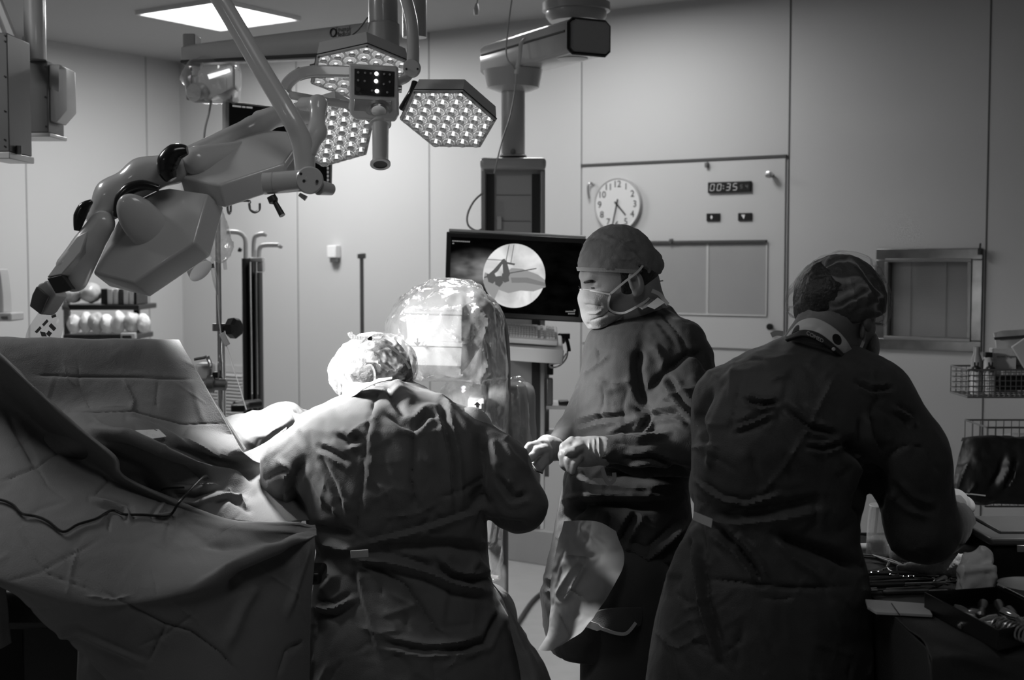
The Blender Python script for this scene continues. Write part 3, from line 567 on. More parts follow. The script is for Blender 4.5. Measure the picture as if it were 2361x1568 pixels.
# boom with the maker's mark and its end bracket
DB = 4.3
bo = thing('monitor_boom', 'long grey ceiling boom with a ring logo and lettering, behind the lamp', 'ceiling boom', P(640, 150, DB))
a, b_ = P(440, 128, 4.75), P(870, 92, 4.28); dd = nrm(b_-a); up = nrm(np.cross(dd, nrm(np.cross([0, 0, 1], dd)))); up = up if up[2] > 0 else -up; sd = np.cross(dd, up)
Lb_ = np.linalg.norm(b_-a)
rings = []
for f, h in ((0, .030), (.12, .034), (.6, .044), (1, .052)):
    c = a + dd*Lb_*f; rings.append([c + up*x*h + sd*y*.045 for x, y in ((-1,-.7),(-.7,-1),(.7,-1),(1,-.7),(1,.7),(.7,1),(-.7,1),(-1,.7))])
obj('boom_arm', MB().loft(rings), mat('boom_enamel', .34, .4, coat=.2, vary=.03), bo, sharp=50)
g = MB().tube([a + dd*Lb_*f - up*h*.88 - sd*.043*(1 if sd[1] > 0 else -1) for f, h in ((0, .03), (.12, .034), (.6, .044), (1, .052))], .006, 8); obj('cable_duct', g, M['dark'], bo)
yb = -1 if sd[1] > 0 else 1; face = sd*yb*.0465
pt_ = P(790, 70, 4.37); pt_ = pt_ + face*0; 
def on_boom(px, py): return hit(px, py, a + face*1.02, sd*yb)
cc = on_boom(768, 75); cs = (dd, up)
o = obj('logo_ring', MB().tube([cc + .0125*(math.cos(x)*dd + math.sin(x)*up) for x in np.linspace(0, 2*math.pi, 29)], .0024, 6, cap=False), M['black'], bo)
text_mesh('boom_lettering', 'Trumpf\nMedical', .021, on_boom(790, 73), dd, up, M['black'], bo, .0004, spacing=.75)
eb = obj('end_bracket', MB().box(P(443, 118, 4.76), (.045, .09, .11)).box(P(440, 180, 4.76), (.022, .06, .16)), mat('bracket_enamel', .22, .4, vary=.03), bo, bevel=.005)
obj('ceiling_column', MB().lathe((P(884, 60, 4.27)[0]+.09, 4.40, P(884, 60, 4.3)[2]-.02), (0, 0, 1), [(.04, 0), (.04, .5)], 24), M['enamel_b'], bo)
obj('sagging_cable', MB().tube(smooth_path([P(848, 40, 4.2), P(820, 75, 4.22), P(780, 100, 4.22), P(740, 122, 4.24), P(728, 145, 4.24), P(715, 150, 4.26)], 5), .0025, 6), M['dark'], bo)
# tracking camera unit in a clear wrap
cu_ = thing('camera_unit', 'boxy camera unit wrapped in clear plastic hanging below the boom', 'camera unit', P(480, 230, 4.7))
body = obj('camera_body', MB().prism([P(455, 165, 4.68), P(468, 152, 4.68), P(530, 148, 4.60), P(541, 152, 4.60), P(541, 200, 4.60), P(508, 215, 4.62), P(482, 228, 4.65), P(455, 222, 4.68)][::-1], (0, .11, 0)), M['enamel'], cu_, bevel=.008)
obj('camera_lens', MB().lathe(P(458, 214, 4.66), nrm([-.35, -.9, -.1]), [(.035, -.05), (.035, .02), (.030, .03), (0, .03)], 28), M['enamel_b'], cu_)
obj('lit_strip', MB().prism([P(478, 172, 4.655), P(528, 158, 4.59), P(530, 165, 4.59), P(482, 183, 4.655)][::-1], (0, .01, 0)), emit('strip_glow', 1.2), cu_, smooth=False)
V, Fq = sdf([f_box(P(492, 188, 4.70), (.085, .09, .07), rd=.03), f_ell(P(447, 180, 4.70), (.05, .06, .035)), f_ell(P(500, 152, 4.7), (.07, .08, .02))], .007, .03)
obj('clear_wrap', cloth(V, Fq, .008, 12, 4), M['film'], cu_)
obj('cable', MB().tube(smooth_path([P(488, 225, 4.7), P(482, 260, 4.7), P(473, 295, 4.7), P(469, 335, 4.7)], 4), .004, 8), M['enamel_b'], cu_)
obj('hanger', MB().box((P(455, 150, 4.73)+P(455, 170, 4.73))/2, (.03, .04, .05)), M['enamel_b'], cu_, bevel=.003)
# monitor behind the lamps
mo = thing('monitor', 'dark flat monitor in a pale frame hanging behind the surgical lamps', 'monitor', P(650, 430, 4.8))
q = [P(521, 232, 4.75), P(770, 262, 4.95), P(766, 446, 4.95), P(521, 425, 4.75)]
nn = nrm(np.cross(q[1]-q[0], q[3]-q[0])); nn = nn if nn[1] < 0 else -nn
fr_ = obj('monitor_housing', MB().prism(q if np.dot(np.cross(q[1]-q[0], q[3]-q[0]), -nn) > 0 else q[::-1], -nn*.05), M['enamel_b'], mo, bevel=.006)
qi = [P(529, 237, 4.75), P(762, 268, 4.94), P(760, 428, 4.94), P(529, 410, 4.75)]; qi = [x - nn*0 for x in [hit(*proj([x])[0], q[0], nn, .004) for x in qi]]
obj('screen', MB().prism(qi, -nn*.006), mat('screen_black', .004, .3), mo, smooth=False)
g = MB()
for i, (x0, x1) in enumerate(((536, 556), (558, 566), (568, 582))): g.prism([hit(x0, 242+(x0-536)*.1, q[0], nn, .0045), hit(x1, 242+(x1-536)*.1, q[0], nn, .0045), hit(x1, 246+(x1-536)*.1, q[0], nn, .0045), hit(x0, 246+(x0-536)*.1, q[0], nn, .0045)], nn*.0004)
for i in range(4): g.prism([hit(754, 385+i*9, q[0], nn, .0045), hit(758, 385+i*9, q[0], nn, .0045), hit(758, 391+i*9, q[0], nn, .0045), hit(754, 391+i*9, q[0], nn, .0045)], nn*.0004)
obj('screen_text', g, M['scr_txt'], mo, smooth=False)
obj('mount_bracket', MB().box((P(527, 190, 4.80)+P(527, 236, 4.80))/2, (.035, .04, .16)), M['enamel_b'], mo, bevel=.003)
# ---------------------------------------------------------------- near lamp, seen from its back
DF = 2.9
t = thing('surgical_lamp', 'surgical lamp seen from behind, smooth grey pods with black rubber joints', 'surgical lamp', P(308, 682, DF))
def pod(face, ctr, n, T, name='lamp_pod', mtl='enamel', dome=.012, shrink=.92, label=None, bev=.006):
    n = nrm(n); f = np.array([hit(x, y, ctr, n) for x, y in face]); c = f.mean(0)
    # direction n points away from the back face, towards the lenses
    area = sum(np.dot(np.cross(f[i]-c, f[(i+1) % len(f)]-c), n) for i in range(len(f)))
    if area > 0: f = f[::-1]
    sc = lambda s_, off: [c + (p - c)*s_ + n*off for p in f]
    g = MB().loft([sc(.02, -dome), sc(.45, -dome*.95), sc(.75, -dome*.6), sc(1.0, 0), sc(1.015, .006), sc(1.0+(1-shrink)*.3, T), sc(.93, T+.002), sc(.93, T-.006)][::-1])
    return obj(name, g, M[mtl], t, sharp=24, bevel=bev), f, c, n
P1, f1, c1_, nn1 = pod([(273, 508), (300, 470), (366, 438), (390, 434), (477, 447), (446, 559), (308, 652), (215, 629), (243, 566)], P(350, 550, DF), [.37, .80, -.47], .062)
P2, f2, c2_, nn2 = pod([(420, 386), (424, 362), (444, 343), (520, 318), (610, 299), (663, 303), (680, 342), (655, 377), (506, 426), (416, 407)], P(540, 365, DF+.1), [.13, .50, -.86], .055)
def lens_field(parent, c, n, R, off):
    n = nrm(n); e1 = nrm(np.cross(n, [0, 1, .2])); e2 = np.cross(n, e1); s_ = R*.283; rot = Matrix((e1, e2, n)).transposed().to_4x4(); Vs, Fs, mi, k_ = [], [], [], 0
    for i in range(-3, 4):
        for j in range(-3, 4):
            if abs(i + j) > 3: continue
            m4 = Matrix.Translation(c + n*off + s_*(i*e1 + j*(.5*e1 + .8660254*e2))) @ rot; Vs.append(np.array([(m4 @ v.co)[:] for v in LENS.vertices])); Fs += [tuple(q_ + k_ for q_ in p.vertices) for p in LENS.polygons]; mi += [p.material_index for p in LENS.polygons]; k_ += len(Vs[-1])
    o = obj('led_lens', (np.concatenate(Vs), Fs), list(LENS.materials), parent); o.data.polygons.foreach_set('material_index', mi); o['kind'] = 'stuff'
lens_field(P1, c1_, nn1, .115, .064); lens_field(P2, c2_, nn2, .115, .057)
V, Fq = sdf([f_ell(P(335, 520, DF-.005), (.045, .028, .075), np.array([nrm([.8, 0, .5]), nrm([.2, -.9, -.3]), nrm([-.5, 0, .8])]))], .004); obj('pod_bulge', (V, Fq), M['enamel'], t)
V, Fq = sdf([f_cap(P(455, 372, DF+.06), P(620, 335, DF+.22), .034, .018)], .005); obj('pod_bulge', (V, Fq), M['enamel'], t)
# arm that carries the outer pods
V, Fq = sdf([f_cap(P(400, 388, DF+.06), P(330, 405, DF+.06), .036, .034), f_cap(P(330, 405, DF+.06), P(262, 455, DF+.05), .034, .038), f_cap(P(262, 455, DF+.05), P(222, 505, DF+.03), .036, .022)], .005, .03)
obj('pod_arm', (relax(V, Fq, 2), Fq), M['enamel'], t)
V, Fq = sdf([f_cap(P(236, 515, DF), P(150, 612, DF-.02), .028, .020), f_cap(P(225, 545, DF+.01), P(182, 650, DF), .022, .018), f_cap(P(200, 570, DF), P(165, 655, DF), .024, .016)], .005, .02)
obj('lamp_pod', (relax(V, Fq, 2), Fq), M['enamel'], t)
g = MB().prism([P(107, 640, DF-.035), P(176, 545, DF-.03), P(205, 530, DF-.03), P(187, 581, DF-.045), P(142, 633, DF-.05)][::-1], (.01, .03, -.004)); obj('pod_wing', g, M['enamel_b'], t, bevel=.003)
g = MB().prism([P(108, 642, DF-.04), P(142, 634, DF-.052), P(166, 668, DF-.04), P(128, 677, DF-.03)][::-1], (0, .03, 0)); obj('pod_end', g, M['dark'], t, bevel=.002)
g = MB().prism([P(107, 645, DF+.02), P(128, 678, DF+.02), P(104, 716, DF+.02), P(93, 727, DF+.02), P(67, 706, DF+.02), P(73, 678, DF+.02), P(88, 655, DF+.02)][::-1], (.012, .05, -.004)); obj('lamp_pod', g, M['enamel_b'], t, bevel=.005)
g = MB().prism([P(84, 660, DF+.012), P(112, 684, DF+.012), P(93, 725, DF+.012), P(68, 706, DF+.012), P(74, 680, DF+.012)][::-1], (0, .01, 0)); obj('pod_end', g, M['darkbox'], t, bevel=.002)
for pts, r in (([(432, 346), (405, 352), (388, 372), (386, 395), (396, 415)], [.010, .021, .024, .021, .012]), ([(366, 434), (330, 427), (297, 437), (277, 462), (268, 500)], [.007, .012, .014, .013, .008]), ([(212, 463), (195, 478), (184, 500), (178, 532)], [.004, .013, .014, .007])):
    pp = smooth_path([P(x, y, DF-.01) for x, y in pts], 5); rr = np.interp(np.linspace(0, 1, len(pp)), np.linspace(0, 1, len(r)), r); obj('rubber_joint', MB().tube(pp, rr, 14), M['rubber'], t)
V, Fq = sdf([f_cap(P(635, 268, DF+.26), P(585, 296, DF+.22), .024, .027), f_cap(P(585, 296, DF+.22), P(430, 362, DF+.12), .028, .022), f_cap(P(600, 275, DF+.26), P(735, 262, DF+.32), .022, .022)], .005, .012)
obj('hub_arm', (relax(V, Fq, 2), Fq), M['enamel'], t)
obj('hub_seam', MB().tube([P(585, 296, DF+.22) + .0285*(math.cos(x)*nrm([.3, .1, .75]) + math.sin(x)*nrm([-.2, .9, 0])) for x in np.linspace(0, 2*math.pi, 25)], .0012, 6), M['black'], t)
ma = [P(470, -60, DF+.05), P(518, 15, DF+.05), P(600, 155, DF+.03), P(668, 268, DF), P(692, 318, DF), P(701, 355, DF), P(703, 400, DF)]
pp = smooth_path(ma, 6); rr = np.interp(np.arange(len(pp)), np.linspace(0, len(pp)-1, 7), [.020, .020, .0205, .021, .023, .024, .022]); obj('main_arm', MB().tube(pp, rr, 24), M['enamel'], t)
top = P(470, -60, DF+.05); obj('arm_riser', MB().tube([top, (top[0]-.18, top[1]+.02, top[2]+.35), (top[0]-.20, top[1]+.02, ZC-.03)], .02, 20).lathe((top[0]-.20, top[1]+.02, ZC-.04), (0, 0, 1), [(.05, 0), (.10, .02), (.10, .038)], 28), M['enamel'], t)
V, Fq = sdf([f_cap(P(733, 240, DF+.08), P(731, 305, DF+.04), .017, .018), f_cap(P(731, 305, DF+.04), P(708, 352, DF), .018, .020), f_cap(P(733, 240, DF+.08), P(700, 240, DF+.14), .017, .016)], .004, .02)
obj('fork_arm', (relax(V, Fq, 2), Fq), M['enamel'], t)
ja, jb = P(606, 424, DF-.02), P(712, 415, DF-.02)
obj('tilt_joint', MB().tube([ja, ja*.985+jb*.015, ja*.7+jb*.3, jb], [.018, .0235, .0235, .0235], 28), M['enamel'], t)
obj('joint_seam', MB().tube([ja*.78+jb*.22, ja*.76+jb*.24], .0242, 28), M['enamel_b'], t)
jd = obj('joint_disc', MB().lathe(P(714, 416, DF-.03), nrm([.12, -1, 0]), [(.029, -.02), (.030, .008), (.027, .012), (0, .012)], 36), M['enamel'], t)
g = MB()
for px, py in ((694, 401), (701, 417), (731, 418)): g.lathe(P(px, py, DF-.043), (0, -1, 0), [(.0035, 0), (.003, .002)], 8)
obj('joint_screws', g, M['dark'], jd)
obj('joint_cap', MB().tube([P(735, 432, DF-.01), P(764, 437, DF+.02)], [.017, .013], 20), M['enamel'], t)
obj('adjusting_handle', MB().tube([P(625, 452, DF-.02), P(631, 464, DF-.02), P(635, 468, DF-.02), P(651, 497, DF-.03)], [.010, .011, .0055, .007], 14), M['dark'], t)
obj('grip_pin', MB().tube([P(690, 448, DF-.02), P(706, 458, DF-.02)], [.004, .006], 10), M['enamel'], t)
obj('strut', MB().tube([P(640, 408, DF+.06), P(684, 346, DF+.04)], .006, 10), M['enamel'], t)
hs = P(432, 592, DF+.12); he = P(462, 624, DF+.10)
obj('handle_cover', MB().lathe(hs, nrm(he-hs), [(.020, -.03), (.021, 0), (.022, .022), (.027, .04), (.030, .052), (.024, .048)], 24), M['white'], t)
# ================================================================ centre boom with service column
DC = 5.0
t = thing('service_pendant', 'ceiling-hung service column with horizontal arm and dark side channels, behind the C-arm', 'pendant', P(1183, 1000, DC))
ctr = P(1330, 20, DC)
obj('ceiling_mount', MB().lathe((ctr[0], DC+.05, P(1330, 33, DC)[2]), (0, 0, 1), [(.10, -.02), (.115, 0), (.115, .018), (.128, .02), (.128, .05), (.11, .055), (.11, ZC - P(1330, 33, DC)[2] - .003)], 44), M['enamel_b'], t)
c0, c1c = P(1372, 92, DC-.06), P(1150, 152, DC+.5); c0, c1c = P(1357, 76, DC-.28), P(1150, 140, DC+.30)
dd = c1c - c0; dd[2] = 0; L = np.linalg.norm(dd); dd = nrm(dd); sd = np.cross(dd, [0, 0, 1]); up = np.array([0, 0, 1.]); zc_ = P(1357, 86, DC-.28)[2]; c0 = np.array([c0[0], c0[1], zc_]); H_, W_ = .060, .085
ring = lambda f, s_: [c0 + dd*L*f + sd*x*W_*s_ + up*y*H_*s_ for x, y in ((-1,-.75),(-.8,-1),(.8,-1),(1,-.75),(1,.75),(.8,1),(-.8,1),(-1,.75))]
arm = obj('horizontal_arm', MB().loft([ring(0, .98), ring(.01, 1), ring(.98, 1), ring(1, .97)]), M['enamel'], t, sharp=50)
obj('end_cap', MB().loft([ring(-.005, .90), ring(-.022, .93), ring(-.02, .86), ring(-.026, .86)]), M['enamel_b'], arm)
obj('end_gasket', MB().tube(ring(-.002, 1.0)+[ring(-.002, 1.0)[0]], .006, 8), M['rubber'], arm)
for s_ in (1, -1): obj('side_groove', MB().tube([c0 + dd*L*.03 + sd*W_*1.0*s_ + up*.018, c0 + dd*L*.98 + sd*W_*1.0*s_ + up*.018], .0042, 6), M['seamd'], arm)
obj('bottom_hatch', MB().lathe(c0 + dd*L*.16 - up*(H_-.001), (0, 0, -1), [(.055, 0), (.055, .003), (.048, .004), (0, .004)], 28), M['enamel_b'], arm)
col = P(1183, 250, DC+.1); cx_, cy_ = col[0], col[1]; zt = zc_ - H_; zz = lambda py: P(1183, py, DC+.1)[2]
obj('swivel_joint', MB().lathe((cx_, cy_, 0), (0, 0, 1), [(.06, zz(212)), (.10, zz(203)), (.108, zz(180)), (.113, zz(163)), (.10, zt)], 40), M['enamel'], t)
tu = obj('column_tube', MB().lathe((cx_, cy_, 0), (0, 0, 1), [(.052, zz(366)), (.052, zz(358)), (.046, zz(356)), (.046, zz(208))], 36), M['enamel'], t)
obj('tube_gasket', MB().lathe((cx_, cy_, 0), (0, 0, 1), [(.054, zz(367)), (.054, zz(362))], 36), M['black'], t)
obj('tube_lock', MB().lathe((cx_, cy_-.05, zz(352)), (0, -1, 0), [(.010, -.01), (.010, .006), (.006, .007)], 16), M['dsteel'], t)
zl = P(1183, 1060, DC)[2]; zl = .62; hw = .122
hb = obj('service_head', MB().box((cx_, cy_+.02, (zz(378)+zl)/2), (hw*2, .18, zz(378)-zl)), M['enamel'], t, bevel=.012)
obj('head_top', MB().box((cx_, cy_, zz(382)), (hw*2+.004, .24, .045)), M['enamel'], t, bevel=.015)
for s_ in (-1, 1):
    obj('side_channel', MB().box((cx_+s_*.086, cy_-.072, (zz(398)+zl)/2), (.030, .01, zz(398)-zl-.02)), mat('channel_dark', .035, .5, vary=.1) if 'channel_dark' not in bpy.data.materials else bpy.data.materials['channel_dark'], t, smooth=False)
    obj('side_rail', MB().box((cx_+s_*.112, cy_-.082, (zz(392)+zl)/2), (.016, .03, zz(392)-zl-.02)), M['enamel_b'], t, bevel=.004)
g = MB()
for py in (452, 511): g.box((cx_, cy_-.0715, zz(py)), (.13, .002, .002))
obj('panel_lines', g, M['seam'], t, smooth=False)
obj('wall_tag', MB().box((cx_-.052, cy_-.075, zz(515)), (.018, .006, .05)), M['white'], t, bevel=.002)
obj('cable_loop', MB().tube(smooth_path([P(1113, 445, DC-.02), P(1092, 465, DC-.05), P(1078, 495, DC-.05), P(1080, 520, DC-.03), P(1098, 532, DC-.02), P(1112, 528, DC)], 5), .004, 8), M['offwhite'], t)
obj('cable_tie_strap', MB().tube(smooth_path([P(1210, 88, DC-.06), P(1201, 102, DC-.10), P(1198, 130, DC-.12), P(1190, 170, DC-.12)], 4), .008, 8, flat=.4), M['white'], t)
obj('hanging_cable', MB().tube(smooth_path([P(1180, 0, DC-.2), P(1172, 60, DC-.2), P(1168, 130, DC-.2), P(1190, 170, DC-.1), P(1178, 260, DC-.08), P(1156, 330, DC-.1), P(1140, 400, DC-.1)], 5), .0028, 6), M['enamel_b'], t)
# lower part of the head: shelves and small boxes right of the column
sh = t
obj('shelf_board', pxbox(MB(), 1258, 935, 1315, 944, DC+.02, .2), M['offwhite'], sh, bevel=.003); obj('shelf_board', pxbox(MB(), 1258, 1002, 1312, 1010, DC+.02, .2), M['offwhite'], sh, bevel=.003)
obj('shelf_back', pxbox(MB(), 1256, 800, 1266, 1100, DC+.12, .02), M['enamel_b'], sh, bevel=.003)
obj('shelf_bracket', pxbox(MB(), 1246, 936, 1262, 950, DC+.05, .1), M['enamel_b'], sh, bevel=.003)
for nm, lb_, (l, tp, r, bt), dp in (('socket_block', 'tall dark socket block on the column side above the small shelf', (1262, 806, 1276, 865), 0), ('tape_box', 'small dark box lying on the upper board of the small shelf beside the column', (1288, 925, 1312, 934), .02), ('lead_holder', 'grey lead holder standing on the shelf beside the column', (1260, 873, 1275, 934), .0)):
    tag(obj(nm, pxbox(MB(), l, tp, r, bt, DC, .06), M['black'] if nm != 'lead_holder' else M['dsteel'], bevel=.004), lb_, 'equipment')
t = thing('cable_hook', 'dark cable hook with a looped pale lead beside the keyboard', 'cable hook', P(1305, 840, DC-.15))
obj('hook', MB().tube(smooth_path([P(1290, 770, DC-.12), P(1296, 790, DC-.14), P(1305, 780, DC-.16), P(1311, 800, DC-.16), P(1312, 810, DC-.16)], 4), .007, 8).box(P(1303, 775, DC-.14), (.035, .03, .02)), M['black'], t, bevel=.002)
obj('looped_lead', MB().tube(smooth_path([P(1309, 808, DC-.15), P(1306, 825, DC-.15), P(1292, 842, DC-.15), P(1272, 848, DC-.1), P(1268, 840, DC-.1), P(1290, 836, DC-.13), P(1306, 815, DC-.15)], 5), .0032, 6), M['offwhite'], t)
# big monitor with fluoroscopy picture
q = [P(1029, 534, 4.72), P(1350, 550, 4.60), P(1343, 744, 4.60), P(1024, 727, 4.72)]
nn = nrm(np.cross(q[1]-q[0], q[3]-q[0])); nn = nn if nn[1] < 0 else -nn; o0 = q[0]
q = [hit(*proj([x])[0], o0, nn) for x in q]
t = thing('fluoroscopy_monitor', 'wide flat monitor showing a round X-ray picture, beside the standing person', 'monitor', P(1185, 745, 4.7))
hs_ = MB().prism(q[::-1] if np.dot(np.cross(q[1]-q[0], q[2]-q[1]), nn) > 0 else q, -nn*.045); obj('monitor_bezel', hs_, M['black'], t, bevel=.004)
g = MB().prism([hit(1050, 560, o0, nn, -.05), hit(1320, 575, o0, nn, -.05), hit(1320, 700, o0, nn, -.05), hit(1050, 690, o0, nn, -.05)], -nn*.05); obj('monitor_back', g, M['white'], t, bevel=.01)
g = MB().tube([hit(1036, 531, o0, nn, -.04), hit(1350, 547, o0, nn, -.04)], .006, 6); obj('rear_edge', g, M['white'], t)
obj('mount_arm', MB().box((P(1185, 640, 4.85)[0], 4.87, P(1185, 640, 4.85)[2]), (.12, .14, .12)), M['enamel_b'], t, bevel=.008)
m = bpy.data.materials.new('xray_screen'); m.use_nodes = True; nt = m.node_tree; nt.nodes.clear(); m.cycles.emission_sampling = 'NONE'
out = nt.nodes.new('ShaderNodeOutputMaterial'); em = nt.nodes.new('ShaderNodeEmission'); uv = nt.nodes.new('ShaderNodeUVMap'); nz = nt.nodes.new('ShaderNodeTexNoise'); nz.inputs['Scale'].default_value = 5; nz.inputs['Detail'].default_value = 2
gr = nt.nodes.new('ShaderNodeVectorMath'); gr.operation = 'DISTANCE'; gr.inputs[1].default_value = (.22, .55, 0); mr = nt.nodes.new('ShaderNodeMapRange'); mr.inputs['From Min'].default_value = .02; mr.inputs['From Max'].default_value = .34; mr.inputs['To Min'].default_value = .17; mr.inputs['To Max'].default_value = .0015; mr.interpolation_type = 'SMOOTHSTEP'
mu = nt.nodes.new('ShaderNodeMath'); mu.operation = 'MULTIPLY'; mp = nt.nodes.new('ShaderNodeMapRange'); mp.inputs['From Min'].default_value = .35; mp.inputs['From Max'].default_value = .65; mp.inputs['To Min'].default_value = .35; mp.inputs['To Max'].default_value = 1.6
nt.links.new(uv.outputs[0], gr.inputs[0]); nt.links.new(gr.outputs['Value'], mr.inputs['Value']); nt.links.new(uv.outputs[0], nz.inputs['Vector']); nt.links.new(nz.outputs['Fac'], mp.inputs['Value']); nt.links.new(mr.outputs['Result'], mu.inputs[0]); nt.links.new(mp.outputs['Result'], mu.inputs[1]); nt.links.new(mu.outputs[0], em.inputs['Strength']); nt.links.new(em.outputs[0], out.inputs[0])
sq = [hit(x, y, o0, nn, .0015) for x, y in ((1040, 546), (1341, 561), (1334, 731), (1036, 714))]
sc_ = obj('screen', (np.array(sq), [(3, 2, 1, 0)]), m, t, smooth=False); uvl = sc_.data.uv_layers.new(name='UVMap'); 
for lp, uvc in zip(range(4), ((0, 0), (1, 0), (1, 1), (0, 1))): uvl.data[lp].uv = uvc
ex = nrm(q[1]-q[0]); ey = np.cross(nn, ex); ey = ey if ey[2] > 0 else -ey; cc = hit(1185, 636, o0, nn, .003); Rr = np.linalg.norm(hit(1185, 562, o0, nn) - hit(1185, 710, o0, nn))/2
m2 = bpy.data.materials.new('xray_disc'); m2.use_nodes = True; nt = m2.node_tree; nt.nodes.clear(); m2.cycles.emission_sampling = 'NONE'
out = nt.nodes.new('ShaderNodeOutputMaterial'); em = nt.nodes.new('ShaderNodeEmission'); tc = nt.nodes.new('ShaderNodeTexCoord'); nz = nt.nodes.new('ShaderNodeTexNoise'); nz.inputs['Scale'].default_value = 9; nz.inputs['Detail'].default_value = 4; nz.inputs['Distortion'].default_value = .8
mp = nt.nodes.new('ShaderNodeMapRange'); mp.inputs['From Min'].default_value = .3; mp.inputs['From Max'].default_value = .65; mp.inputs['To Min'].default_value = .42; mp.inputs['To Max'].default_value = .82
nt.links.new(tc.outputs['Object'], nz.inputs['Vector']); nt.links.new(nz.outputs['Fac'], mp.inputs['Value']); nt.links.new(mp.outputs['Result'], em.inputs['Strength']); nt.links.new(em.outputs[0], out.inputs[0])
obj('xray_image', MB().prism([cc + Rr*(math.cos(x)*ex + math.sin(x)*ey) for x in np.linspace(0, 2*math.pi, 65)[:-1]], nn*.0004), m2, t, smooth=False)
def spoly(mb, pts, off): return mb.prism([hit(x, y, o0, nn, off) for x, y in pts][::-1], nn*.0003)
g = spoly(MB(), [(1180, 618), (1205, 620), (1240, 633), (1256, 645), (1258, 662), (1230, 672), (1200, 670), (1172, 676), (1150, 668), (1140, 690), (1122, 672), (1114, 650), (1118, 628), (1150, 640)], .0036); obj('bone_shadow', g, emit('xray_bone', .30), t, smooth=False)
g = spoly(MB(), [(1178, 640), (1215, 640), (1257, 652), (1257, 660), (1212, 652), (1180, 652)], .0039); obj('bone_shadow', g, emit('xray_bone_dark', .20), t, smooth=False)
g = MB(); dk = .0042
for pl in ([(1160, 597), (1166, 597), (1148, 625), (1126, 642), (1120, 638), (1138, 622)], [(1158, 600), (1168, 600), (1176, 632), (1168, 648), (1160, 630)], [(1122, 632), (1140, 630), (1146, 644), (1136, 654), (1126, 650)], [(1140, 638), (1156, 636), (1160, 652), (1152, 662), (1142, 656)], [(1158, 630), (1172, 632), (1174, 648), (1164, 652), (1156, 646)], [(1160, 602), (1188, 608), (1186, 612), (1162, 607)]): spoly(g, pl, dk)
for a_, b_, w_ in (((1174, 564), (1167, 600), 1.6), ((1185, 564), (1178, 606), 1.4), ((1168, 631), (1237, 619), 2.4), ((1116, 640), (1138, 634), 3), ((1120, 598), (1160, 600), 1.5)):
    a_, b_ = np.array(a_, float), np.array(b_, float); d_ = nrm(b_-a_); p_ = np.array([-d_[1], d_[0]])*w_/2; spoly(g, [a_-p_, b_-p_, b_+p_, a_+p_], dk)
obj('instrument_shadow', g, emit('xray_dark', .10), t, smooth=False)
g = MB()
for i in range(9): spoly(g, [(1043+i*4.6, 554+i*.25), (1046.6+i*4.6, 554.2+i*.25), (1046.6+i*4.6, 557+i*.25), (1043+i*4.6, 556.8+i*.25)], .002)
spoly(g, [(1043, 560), (1047, 560), (1047, 562.5), (1043, 562.5)], .002)
for i in range(7): spoly(g, [(1304+i*3.2, 717), (1306.3+i*3.2, 717), (1306.3+i*3.2, 719.6), (1304+i*3.2, 719.6)], .002)
for i in range(5): spoly(g, [(1310+i*3.2, 722), (1312.3+i*3.2, 722), (1312.3+i*3.2, 724.6), (1310+i*3.2, 724.6)], .002)
spoly(g, [(1323, 714), (1327, 714), (1327, 716), (1323, 716)], .002)
obj('screen_text', g, M['scr_txt'], t, smooth=False)
# keyboard on its tray
kb = thing('keyboard', 'pale computer keyboard on a tray under the wide monitor', 'keyboard', P(1225, 800, 4.55))
a, b_, d_, e_ = P(1150, 748, 4.72), P(1284, 757, 4.72), P(1280, 795, 4.50), P(1140, 782, 4.50)
kx = nrm(b_-a); ky = nrm(e_-a - np.dot(e_-a, kx)*kx); kn = np.cross(ky, kx); kn = kn if kn[2] > 0 else -kn; Lk, Wk = np.linalg.norm(b_-a), np.linalg.norm(e_-a)
obj('keyboard_body', MB().box((a+b_+d_+e_)/4, (Lk+.01, Wk, .018), np.array([kx, ky, kn])), M['white'], kb, bevel=.005)
g = MB(); KC = (a+b_+d_+e_)/4
for r_ in range(6):
    for c_ in range(20):
        if c_ in (14, 16): continue
        g.box(KC + kx*((c_-9.5)/20*Lk*.94) + ky*((r_-2.5)/6*Wk*.8) + kn*.012, (Lk/20*.8, Wk/6*.62, .008), np.array([kx, ky, kn]))
obj('keys', g, M['offwhite'], kb, smooth=False)
ty = thing('keyboard_tray', 'white keyboard tray fixed to the dark-channelled column under the monitor', 'tray', P(1225, 805, 4.55))
obj('tray_board', MB().box(KC - kn*.035 + ky*.01, (Lk+.05, Wk+.03, .022), np.array([kx, ky, kn])), M['white'], ty, bevel=.006)
obj('tray_lip', MB().box(KC - kn*.04 + ky*(Wk/2+.02), (Lk+.05, .012, .05), np.array([kx, ky, kn])), M['white'], ty, bevel=.004)
obj('tray_bracket', MB().box((cx_, (KC[1]+cy_)/2+.03, KC[2]-.07), (.10, abs(cy_-KC[1])-.05, .05)), M['enamel_b'], ty, bevel=.004)
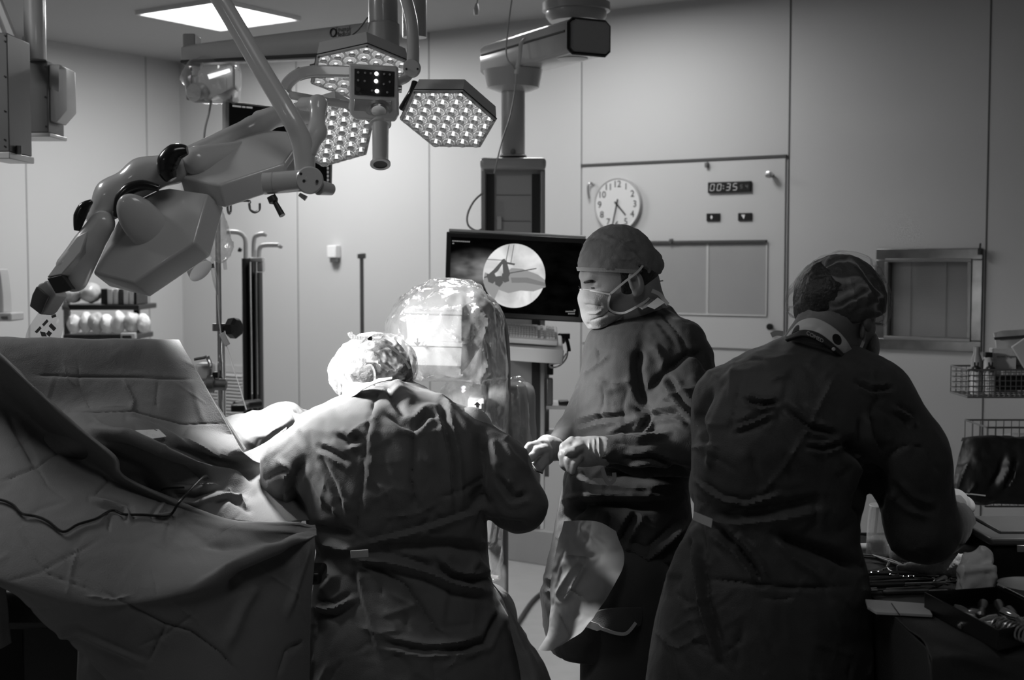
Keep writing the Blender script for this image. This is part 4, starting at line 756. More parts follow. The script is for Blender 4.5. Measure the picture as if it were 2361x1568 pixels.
# ================================================================ people
def bouffant(name, lo, hi, g=.85, sc=16., w=.07):
    """thin crinkled nonwoven: see-through, whiter where it bunches up"""
    m = bpy.data.materials.new(name); m.use_nodes = True; nt = m.node_tree; nt.nodes.clear()
    out = nt.nodes.new('ShaderNodeOutputMaterial'); tr = nt.nodes.new('ShaderNodeBsdfTransparent'); df = nt.nodes.new('ShaderNodeBsdfDiffuse'); tl = nt.nodes.new('ShaderNodeBsdfTranslucent')
    df.inputs[0].default_value = tl.inputs[0].default_value = (g, g, g, 1); tc = nt.nodes.new('ShaderNodeTexCoord'); n = nt.nodes.new('ShaderNodeTexNoise'); n.inputs['Scale'].default_value = sc; n.inputs['Detail'].default_value = 1.5; n.inputs['Distortion'].default_value = 1.2
    ab = nt.nodes.new('ShaderNodeMath'); ab.operation = 'SUBTRACT'; ab.inputs[1].default_value = .5; a2 = nt.nodes.new('ShaderNodeMath'); a2.operation = 'ABSOLUTE'
    mr = nt.nodes.new('ShaderNodeMapRange'); mr.inputs['From Min'].default_value = 0; mr.inputs['From Max'].default_value = w; mr.inputs['To Min'].default_value = hi; mr.inputs['To Max'].default_value = lo
    ms = nt.nodes.new('ShaderNodeMixShader'); ms.inputs[0].default_value = .35; mx = nt.nodes.new('ShaderNodeMixShader')
    nt.links.new(tc.outputs['Object'], n.inputs['Vector']); nt.links.new(n.outputs['Fac'], ab.inputs[0]); nt.links.new(ab.outputs[0], a2.inputs[0]); nt.links.new(a2.outputs[0], mr.inputs['Value'])
    nt.links.new(mr.outputs['Result'], mx.inputs[0]); nt.links.new(df.outputs[0], ms.inputs[1]); nt.links.new(tl.outputs[0], ms.inputs[2]); nt.links.new(tr.outputs[0], mx.inputs[1]); nt.links.new(ms.outputs[0], mx.inputs[2]); nt.links.new(mx.outputs[0], out.inputs[0]); return m
def head_frame(Hc, f, upv=(0, 0, 1)):
    f = nrm(f); s = nrm(np.cross(f, upv)); u = np.cross(s, f); A = np.array([f, s, u]); return A, (lambda a, b, c: np.asarray(Hc) + a*f + b*s + c*u)
def head_prims(Hc, f, neck_to, up=(0, 0, 1), nr=.058):
    A, L = head_frame(Hc, f, up); pr = [f_ell(L(0, 0, .005), (.097, .076, .105), A), f_ell(L(.036, 0, -.062), (.058, .056, .072), A), f_cap(L(.02, -.025, -.095), L(.062, -.008, -.120), .026), f_cap(L(.02, .025, -.095), L(.062, .008, -.120), .026),
          f_cap(L(.083, -.030, .016), L(.083, .030, .016), .0125), f_cap(L(.090, 0, .008), L(.103, 0, -.034), .008, .013) , f_ell(L(.060, .034, -.036), (.030, .024, .022), A), f_ell(L(.060, -.034, -.036), (.030, .024, .022), A)]
    pr = [p + (.018,) for p in pr]
    pr.append(f_ell(L(.096, .050, -.006), (.022, .017, .011), A) + (-1,)); pr.append(f_ell(L(.096, -.050, -.006), (.022, .017, .011), A) + (-1,))
    for s in (1, -1): pr.append(f_ell(L(.072, s*.036, -.008), (.0135, .0155, .0115), A) + (.004,))
    for s in (1, -1):
        pr.append(f_ell(L(-.012, s*.080, -.026), (.020, .009, .034), A) + (.004,)); pr.append(f_ell(L(-.008, s*.090, -.022), (.011, .009, .021), A) + (-1,)); pr.append(f_ell(L(-.004, s*.080, -.052), (.009, .006, .010), A) + (.004,))
    pr.append(f_cap(L(-.035, 0, -.055), neck_to, nr, nr*1.1) + (.03,)); pr.append(f_cap(L(.0, 0, -.09), neck_to, nr*.9, nr) + (.03,))
    return pr, L, A
def limbs(pts, rs, k=.02): return [f_cap(pts[i], pts[i+1], rs[i], rs[i+1]) + (k,) for i in range(len(pts)-1)]
def body_mesh(headpr, rest, h=.013):
    a = sdf(headpr, .0032, .018); b_ = sdf(rest, h, .04); return join((relax(a[0], a[1], 1, .4), a[1]), (relax(b_[0], b_[1], 2), b_[1]))
def flatband(pts, w, m, name, parent, th=.0016, nvec=None):
    pts = [np.asarray(p) for p in pts]; rings = []; 
    for i, p in enumerate(pts):
        T = nrm(pts[min(i+1, len(pts)-1)] - pts[max(i-1, 0)]); n = np.array([0, -1., 0]) if nvec is None else np.asarray(nvec[i] if np.ndim(nvec) > 1 else nvec, float); n = nrm(n - np.dot(n, T)*T); s = np.cross(T, n)
        ww = w[i] if hasattr(w, '__len__') else w; rings.append([p + s*ww/2 + n*th/2, p - s*ww/2 + n*th/2, p - s*ww/2 - n*th/2, p + s*ww/2 - n*th/2])
    return obj(name, MB().loft(rings), m, parent)
def pxs(pts, D, k=5): return smooth_path([P(x, y, D if np.ndim(D) == 0 else D[i]) for i, (x, y) in enumerate(pts)], k)
# ---------------------------------------------------------------- seated person in the middle, seen from behind
D1_ = 3.08
t = thing('person', 'seated person in a creased grey gown and white bouffant cap, seen from behind', 'person', (P(930, 1500, D1_)[0], D1_, 0.0))
H1 = P(866, 868, 3.27); nk = P(905, 950, 3.16)
hp, L1, A1 = head_prims(H1, [.25, .90, -.35], nk)
x0 = P(935, 1500, D1_)[0]; hip = np.array([x0, D1_+.06, .78])
rest = [f_ell(P(935, 1120, 3.1), (.17, .10, .14)), f_ell(P(935, 1290, 3.1), (.15, .10, .16)), f_ell(hip, (.19, .14, .13)), f_cap(nk, P(925, 1010, 3.12), .045, .05)]
rest += limbs([P(725, 990, 3.08), P(640, 1130, 3.12), P(690, 1170, 3.36)], [.05, .042, .03]) + limbs([P(1085, 985, 3.08), P(1190, 1150, 3.06), P(1190, 1100, 3.32)], [.05, .042, .03])
for s in (-1, 1): rest += limbs([hip + np.array([s*.10, 0, -.02]), hip + np.array([s*.16, .42, -.10]), hip + np.array([s*.17, .45, -.52]), ], [.085, .06, .045]) + limbs([hip + np.array([s*.17, .45, -.52]), hip + np.array([s*.17, .45, -.70]), hip + np.array([s*.18, .62, -.735])], [.045, .04, .035])
hb_ = body_mesh(hp, rest); body = obj('body', hb_, M['skin'], t)
rows = [(876, 858, 948, 3.20, .05), (895, 820, 985, 3.17, .075), (915, 775, 1020, 3.14, .095), (940, 732, 1062, 3.12, .115), (980, 700, 1098, 3.10, .13), (1040, 690, 1112, 3.09, .14), (1120, 692, 1118, 3.08, .145), (1200, 706, 1122, 3.08, .14), (1270, 728, 1124, 3.08, .135), (1330, 722, 1134, 3.08, .15), (1400, 716, 1150, 3.08, .175), (1480, 716, 1190, 3.08, .20), (1545, 714, 1215, 3.09, .23), (1640, 712, 1235, 3.10, .26), (1760, 716, 1240, 3.12, .28)]
pr = [f_loft(rows, 2.3)] + [p[:3] + (.035,) for p in limbs([P(748, 1002, 3.08), P(676, 1075, 3.07), P(632, 1145, 3.09)], [.062, .072, .048])] + [p[:3] + (.02,) for p in limbs([P(636, 1150, 3.09), P(660, 1175, 3.25)], [.047, .045])] + [p[:3] + (.035,) for p in limbs([P(1058, 1000, 3.08), P(1145, 1082, 3.06), P(1196, 1165, 3.04)], [.066, .076, .062])] + [p[:3] + (.025,) for p in limbs([P(1196, 1165, 3.04), P(1190, 1110, 3.30)], [.062, .045])]
pr += [f_cap(hip + np.array([-.10, 0, -.02]), hip + np.array([-.17, .42, -.10]), .12, .10) + (.05,), f_cap(hip + np.array([.10, 0, -.02]), hip + np.array([.17, .42, -.10]), .12, .10) + (.05,)]
V, Fq = sdf(pr, .0052, .03)
cr = [([(880, 888), (862, 925), (845, 1010), (833, 1110), (822, 1200), (815, 1262)], 7, -.012, 's'), ([(868, 925), (851, 1010), (840, 1110)], 16, .008), ([(890, 885), (915, 930), (935, 965)], 9, -.016, 'g'), ([(905, 872), (935, 905), (950, 930)], 10, .008), ([(955, 985), (953, 1050), (950, 1110), (968, 1192)], 5, -.013, 's'), ([(893, 952), (925, 975), (957, 985), (985, 955), (1018, 958)], 9, -.014, 'w'), ([(965, 1000), (1000, 1080)], 12, .006),
      ([(1018, 930), (1030, 985), (1046, 1060), (1055, 1170)], 8, -.012, 'w'), ([(1000, 900), (1040, 940), (1090, 1000)], 10, .009), ([(1112, 1000), (1108, 1060), (1104, 1150), (1112, 1175)], 15, -.034, 'g'), ([(1130, 1010), (1150, 1080)], 12, .010), ([(735, 1030), (770, 1045), (800, 1065)], 7, -.011, 'w'), ([(775, 1000), (800, 1020), (835, 1010)], 9, -.012, 'w'), ([(700, 1060), (678, 1110), (672, 1140), (694, 1190)], 11, -.026, 'g'),
      ([(640, 1060), (668, 1085), (655, 1110)], 7, .010), ([(600, 1110), (640, 1090), (675, 1080)], 6, -.008, 's'), ([(740, 1060), (770, 1120), (790, 1190)], 7, -.009, 'w'), ([(700, 1065), (740, 1140), (800, 1200)], 9, .008), ([(715, 1215), (760, 1228), (815, 1232)], 10, -.022, 'g'), ([(740, 1250), (780, 1262), (815, 1268)], 7, .012),
      ([(815, 1255), (900, 1238), (985, 1215), (1060, 1190), (1125, 1168)], 7, .020, 'step'), ([(850, 1262), (940, 1262), (1040, 1260), (1125, 1270)], 14, -.022, 'g'), ([(815, 1290), (900, 1296), (985, 1320), (1050, 1350), (1128, 1365)], 9, .016, 'w'), ([(835, 1295), (930, 1345), (990, 1425), (1022, 1470)], 8, -.016, 's'), ([(815, 1292), (832, 1380), (850, 1440), (878, 1530)], 9, -.020, 'step'), ([(740, 1300), (770, 1330), (735, 1370)], 10, .015), ([(720, 1400), (770, 1405), (815, 1380)], 8, .014, 'w'),
      ([(1000, 1290), (1040, 1330), (1090, 1340), (1130, 1330)], 8, -.010, 'w'), ([(1130, 1330), (1100, 1290), (1070, 1340)], 8, .010), ([(1130, 1400), (1160, 1440), (1195, 1520)], 12, .012), ([(1150, 1400), (1120, 1480), (1040, 1500)], 9, -.012, 'w'), ([(880, 1480), (980, 1500), (1090, 1495)], 8, -.012, 'w'), ([(860, 1105), (900, 1140), (905, 1160)], 6, .006), ([(1010, 1150), (1070, 1130), (1105, 1110)], 6, -.008, 's'), ([(1010, 1160), (960, 1185), (880, 1195)], 5, .006, 's'),
      ([(1150, 1100), (1185, 1150), (1215, 1140)], 8, -.010, 'w'), ([(1120, 1200), (1170, 1210), (1220, 1215)], 10, -.014), ([(1160, 1020), (1180, 1050), (1215, 1080)], 8, .008)]
obj('gown', cloth(V, Fq, .0075, 5.2, 1, cr + rand_creases(1, 600, 930, 1230, 1560, 110, .006), (1, 1, .75), .0022), M['gown'], t)
V, Fq = sdf([f_ell(P(866, 862, 3.26), (.090, .10, .100))], .007); obj('hair', cloth(V, Fq, .004, 20, 9, (), (1, 1, 1), .002), M['hair'], t)
obj('hair_fringe', MB().ell(P(938, 880, 3.27), (.016, .03, .024)), M['hair'], t)
V, Fq = sdf([f_ell(P(864, 852, 3.26), (.098, .108, .094)), f_ell(P(905, 845, 3.26), (.052, .07, .07)), f_ell(P(815, 866, 3.26), (.060, .062, .052))], .0045, .03)
obj('bouffant_cap', cloth(V, Fq, .0075, 13, 2, [([(850, 800), (880, 850), (930, 870)], 5, .009, 's'), ([(790, 850), (830, 870), (850, 900)], 5, .008, 's'), ([(840, 870), (860, 850), (872, 880), (868, 910)], 4, .009, 's'), ([(880, 830), (915, 860)], 4, .008, 's'), ([(900, 870), (930, 850), (940, 830)], 4, -.008, 's'), ([(880, 900), (930, 885), (946, 870)], 5, -.008)], (1, 1, 1), .003, 1), bouffant('cap_nonwoven', .16, .85, .62, 13, .06), t)
tie = M['tie']
flatband(pxs([(806, 766), (812, 776), (835, 780), (858, 780)], 3.12, 4), [.012]*6+[.009]*7, tie, 'mask_tie', t)
flatband(pxs([(848, 783), (868, 772), (884, 775), (876, 783), (850, 782)], 3.12, 4), .006, tie, 'mask_tie', t)
flatband(pxs([(850, 781), (815, 798), (790, 820), (778, 845)], [3.13, 3.13, 3.14, 3.15], 5), .006, tie, 'mask_tie', t)
flatband(pxs([(855, 783), (890, 795), (925, 820), (945, 850)], [3.13, 3.13, 3.14, 3.16], 5), .006, tie, 'mask_tie', t)
flatband(pxs([(838, 848), (855, 842), (864, 862), (862, 890)], 3.125, 5), .005, tie, 'mask_tie', t)
V, Fq = patch([[(798, 925, 3.10), (830, 905, 3.06), (870, 885, 3.05), (905, 876, 3.06)], [(792, 915, 3.14), (828, 896, 3.12), (870, 876, 3.11), (905, 868, 3.12)]], 40, 8, .004, 14, 2); obj('inner_collar', (V, Fq), M['mask'], t, solid=.002)
V, Fq = patch([[(1128, 1330, 3.0), (1150, 1365, 2.99), (1172, 1400, 2.98)], [(1165, 1395, 2.97), (1185, 1430, 2.96), (1200, 1440, 2.99)], [(1180, 1470, 2.94), (1205, 1480, 2.93), (1222, 1480, 2.97)], [(1195, 1530, 2.92), (1230, 1540, 2.91), (1258, 1535, 2.95)], [(1205, 1610, 2.90), (1245, 1610, 2.89), (1285, 1610, 2.93)]], 30, 60, .006, 10); obj('gown_flap', (V, Fq), M['drape'], t, solid=.002)
obj('waist_tape', MB().box(P(829, 1277, 2.925), (.040, .004, .017), np.array([nrm([1, 0, .06]), [0, 1, 0], nrm([-.06, 0, 1])])), M['tape'], t, bevel=.001)
# stool
t = thing('stool', 'dark round stool under the seated person', 'stool', (x0, D1_+.02, 0))
obj('seat', MB().lathe((x0, D1_+.04, .50), (0, 0, 1), [(.02, 0), (.18, .005), (.20, .03), (.195, .075), (.16, .09), (0, .092)], 40), M['black'], t)
obj('post', MB().lathe((x0, D1_+.04, .10), (0, 0, 1), [(.035, 0), (.035, .2), (.02, .21), (.02, .405)], 20), M['steel'], t)
for i in range(5):
    a = i*2*math.pi/5 + .3; e = np.array([x0 + .26*math.cos(a), D1_+.04+.26*math.sin(a), .07]); lg = obj('leg', MB().tube([(x0, D1_+.04, .12), e], [.018, .013], 10), M['steel'], t)
    obj('caster', MB().cyl(e - [0, .01, .045], e + [0, .01, -.045], .025), M['black'], lg)
# ---------------------------------------------------------------- standing person in profile
D2_ = 3.42
t = thing('person', 'standing masked person in profile with dark cap and white gloves, looking down', 'person', (P(1455, 1500, D2_)[0], D2_, 0.0))
H2 = P(1427, 631, D2_); nk = P(1492, 750, 3.47)
hp, L2, A2 = head_prims(H2, [-.93, -.24, -.27], nk, nr=.062)
xc = P(1455, 1500, D2_)[0]; rest = [f_ell(P(1495, 930, D2_), (.13, .10, .14)), f_ell(P(1465, 1150, D2_), (.13, .10, .16)), f_cap(nk, P(1490, 830, D2_), .05, .07)]
rest += limbs([P(1565, 830, 3.38), P(1585, 1030, 3.28), P(1400, 1040, 3.2)], [.05, .042, .028]) + limbs([P(1400, 830, 3.55), P(1350, 1000, 3.55), P(1275, 1035, 3.38)], [.05, .04, .028])
for s in (-1, 1): rest += limbs([(xc + s*.02, D2_ + s*.09, .88), (xc + .02*s - .02, D2_ + s*.11, .48), (xc + .03, D2_ + s*.11, .09), (xc - .12, D2_ + s*.12, .05)], [.085, .06, .045, .035])
b_ = body_mesh(hp, rest); body = obj('body', b_, M['skin'], t)
rows = [(706, 1470, 1545, 3.46, .05), (722, 1440, 1560, 3.45, .075), (742, 1382, 1582, 3.44, .10), (765, 1360, 1602, 3.43, .125), (800, 1346, 1628, 3.42, .145), (860, 1338, 1645, 3.42, .15), (940, 1332, 1640, 3.42, .15), (1020, 1326, 1620, 3.42, .15), (1085, 1306, 1600, 3.42, .15), (1110, 1296, 1592, 3.42, .15), (1160, 1288, 1590, 3.42, .16), (1230, 1280, 1598, 3.42, .17), (1300, 1262, 1590, 3.42, .18), (1370, 1246, 1560, 3.42, .19), (1440, 1250, 1535, 3.42, .19), (1485, 1262, 1505, 3.42, .18)]
pr = [f_loft(rows, 2.3)] + [p[:3] + (.03,) for p in limbs([P(1560, 810, 3.36), P(1592, 930, 3.29), P(1580, 1030, 3.24)], [.085, .078, .066])] + [p[:3] + (.02,) for p in limbs([P(1580, 1035, 3.24), P(1480, 1048, 3.20), P(1402, 1040, 3.18)], [.064, .050, .038])] + [p[:3] + (.02,) for p in limbs([P(1390, 890, 3.56), P(1325, 1005, 3.46), P(1288, 1032, 3.40)], [.07, .050, .036])]
V, Fq = sdf(pr, .0052, .03)
cr = [([(1478, 800), (1470, 850), (1478, 900), (1492, 940)], 11, -.026, 'g'), ([(1495, 905), (1540, 850), (1590, 812), (1615, 815), (1645, 865)], 8, -.022, 'g'), ([(1345, 865), (1375, 838), (1405, 818)], 5, .008, 's'), ([(1505, 735), (1535, 770), (1560, 805)], 6, .009, 'step'), ([(1525, 720), (1560, 760), (1585, 805)], 5, -.009, 's'), ([(1500, 790), (1530, 830), (1530, 900)], 9, .010), ([(1520, 930), (1560, 905), (1625, 890)], 6, .009, 's'), ([(1500, 960), (1560, 950), (1590, 970)], 8, -.014, 'w'), ([(1460, 940), (1500, 960), (1470, 1000)], 7, -.012, 'w'),
      ([(1540, 870), (1570, 920), (1610, 960)], 8, -.012, 'w'), ([(1420, 1005), (1470, 1015), (1540, 1000)], 7, .011, 'w'), ([(1440, 1060), (1500, 1055), (1560, 1075)], 7, -.012, 'w'), ([(1330, 980), (1380, 965), (1440, 960)], 7, -.011, 'w'), ([(1400, 1000), (1430, 985), (1480, 960)], 7, .010), ([(1390, 1090), (1480, 1098), (1590, 1092)], 13, -.040, 'g'), ([(1300, 1085), (1360, 1108), (1450, 1118), (1590, 1112)], 8, .018, 'step'), ([(1290, 1150), (1330, 1148), (1400, 1143), (1500, 1143), (1590, 1150)], 9, .012), ([(1300, 1195), (1340, 1165), (1400, 1160), (1480, 1168), (1550, 1155)], 12, -.030, 'g'),
      ([(1402, 1180), (1405, 1240), (1410, 1280)], 9, -.020, 'g'), ([(1470, 1180), (1440, 1230), (1425, 1270)], 9, -.018, 'w'), ([(1430, 1255), (1490, 1290), (1540, 1245), (1575, 1210)], 9, .020, 'w'), ([(1450, 1300), (1500, 1330), (1560, 1310)], 12, -.022, 'g'), ([(1420, 1350), (1450, 1400), (1470, 1450)], 10, -.02, 'w'), ([(1250, 1345), (1300, 1355), (1330, 1300)], 8, -.012, 'w'), ([(1370, 870), (1400, 900), (1440, 890)], 9, .006)]
obj('gown', cloth(V, Fq, .007, 6.2, 5, cr + rand_creases(2, 1250, 740, 1640, 1480, 110, .0055, 70, 4), (1, 1, .8), .0022), M['gown2'], t)
V, Fq = sdf([p[:3] + (.03,) for s in (-1, 1) for p in limbs([(xc + s*.02, D2_ + s*.09, .86), (xc + .02*s - .02, D2_ + s*.11, .48), (xc + .03, D2_ + s*.11, .12)], [.12, .10, .085])], .012); obj('trousers', cloth(V, Fq, .006, 7, 8), M['gown2'], t)
for s in (-1, 1): V, Fq = sdf([f_cap((xc + .03, D2_ + s*.11, .055), (xc - .14, D2_ + s*.12, .042), .05, .038) + (.01,)], .01); obj('clog', (V, Fq), M['offwhite'], t)
# cap, hair, mask, ties
def cut_u(L, A, a0, u0, a1, u1, keep_up=True):
    p0, p1 = L(a0, 0, u0), L(a1, 0, u1); d = nrm(p1 - p0); n = nrm(np.cross(A[1], d)); n = n if np.dot(n, A[2]) > 0 else -n
    return (lambda G: -((G - p0) @ n)) if keep_up else (lambda G: (G - p0) @ n)
V, Fq = sdf([f_ell(L2(-.004, 0, .022), (.105, .086, .106), A2), f_ell(L2(-.085, 0, .0), (.036, .045, .030), A2) + (.03,)], .0042, .02, cut=cut_u(L2, A2, .10, .038, -.10, -.030))
obj('surgical_cap', cloth(V, Fq, .0038, 15, 6, [([(1385, 538), (1420, 555), (1460, 580), (1478, 605)], 3, .008, 's'), ([(1420, 548), (1440, 560), (1460, 555)], 3, .006, 's'), ([(1415, 595), (1450, 600), (1465, 590)], 3, .005, 's'), ([(1345, 545), (1400, 550)], 5, -.004), ([(1440, 575), (1475, 585)], 3, -.006, 's'), ([(1470, 610), (1490, 625), (1475, 635)], 4, -.008, 'w')], (1, 1, 1), .0022, 1), M['cap'], t)
ring = []
for th in np.linspace(-.5*math.pi-.2, .5*math.pi+1.2, 28):
    a_, s_ = .106*math.cos(th)-.004, .085*math.sin(th); uu = np.interp(a_, [-.10, .10], [-.030, .038]); ring.append(L2(a_, s_ if True else 0, uu + .003))
V, Fq = sdf([f_ell(L2(-.01, 0, .0), (.094, .080, .10), A2)], .005, cut=lambda G: np.maximum((G - L2(.026, 0, -.012)) @ nrm(A2[0] + .15*A2[2]), np.maximum((L2(0, 0, -.058) - G) @ A2[2], -1)))
obj('hair', (V, Fq), M['hair'], t)
flatband(ring, .010, M['capband'], 'cap_band', t, .003, nvec=[nrm(A2[0]*math.cos(th) + A2[1]*math.sin(th)) for th in np.linspace(-.5*math.pi-.2, .5*math.pi+1.2, 28)])
side = 1 if A2[1][1] < 0 else -1
HV = b_[0]
def onface(pts, rr, nm, lift=.001, flat=.7): pp = smooth_path([on_sheet(HV, x, y, lift) for x, y in pts], 5); obj(nm, MB().tube(pp, np.interp(np.linspace(0, 1, len(pp)), np.linspace(0, 1, len(rr)), rr), 8, flat=flat), M['hair'], t)
onface([(1344, 654), (1352, 650), (1364, 648), (1378, 650), (1391, 655)], [.003, .0052, .0050, .004, .0015], 'eyebrow')
onface([(1349, 659), (1357, 663), (1369, 664), (1381, 661)], [.0012, .0024, .0024, .001], 'eyelashes')
onface([(1334, 660), (1337, 664), (1335, 667)], [.001, .002, .001], 'eyelashes')
onface([(1353, 658), (1364, 656), (1376, 658)], [.0005, .0011, .0005], 'eyelid_crease', 0)
mrows = [[(1349, 668, 3.48), (1338, 668, 3.43), (1346, 668, 3.37), (1368, 671, 3.345), (1390, 675, 3.335), (1407, 679, 3.335)],
         [(1343, 690, 3.48), (1332, 690, 3.42), (1342, 691, 3.35), (1365, 693, 3.325), (1388, 696, 3.325), (1406, 700, 3.335)],
         [(1348, 714, 3.48), (1337, 714, 3.42), (1348, 715, 3.36), (1370, 716, 3.33), (1390, 717, 3.33), (1404, 719, 3.335)],
         [(1353, 736, 3.48), (1343, 736, 3.43), (1352, 738, 3.37), (1375, 738, 3.34), (1400, 732, 3.335), (1432, 724, 3.345)],
         [(1365, 756, 3.47), (1356, 757, 3.43), (1364, 759, 3.39), (1384, 757, 3.36), (1408, 746, 3.36), (1438, 726, 3.36)]]
V, Fq = patch(mrows, 60, 50, .0015, 14, 3, [([(1348, 702), (1370, 705), (1392, 706)], 2.5, -.005, 's'), ([(1356, 722), (1375, 722), (1390, 712)], 2.5, .006, 's'), ([(1360, 740), (1390, 730), (1405, 718)], 2.5, -.006, 's'), ([(1354, 745), (1362, 752)], 3, -.005, 's')], .0006)
obj('face_mask', (V, Fq), M['mask'], t, solid=.0015)
flatband(pxs([(1337, 667), (1368, 671), (1407, 679)], [3.41, 3.338, 3.328], 6), .004, tie, 'mask_edge', t)
flatband(pxs([(1406, 679), (1440, 650), (1472, 625), (1489, 600), (1490, 592)], [3.33, 3.33, 3.335, 3.37, 3.39], 6), .0055, tie, 'mask_tie', t)
flatband(pxs([(1407, 679), (1402, 700), (1406, 714), (1420, 721), (1440, 721), (1470, 706), (1492, 692), (1500, 680)], [3.33, 3.33, 3.335, 3.335, 3.335, 3.335, 3.36, 3.40], 5), .0055, tie, 'mask_tie', t)
V, Fq = sdf([f_ell(P(1499, 603, 3.43), (.012, .012, .010)), f_cap(P(1496, 598, 3.43), P(1504, 592, 3.42), .004), f_cap(P(1499, 605, 3.43), P(1500, 635, 3.42), .006, .004)], .0022, .008); obj('tie_knot', (V, Fq), M['mask'], t)
for pts in ([(1500, 635), (1497, 655), (1503, 668)], [(1503, 655), (1515, 650), (1529, 647)], [(1500, 645), (1494, 662), (1498, 675)]): flatband(pxs(pts, 3.42, 4), .0035, tie, 'tie_tail', t)
V, Fq = patch([[(1468, 706, 3.36), (1490, 698, 3.36), (1506, 682, 3.40), (1512, 668, 3.46)], [(1482, 714, 3.34), (1505, 704, 3.35), (1520, 690, 3.40), (1524, 676, 3.46)]], 30, 8, .001, 9); obj('collar', (V, Fq), M['cap'], t, solid=.003)
obj('collar_tape', MB().prism([P(1491, 706, 3.335), P(1517, 686, 3.345), P(1533, 698, 3.335), P(1509, 713, 3.325)][::-1], (0, .003, 0)), M['tape'], t)
flatband(pxs([(1503, 670), (1520, 678), (1530, 690), (1540, 702)], 3.36, 4), .010, M['tape'], 'neck_tie', t)
# gloved hands
def px_limb(pts, r, k=.004): p = [P(*q) for q in pts]; rr = r if hasattr(r, '__len__') else [r]*len(p); return limbs(p, rr, k)
pr = [f_cap(P(1392, 1040, 3.18), P(1368, 1038, 3.18), .036, .031) + (.01,), f_cap(P(1368, 1036, 3.18), P(1334, 1032, 3.175), .031, .027) + (.012,), f_ell(P(1330, 1046, 3.175), (.034, .020, .030)) + (.014,), f_ell(P(1352, 1052, 3.175), (.034, .018, .026)) + (.014,)]
pr += px_limb([(1318, 1018, 3.17), (1300, 1030, 3.16), (1296, 1050, 3.155), (1300, 1058, 3.165)], [.013, .0105, .0095, .008]) + px_limb([(1312, 1036, 3.155), (1298, 1052, 3.15), (1299, 1072, 3.15), (1303, 1078, 3.155)], [.013, .0100, .0090, .008]) + px_limb([(1320, 1048, 3.15), (1310, 1062, 3.14), (1313, 1082, 3.14)], [.013, .0100, .0088]) + px_limb([(1332, 1056, 3.15), (1324, 1070, 3.135), (1321, 1088, 3.135)], [.013, .0092, .0080]) + px_limb([(1340, 1030, 3.16), (1322, 1040, 3.135), (1306, 1044, 3.13)], [.014, .011, .009])
V, Fq = sdf(pr, .0026, .006); obj('glove', cloth(V, Fq, .0012, 26, 3, [([(1360, 1012), (1358, 1040), (1366, 1060)], 3, .004, 's'), ([(1370, 1008), (1370, 1040), (1378, 1062)], 3, .004, 's'), ([(1380, 1007), (1380, 1035), (1386, 1062)], 3, .005, 's')], (1, 1, 1), .0005, 1), M['glove'], t)
pr = [f_cap(P(1276, 1036, 3.36), P(1262, 1030, 3.34), .031, .030) + (.01,), f_ell(P(1252, 1046, 3.33), (.030, .020, .034)) + (.014,)]
pr += px_limb([(1246, 1024, 3.32), (1222, 1030, 3.30), (1210, 1042, 3.29), (1211, 1056, 3.29)], [.013, .0115, .010, .008]) + px_limb([(1254, 1036, 3.31), (1238, 1040, 3.29), (1228, 1052, 3.28), (1222, 1060, 3.28)], [.014, .012, .0105, .0085]) + px_limb([(1250, 1030, 3.33), (1226, 1042, 3.32), (1222, 1066, 3.31)], [.013, .010, .008]) + px_limb([(1254, 1052, 3.31), (1238, 1070, 3.30), (1228, 1072, 3.30)], [.014, .010, .008]) + px_limb([(1256, 1064, 3.31), (1246, 1080, 3.30), (1236, 1078, 3.30)], [.013, .009, .008])
V, Fq = sdf(pr, .0026, .006); obj('glove', cloth(V, Fq, .0012, 26, 7, [([(1262, 1010), (1272, 1030), (1276, 1055)], 3, .004, 's')], (1, 1, 1), .0005, 1), M['glove'], t)
flatband(pxs([(1388, 1078), (1398, 1108), (1406, 1114), (1416, 1106), (1416, 1090)], 3.14, 5), .010, mat('belt_loop', .30, .7, vary=.03), 'gown_loop', t)
# lit inner skirt panel of the gown
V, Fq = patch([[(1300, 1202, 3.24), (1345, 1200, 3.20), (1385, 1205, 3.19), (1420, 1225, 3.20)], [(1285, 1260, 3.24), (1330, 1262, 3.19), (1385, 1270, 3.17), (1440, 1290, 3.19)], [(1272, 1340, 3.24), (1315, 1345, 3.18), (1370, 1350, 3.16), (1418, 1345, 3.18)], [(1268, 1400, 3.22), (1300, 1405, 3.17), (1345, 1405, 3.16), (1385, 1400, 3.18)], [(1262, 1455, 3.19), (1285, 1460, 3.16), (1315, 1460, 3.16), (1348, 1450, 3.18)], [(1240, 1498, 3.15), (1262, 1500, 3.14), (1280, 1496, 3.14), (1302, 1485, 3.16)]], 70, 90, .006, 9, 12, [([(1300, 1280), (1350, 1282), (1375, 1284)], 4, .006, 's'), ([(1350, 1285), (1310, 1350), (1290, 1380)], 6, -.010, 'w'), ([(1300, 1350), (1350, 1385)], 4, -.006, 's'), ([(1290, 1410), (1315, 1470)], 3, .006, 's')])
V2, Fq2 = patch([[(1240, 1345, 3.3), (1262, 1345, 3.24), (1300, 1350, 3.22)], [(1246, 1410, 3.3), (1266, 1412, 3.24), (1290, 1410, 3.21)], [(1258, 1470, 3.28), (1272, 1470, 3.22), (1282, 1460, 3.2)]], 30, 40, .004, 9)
obj('gown_panel', (V, Fq), bouffant('gown_inner', 1., 1., .42), t)
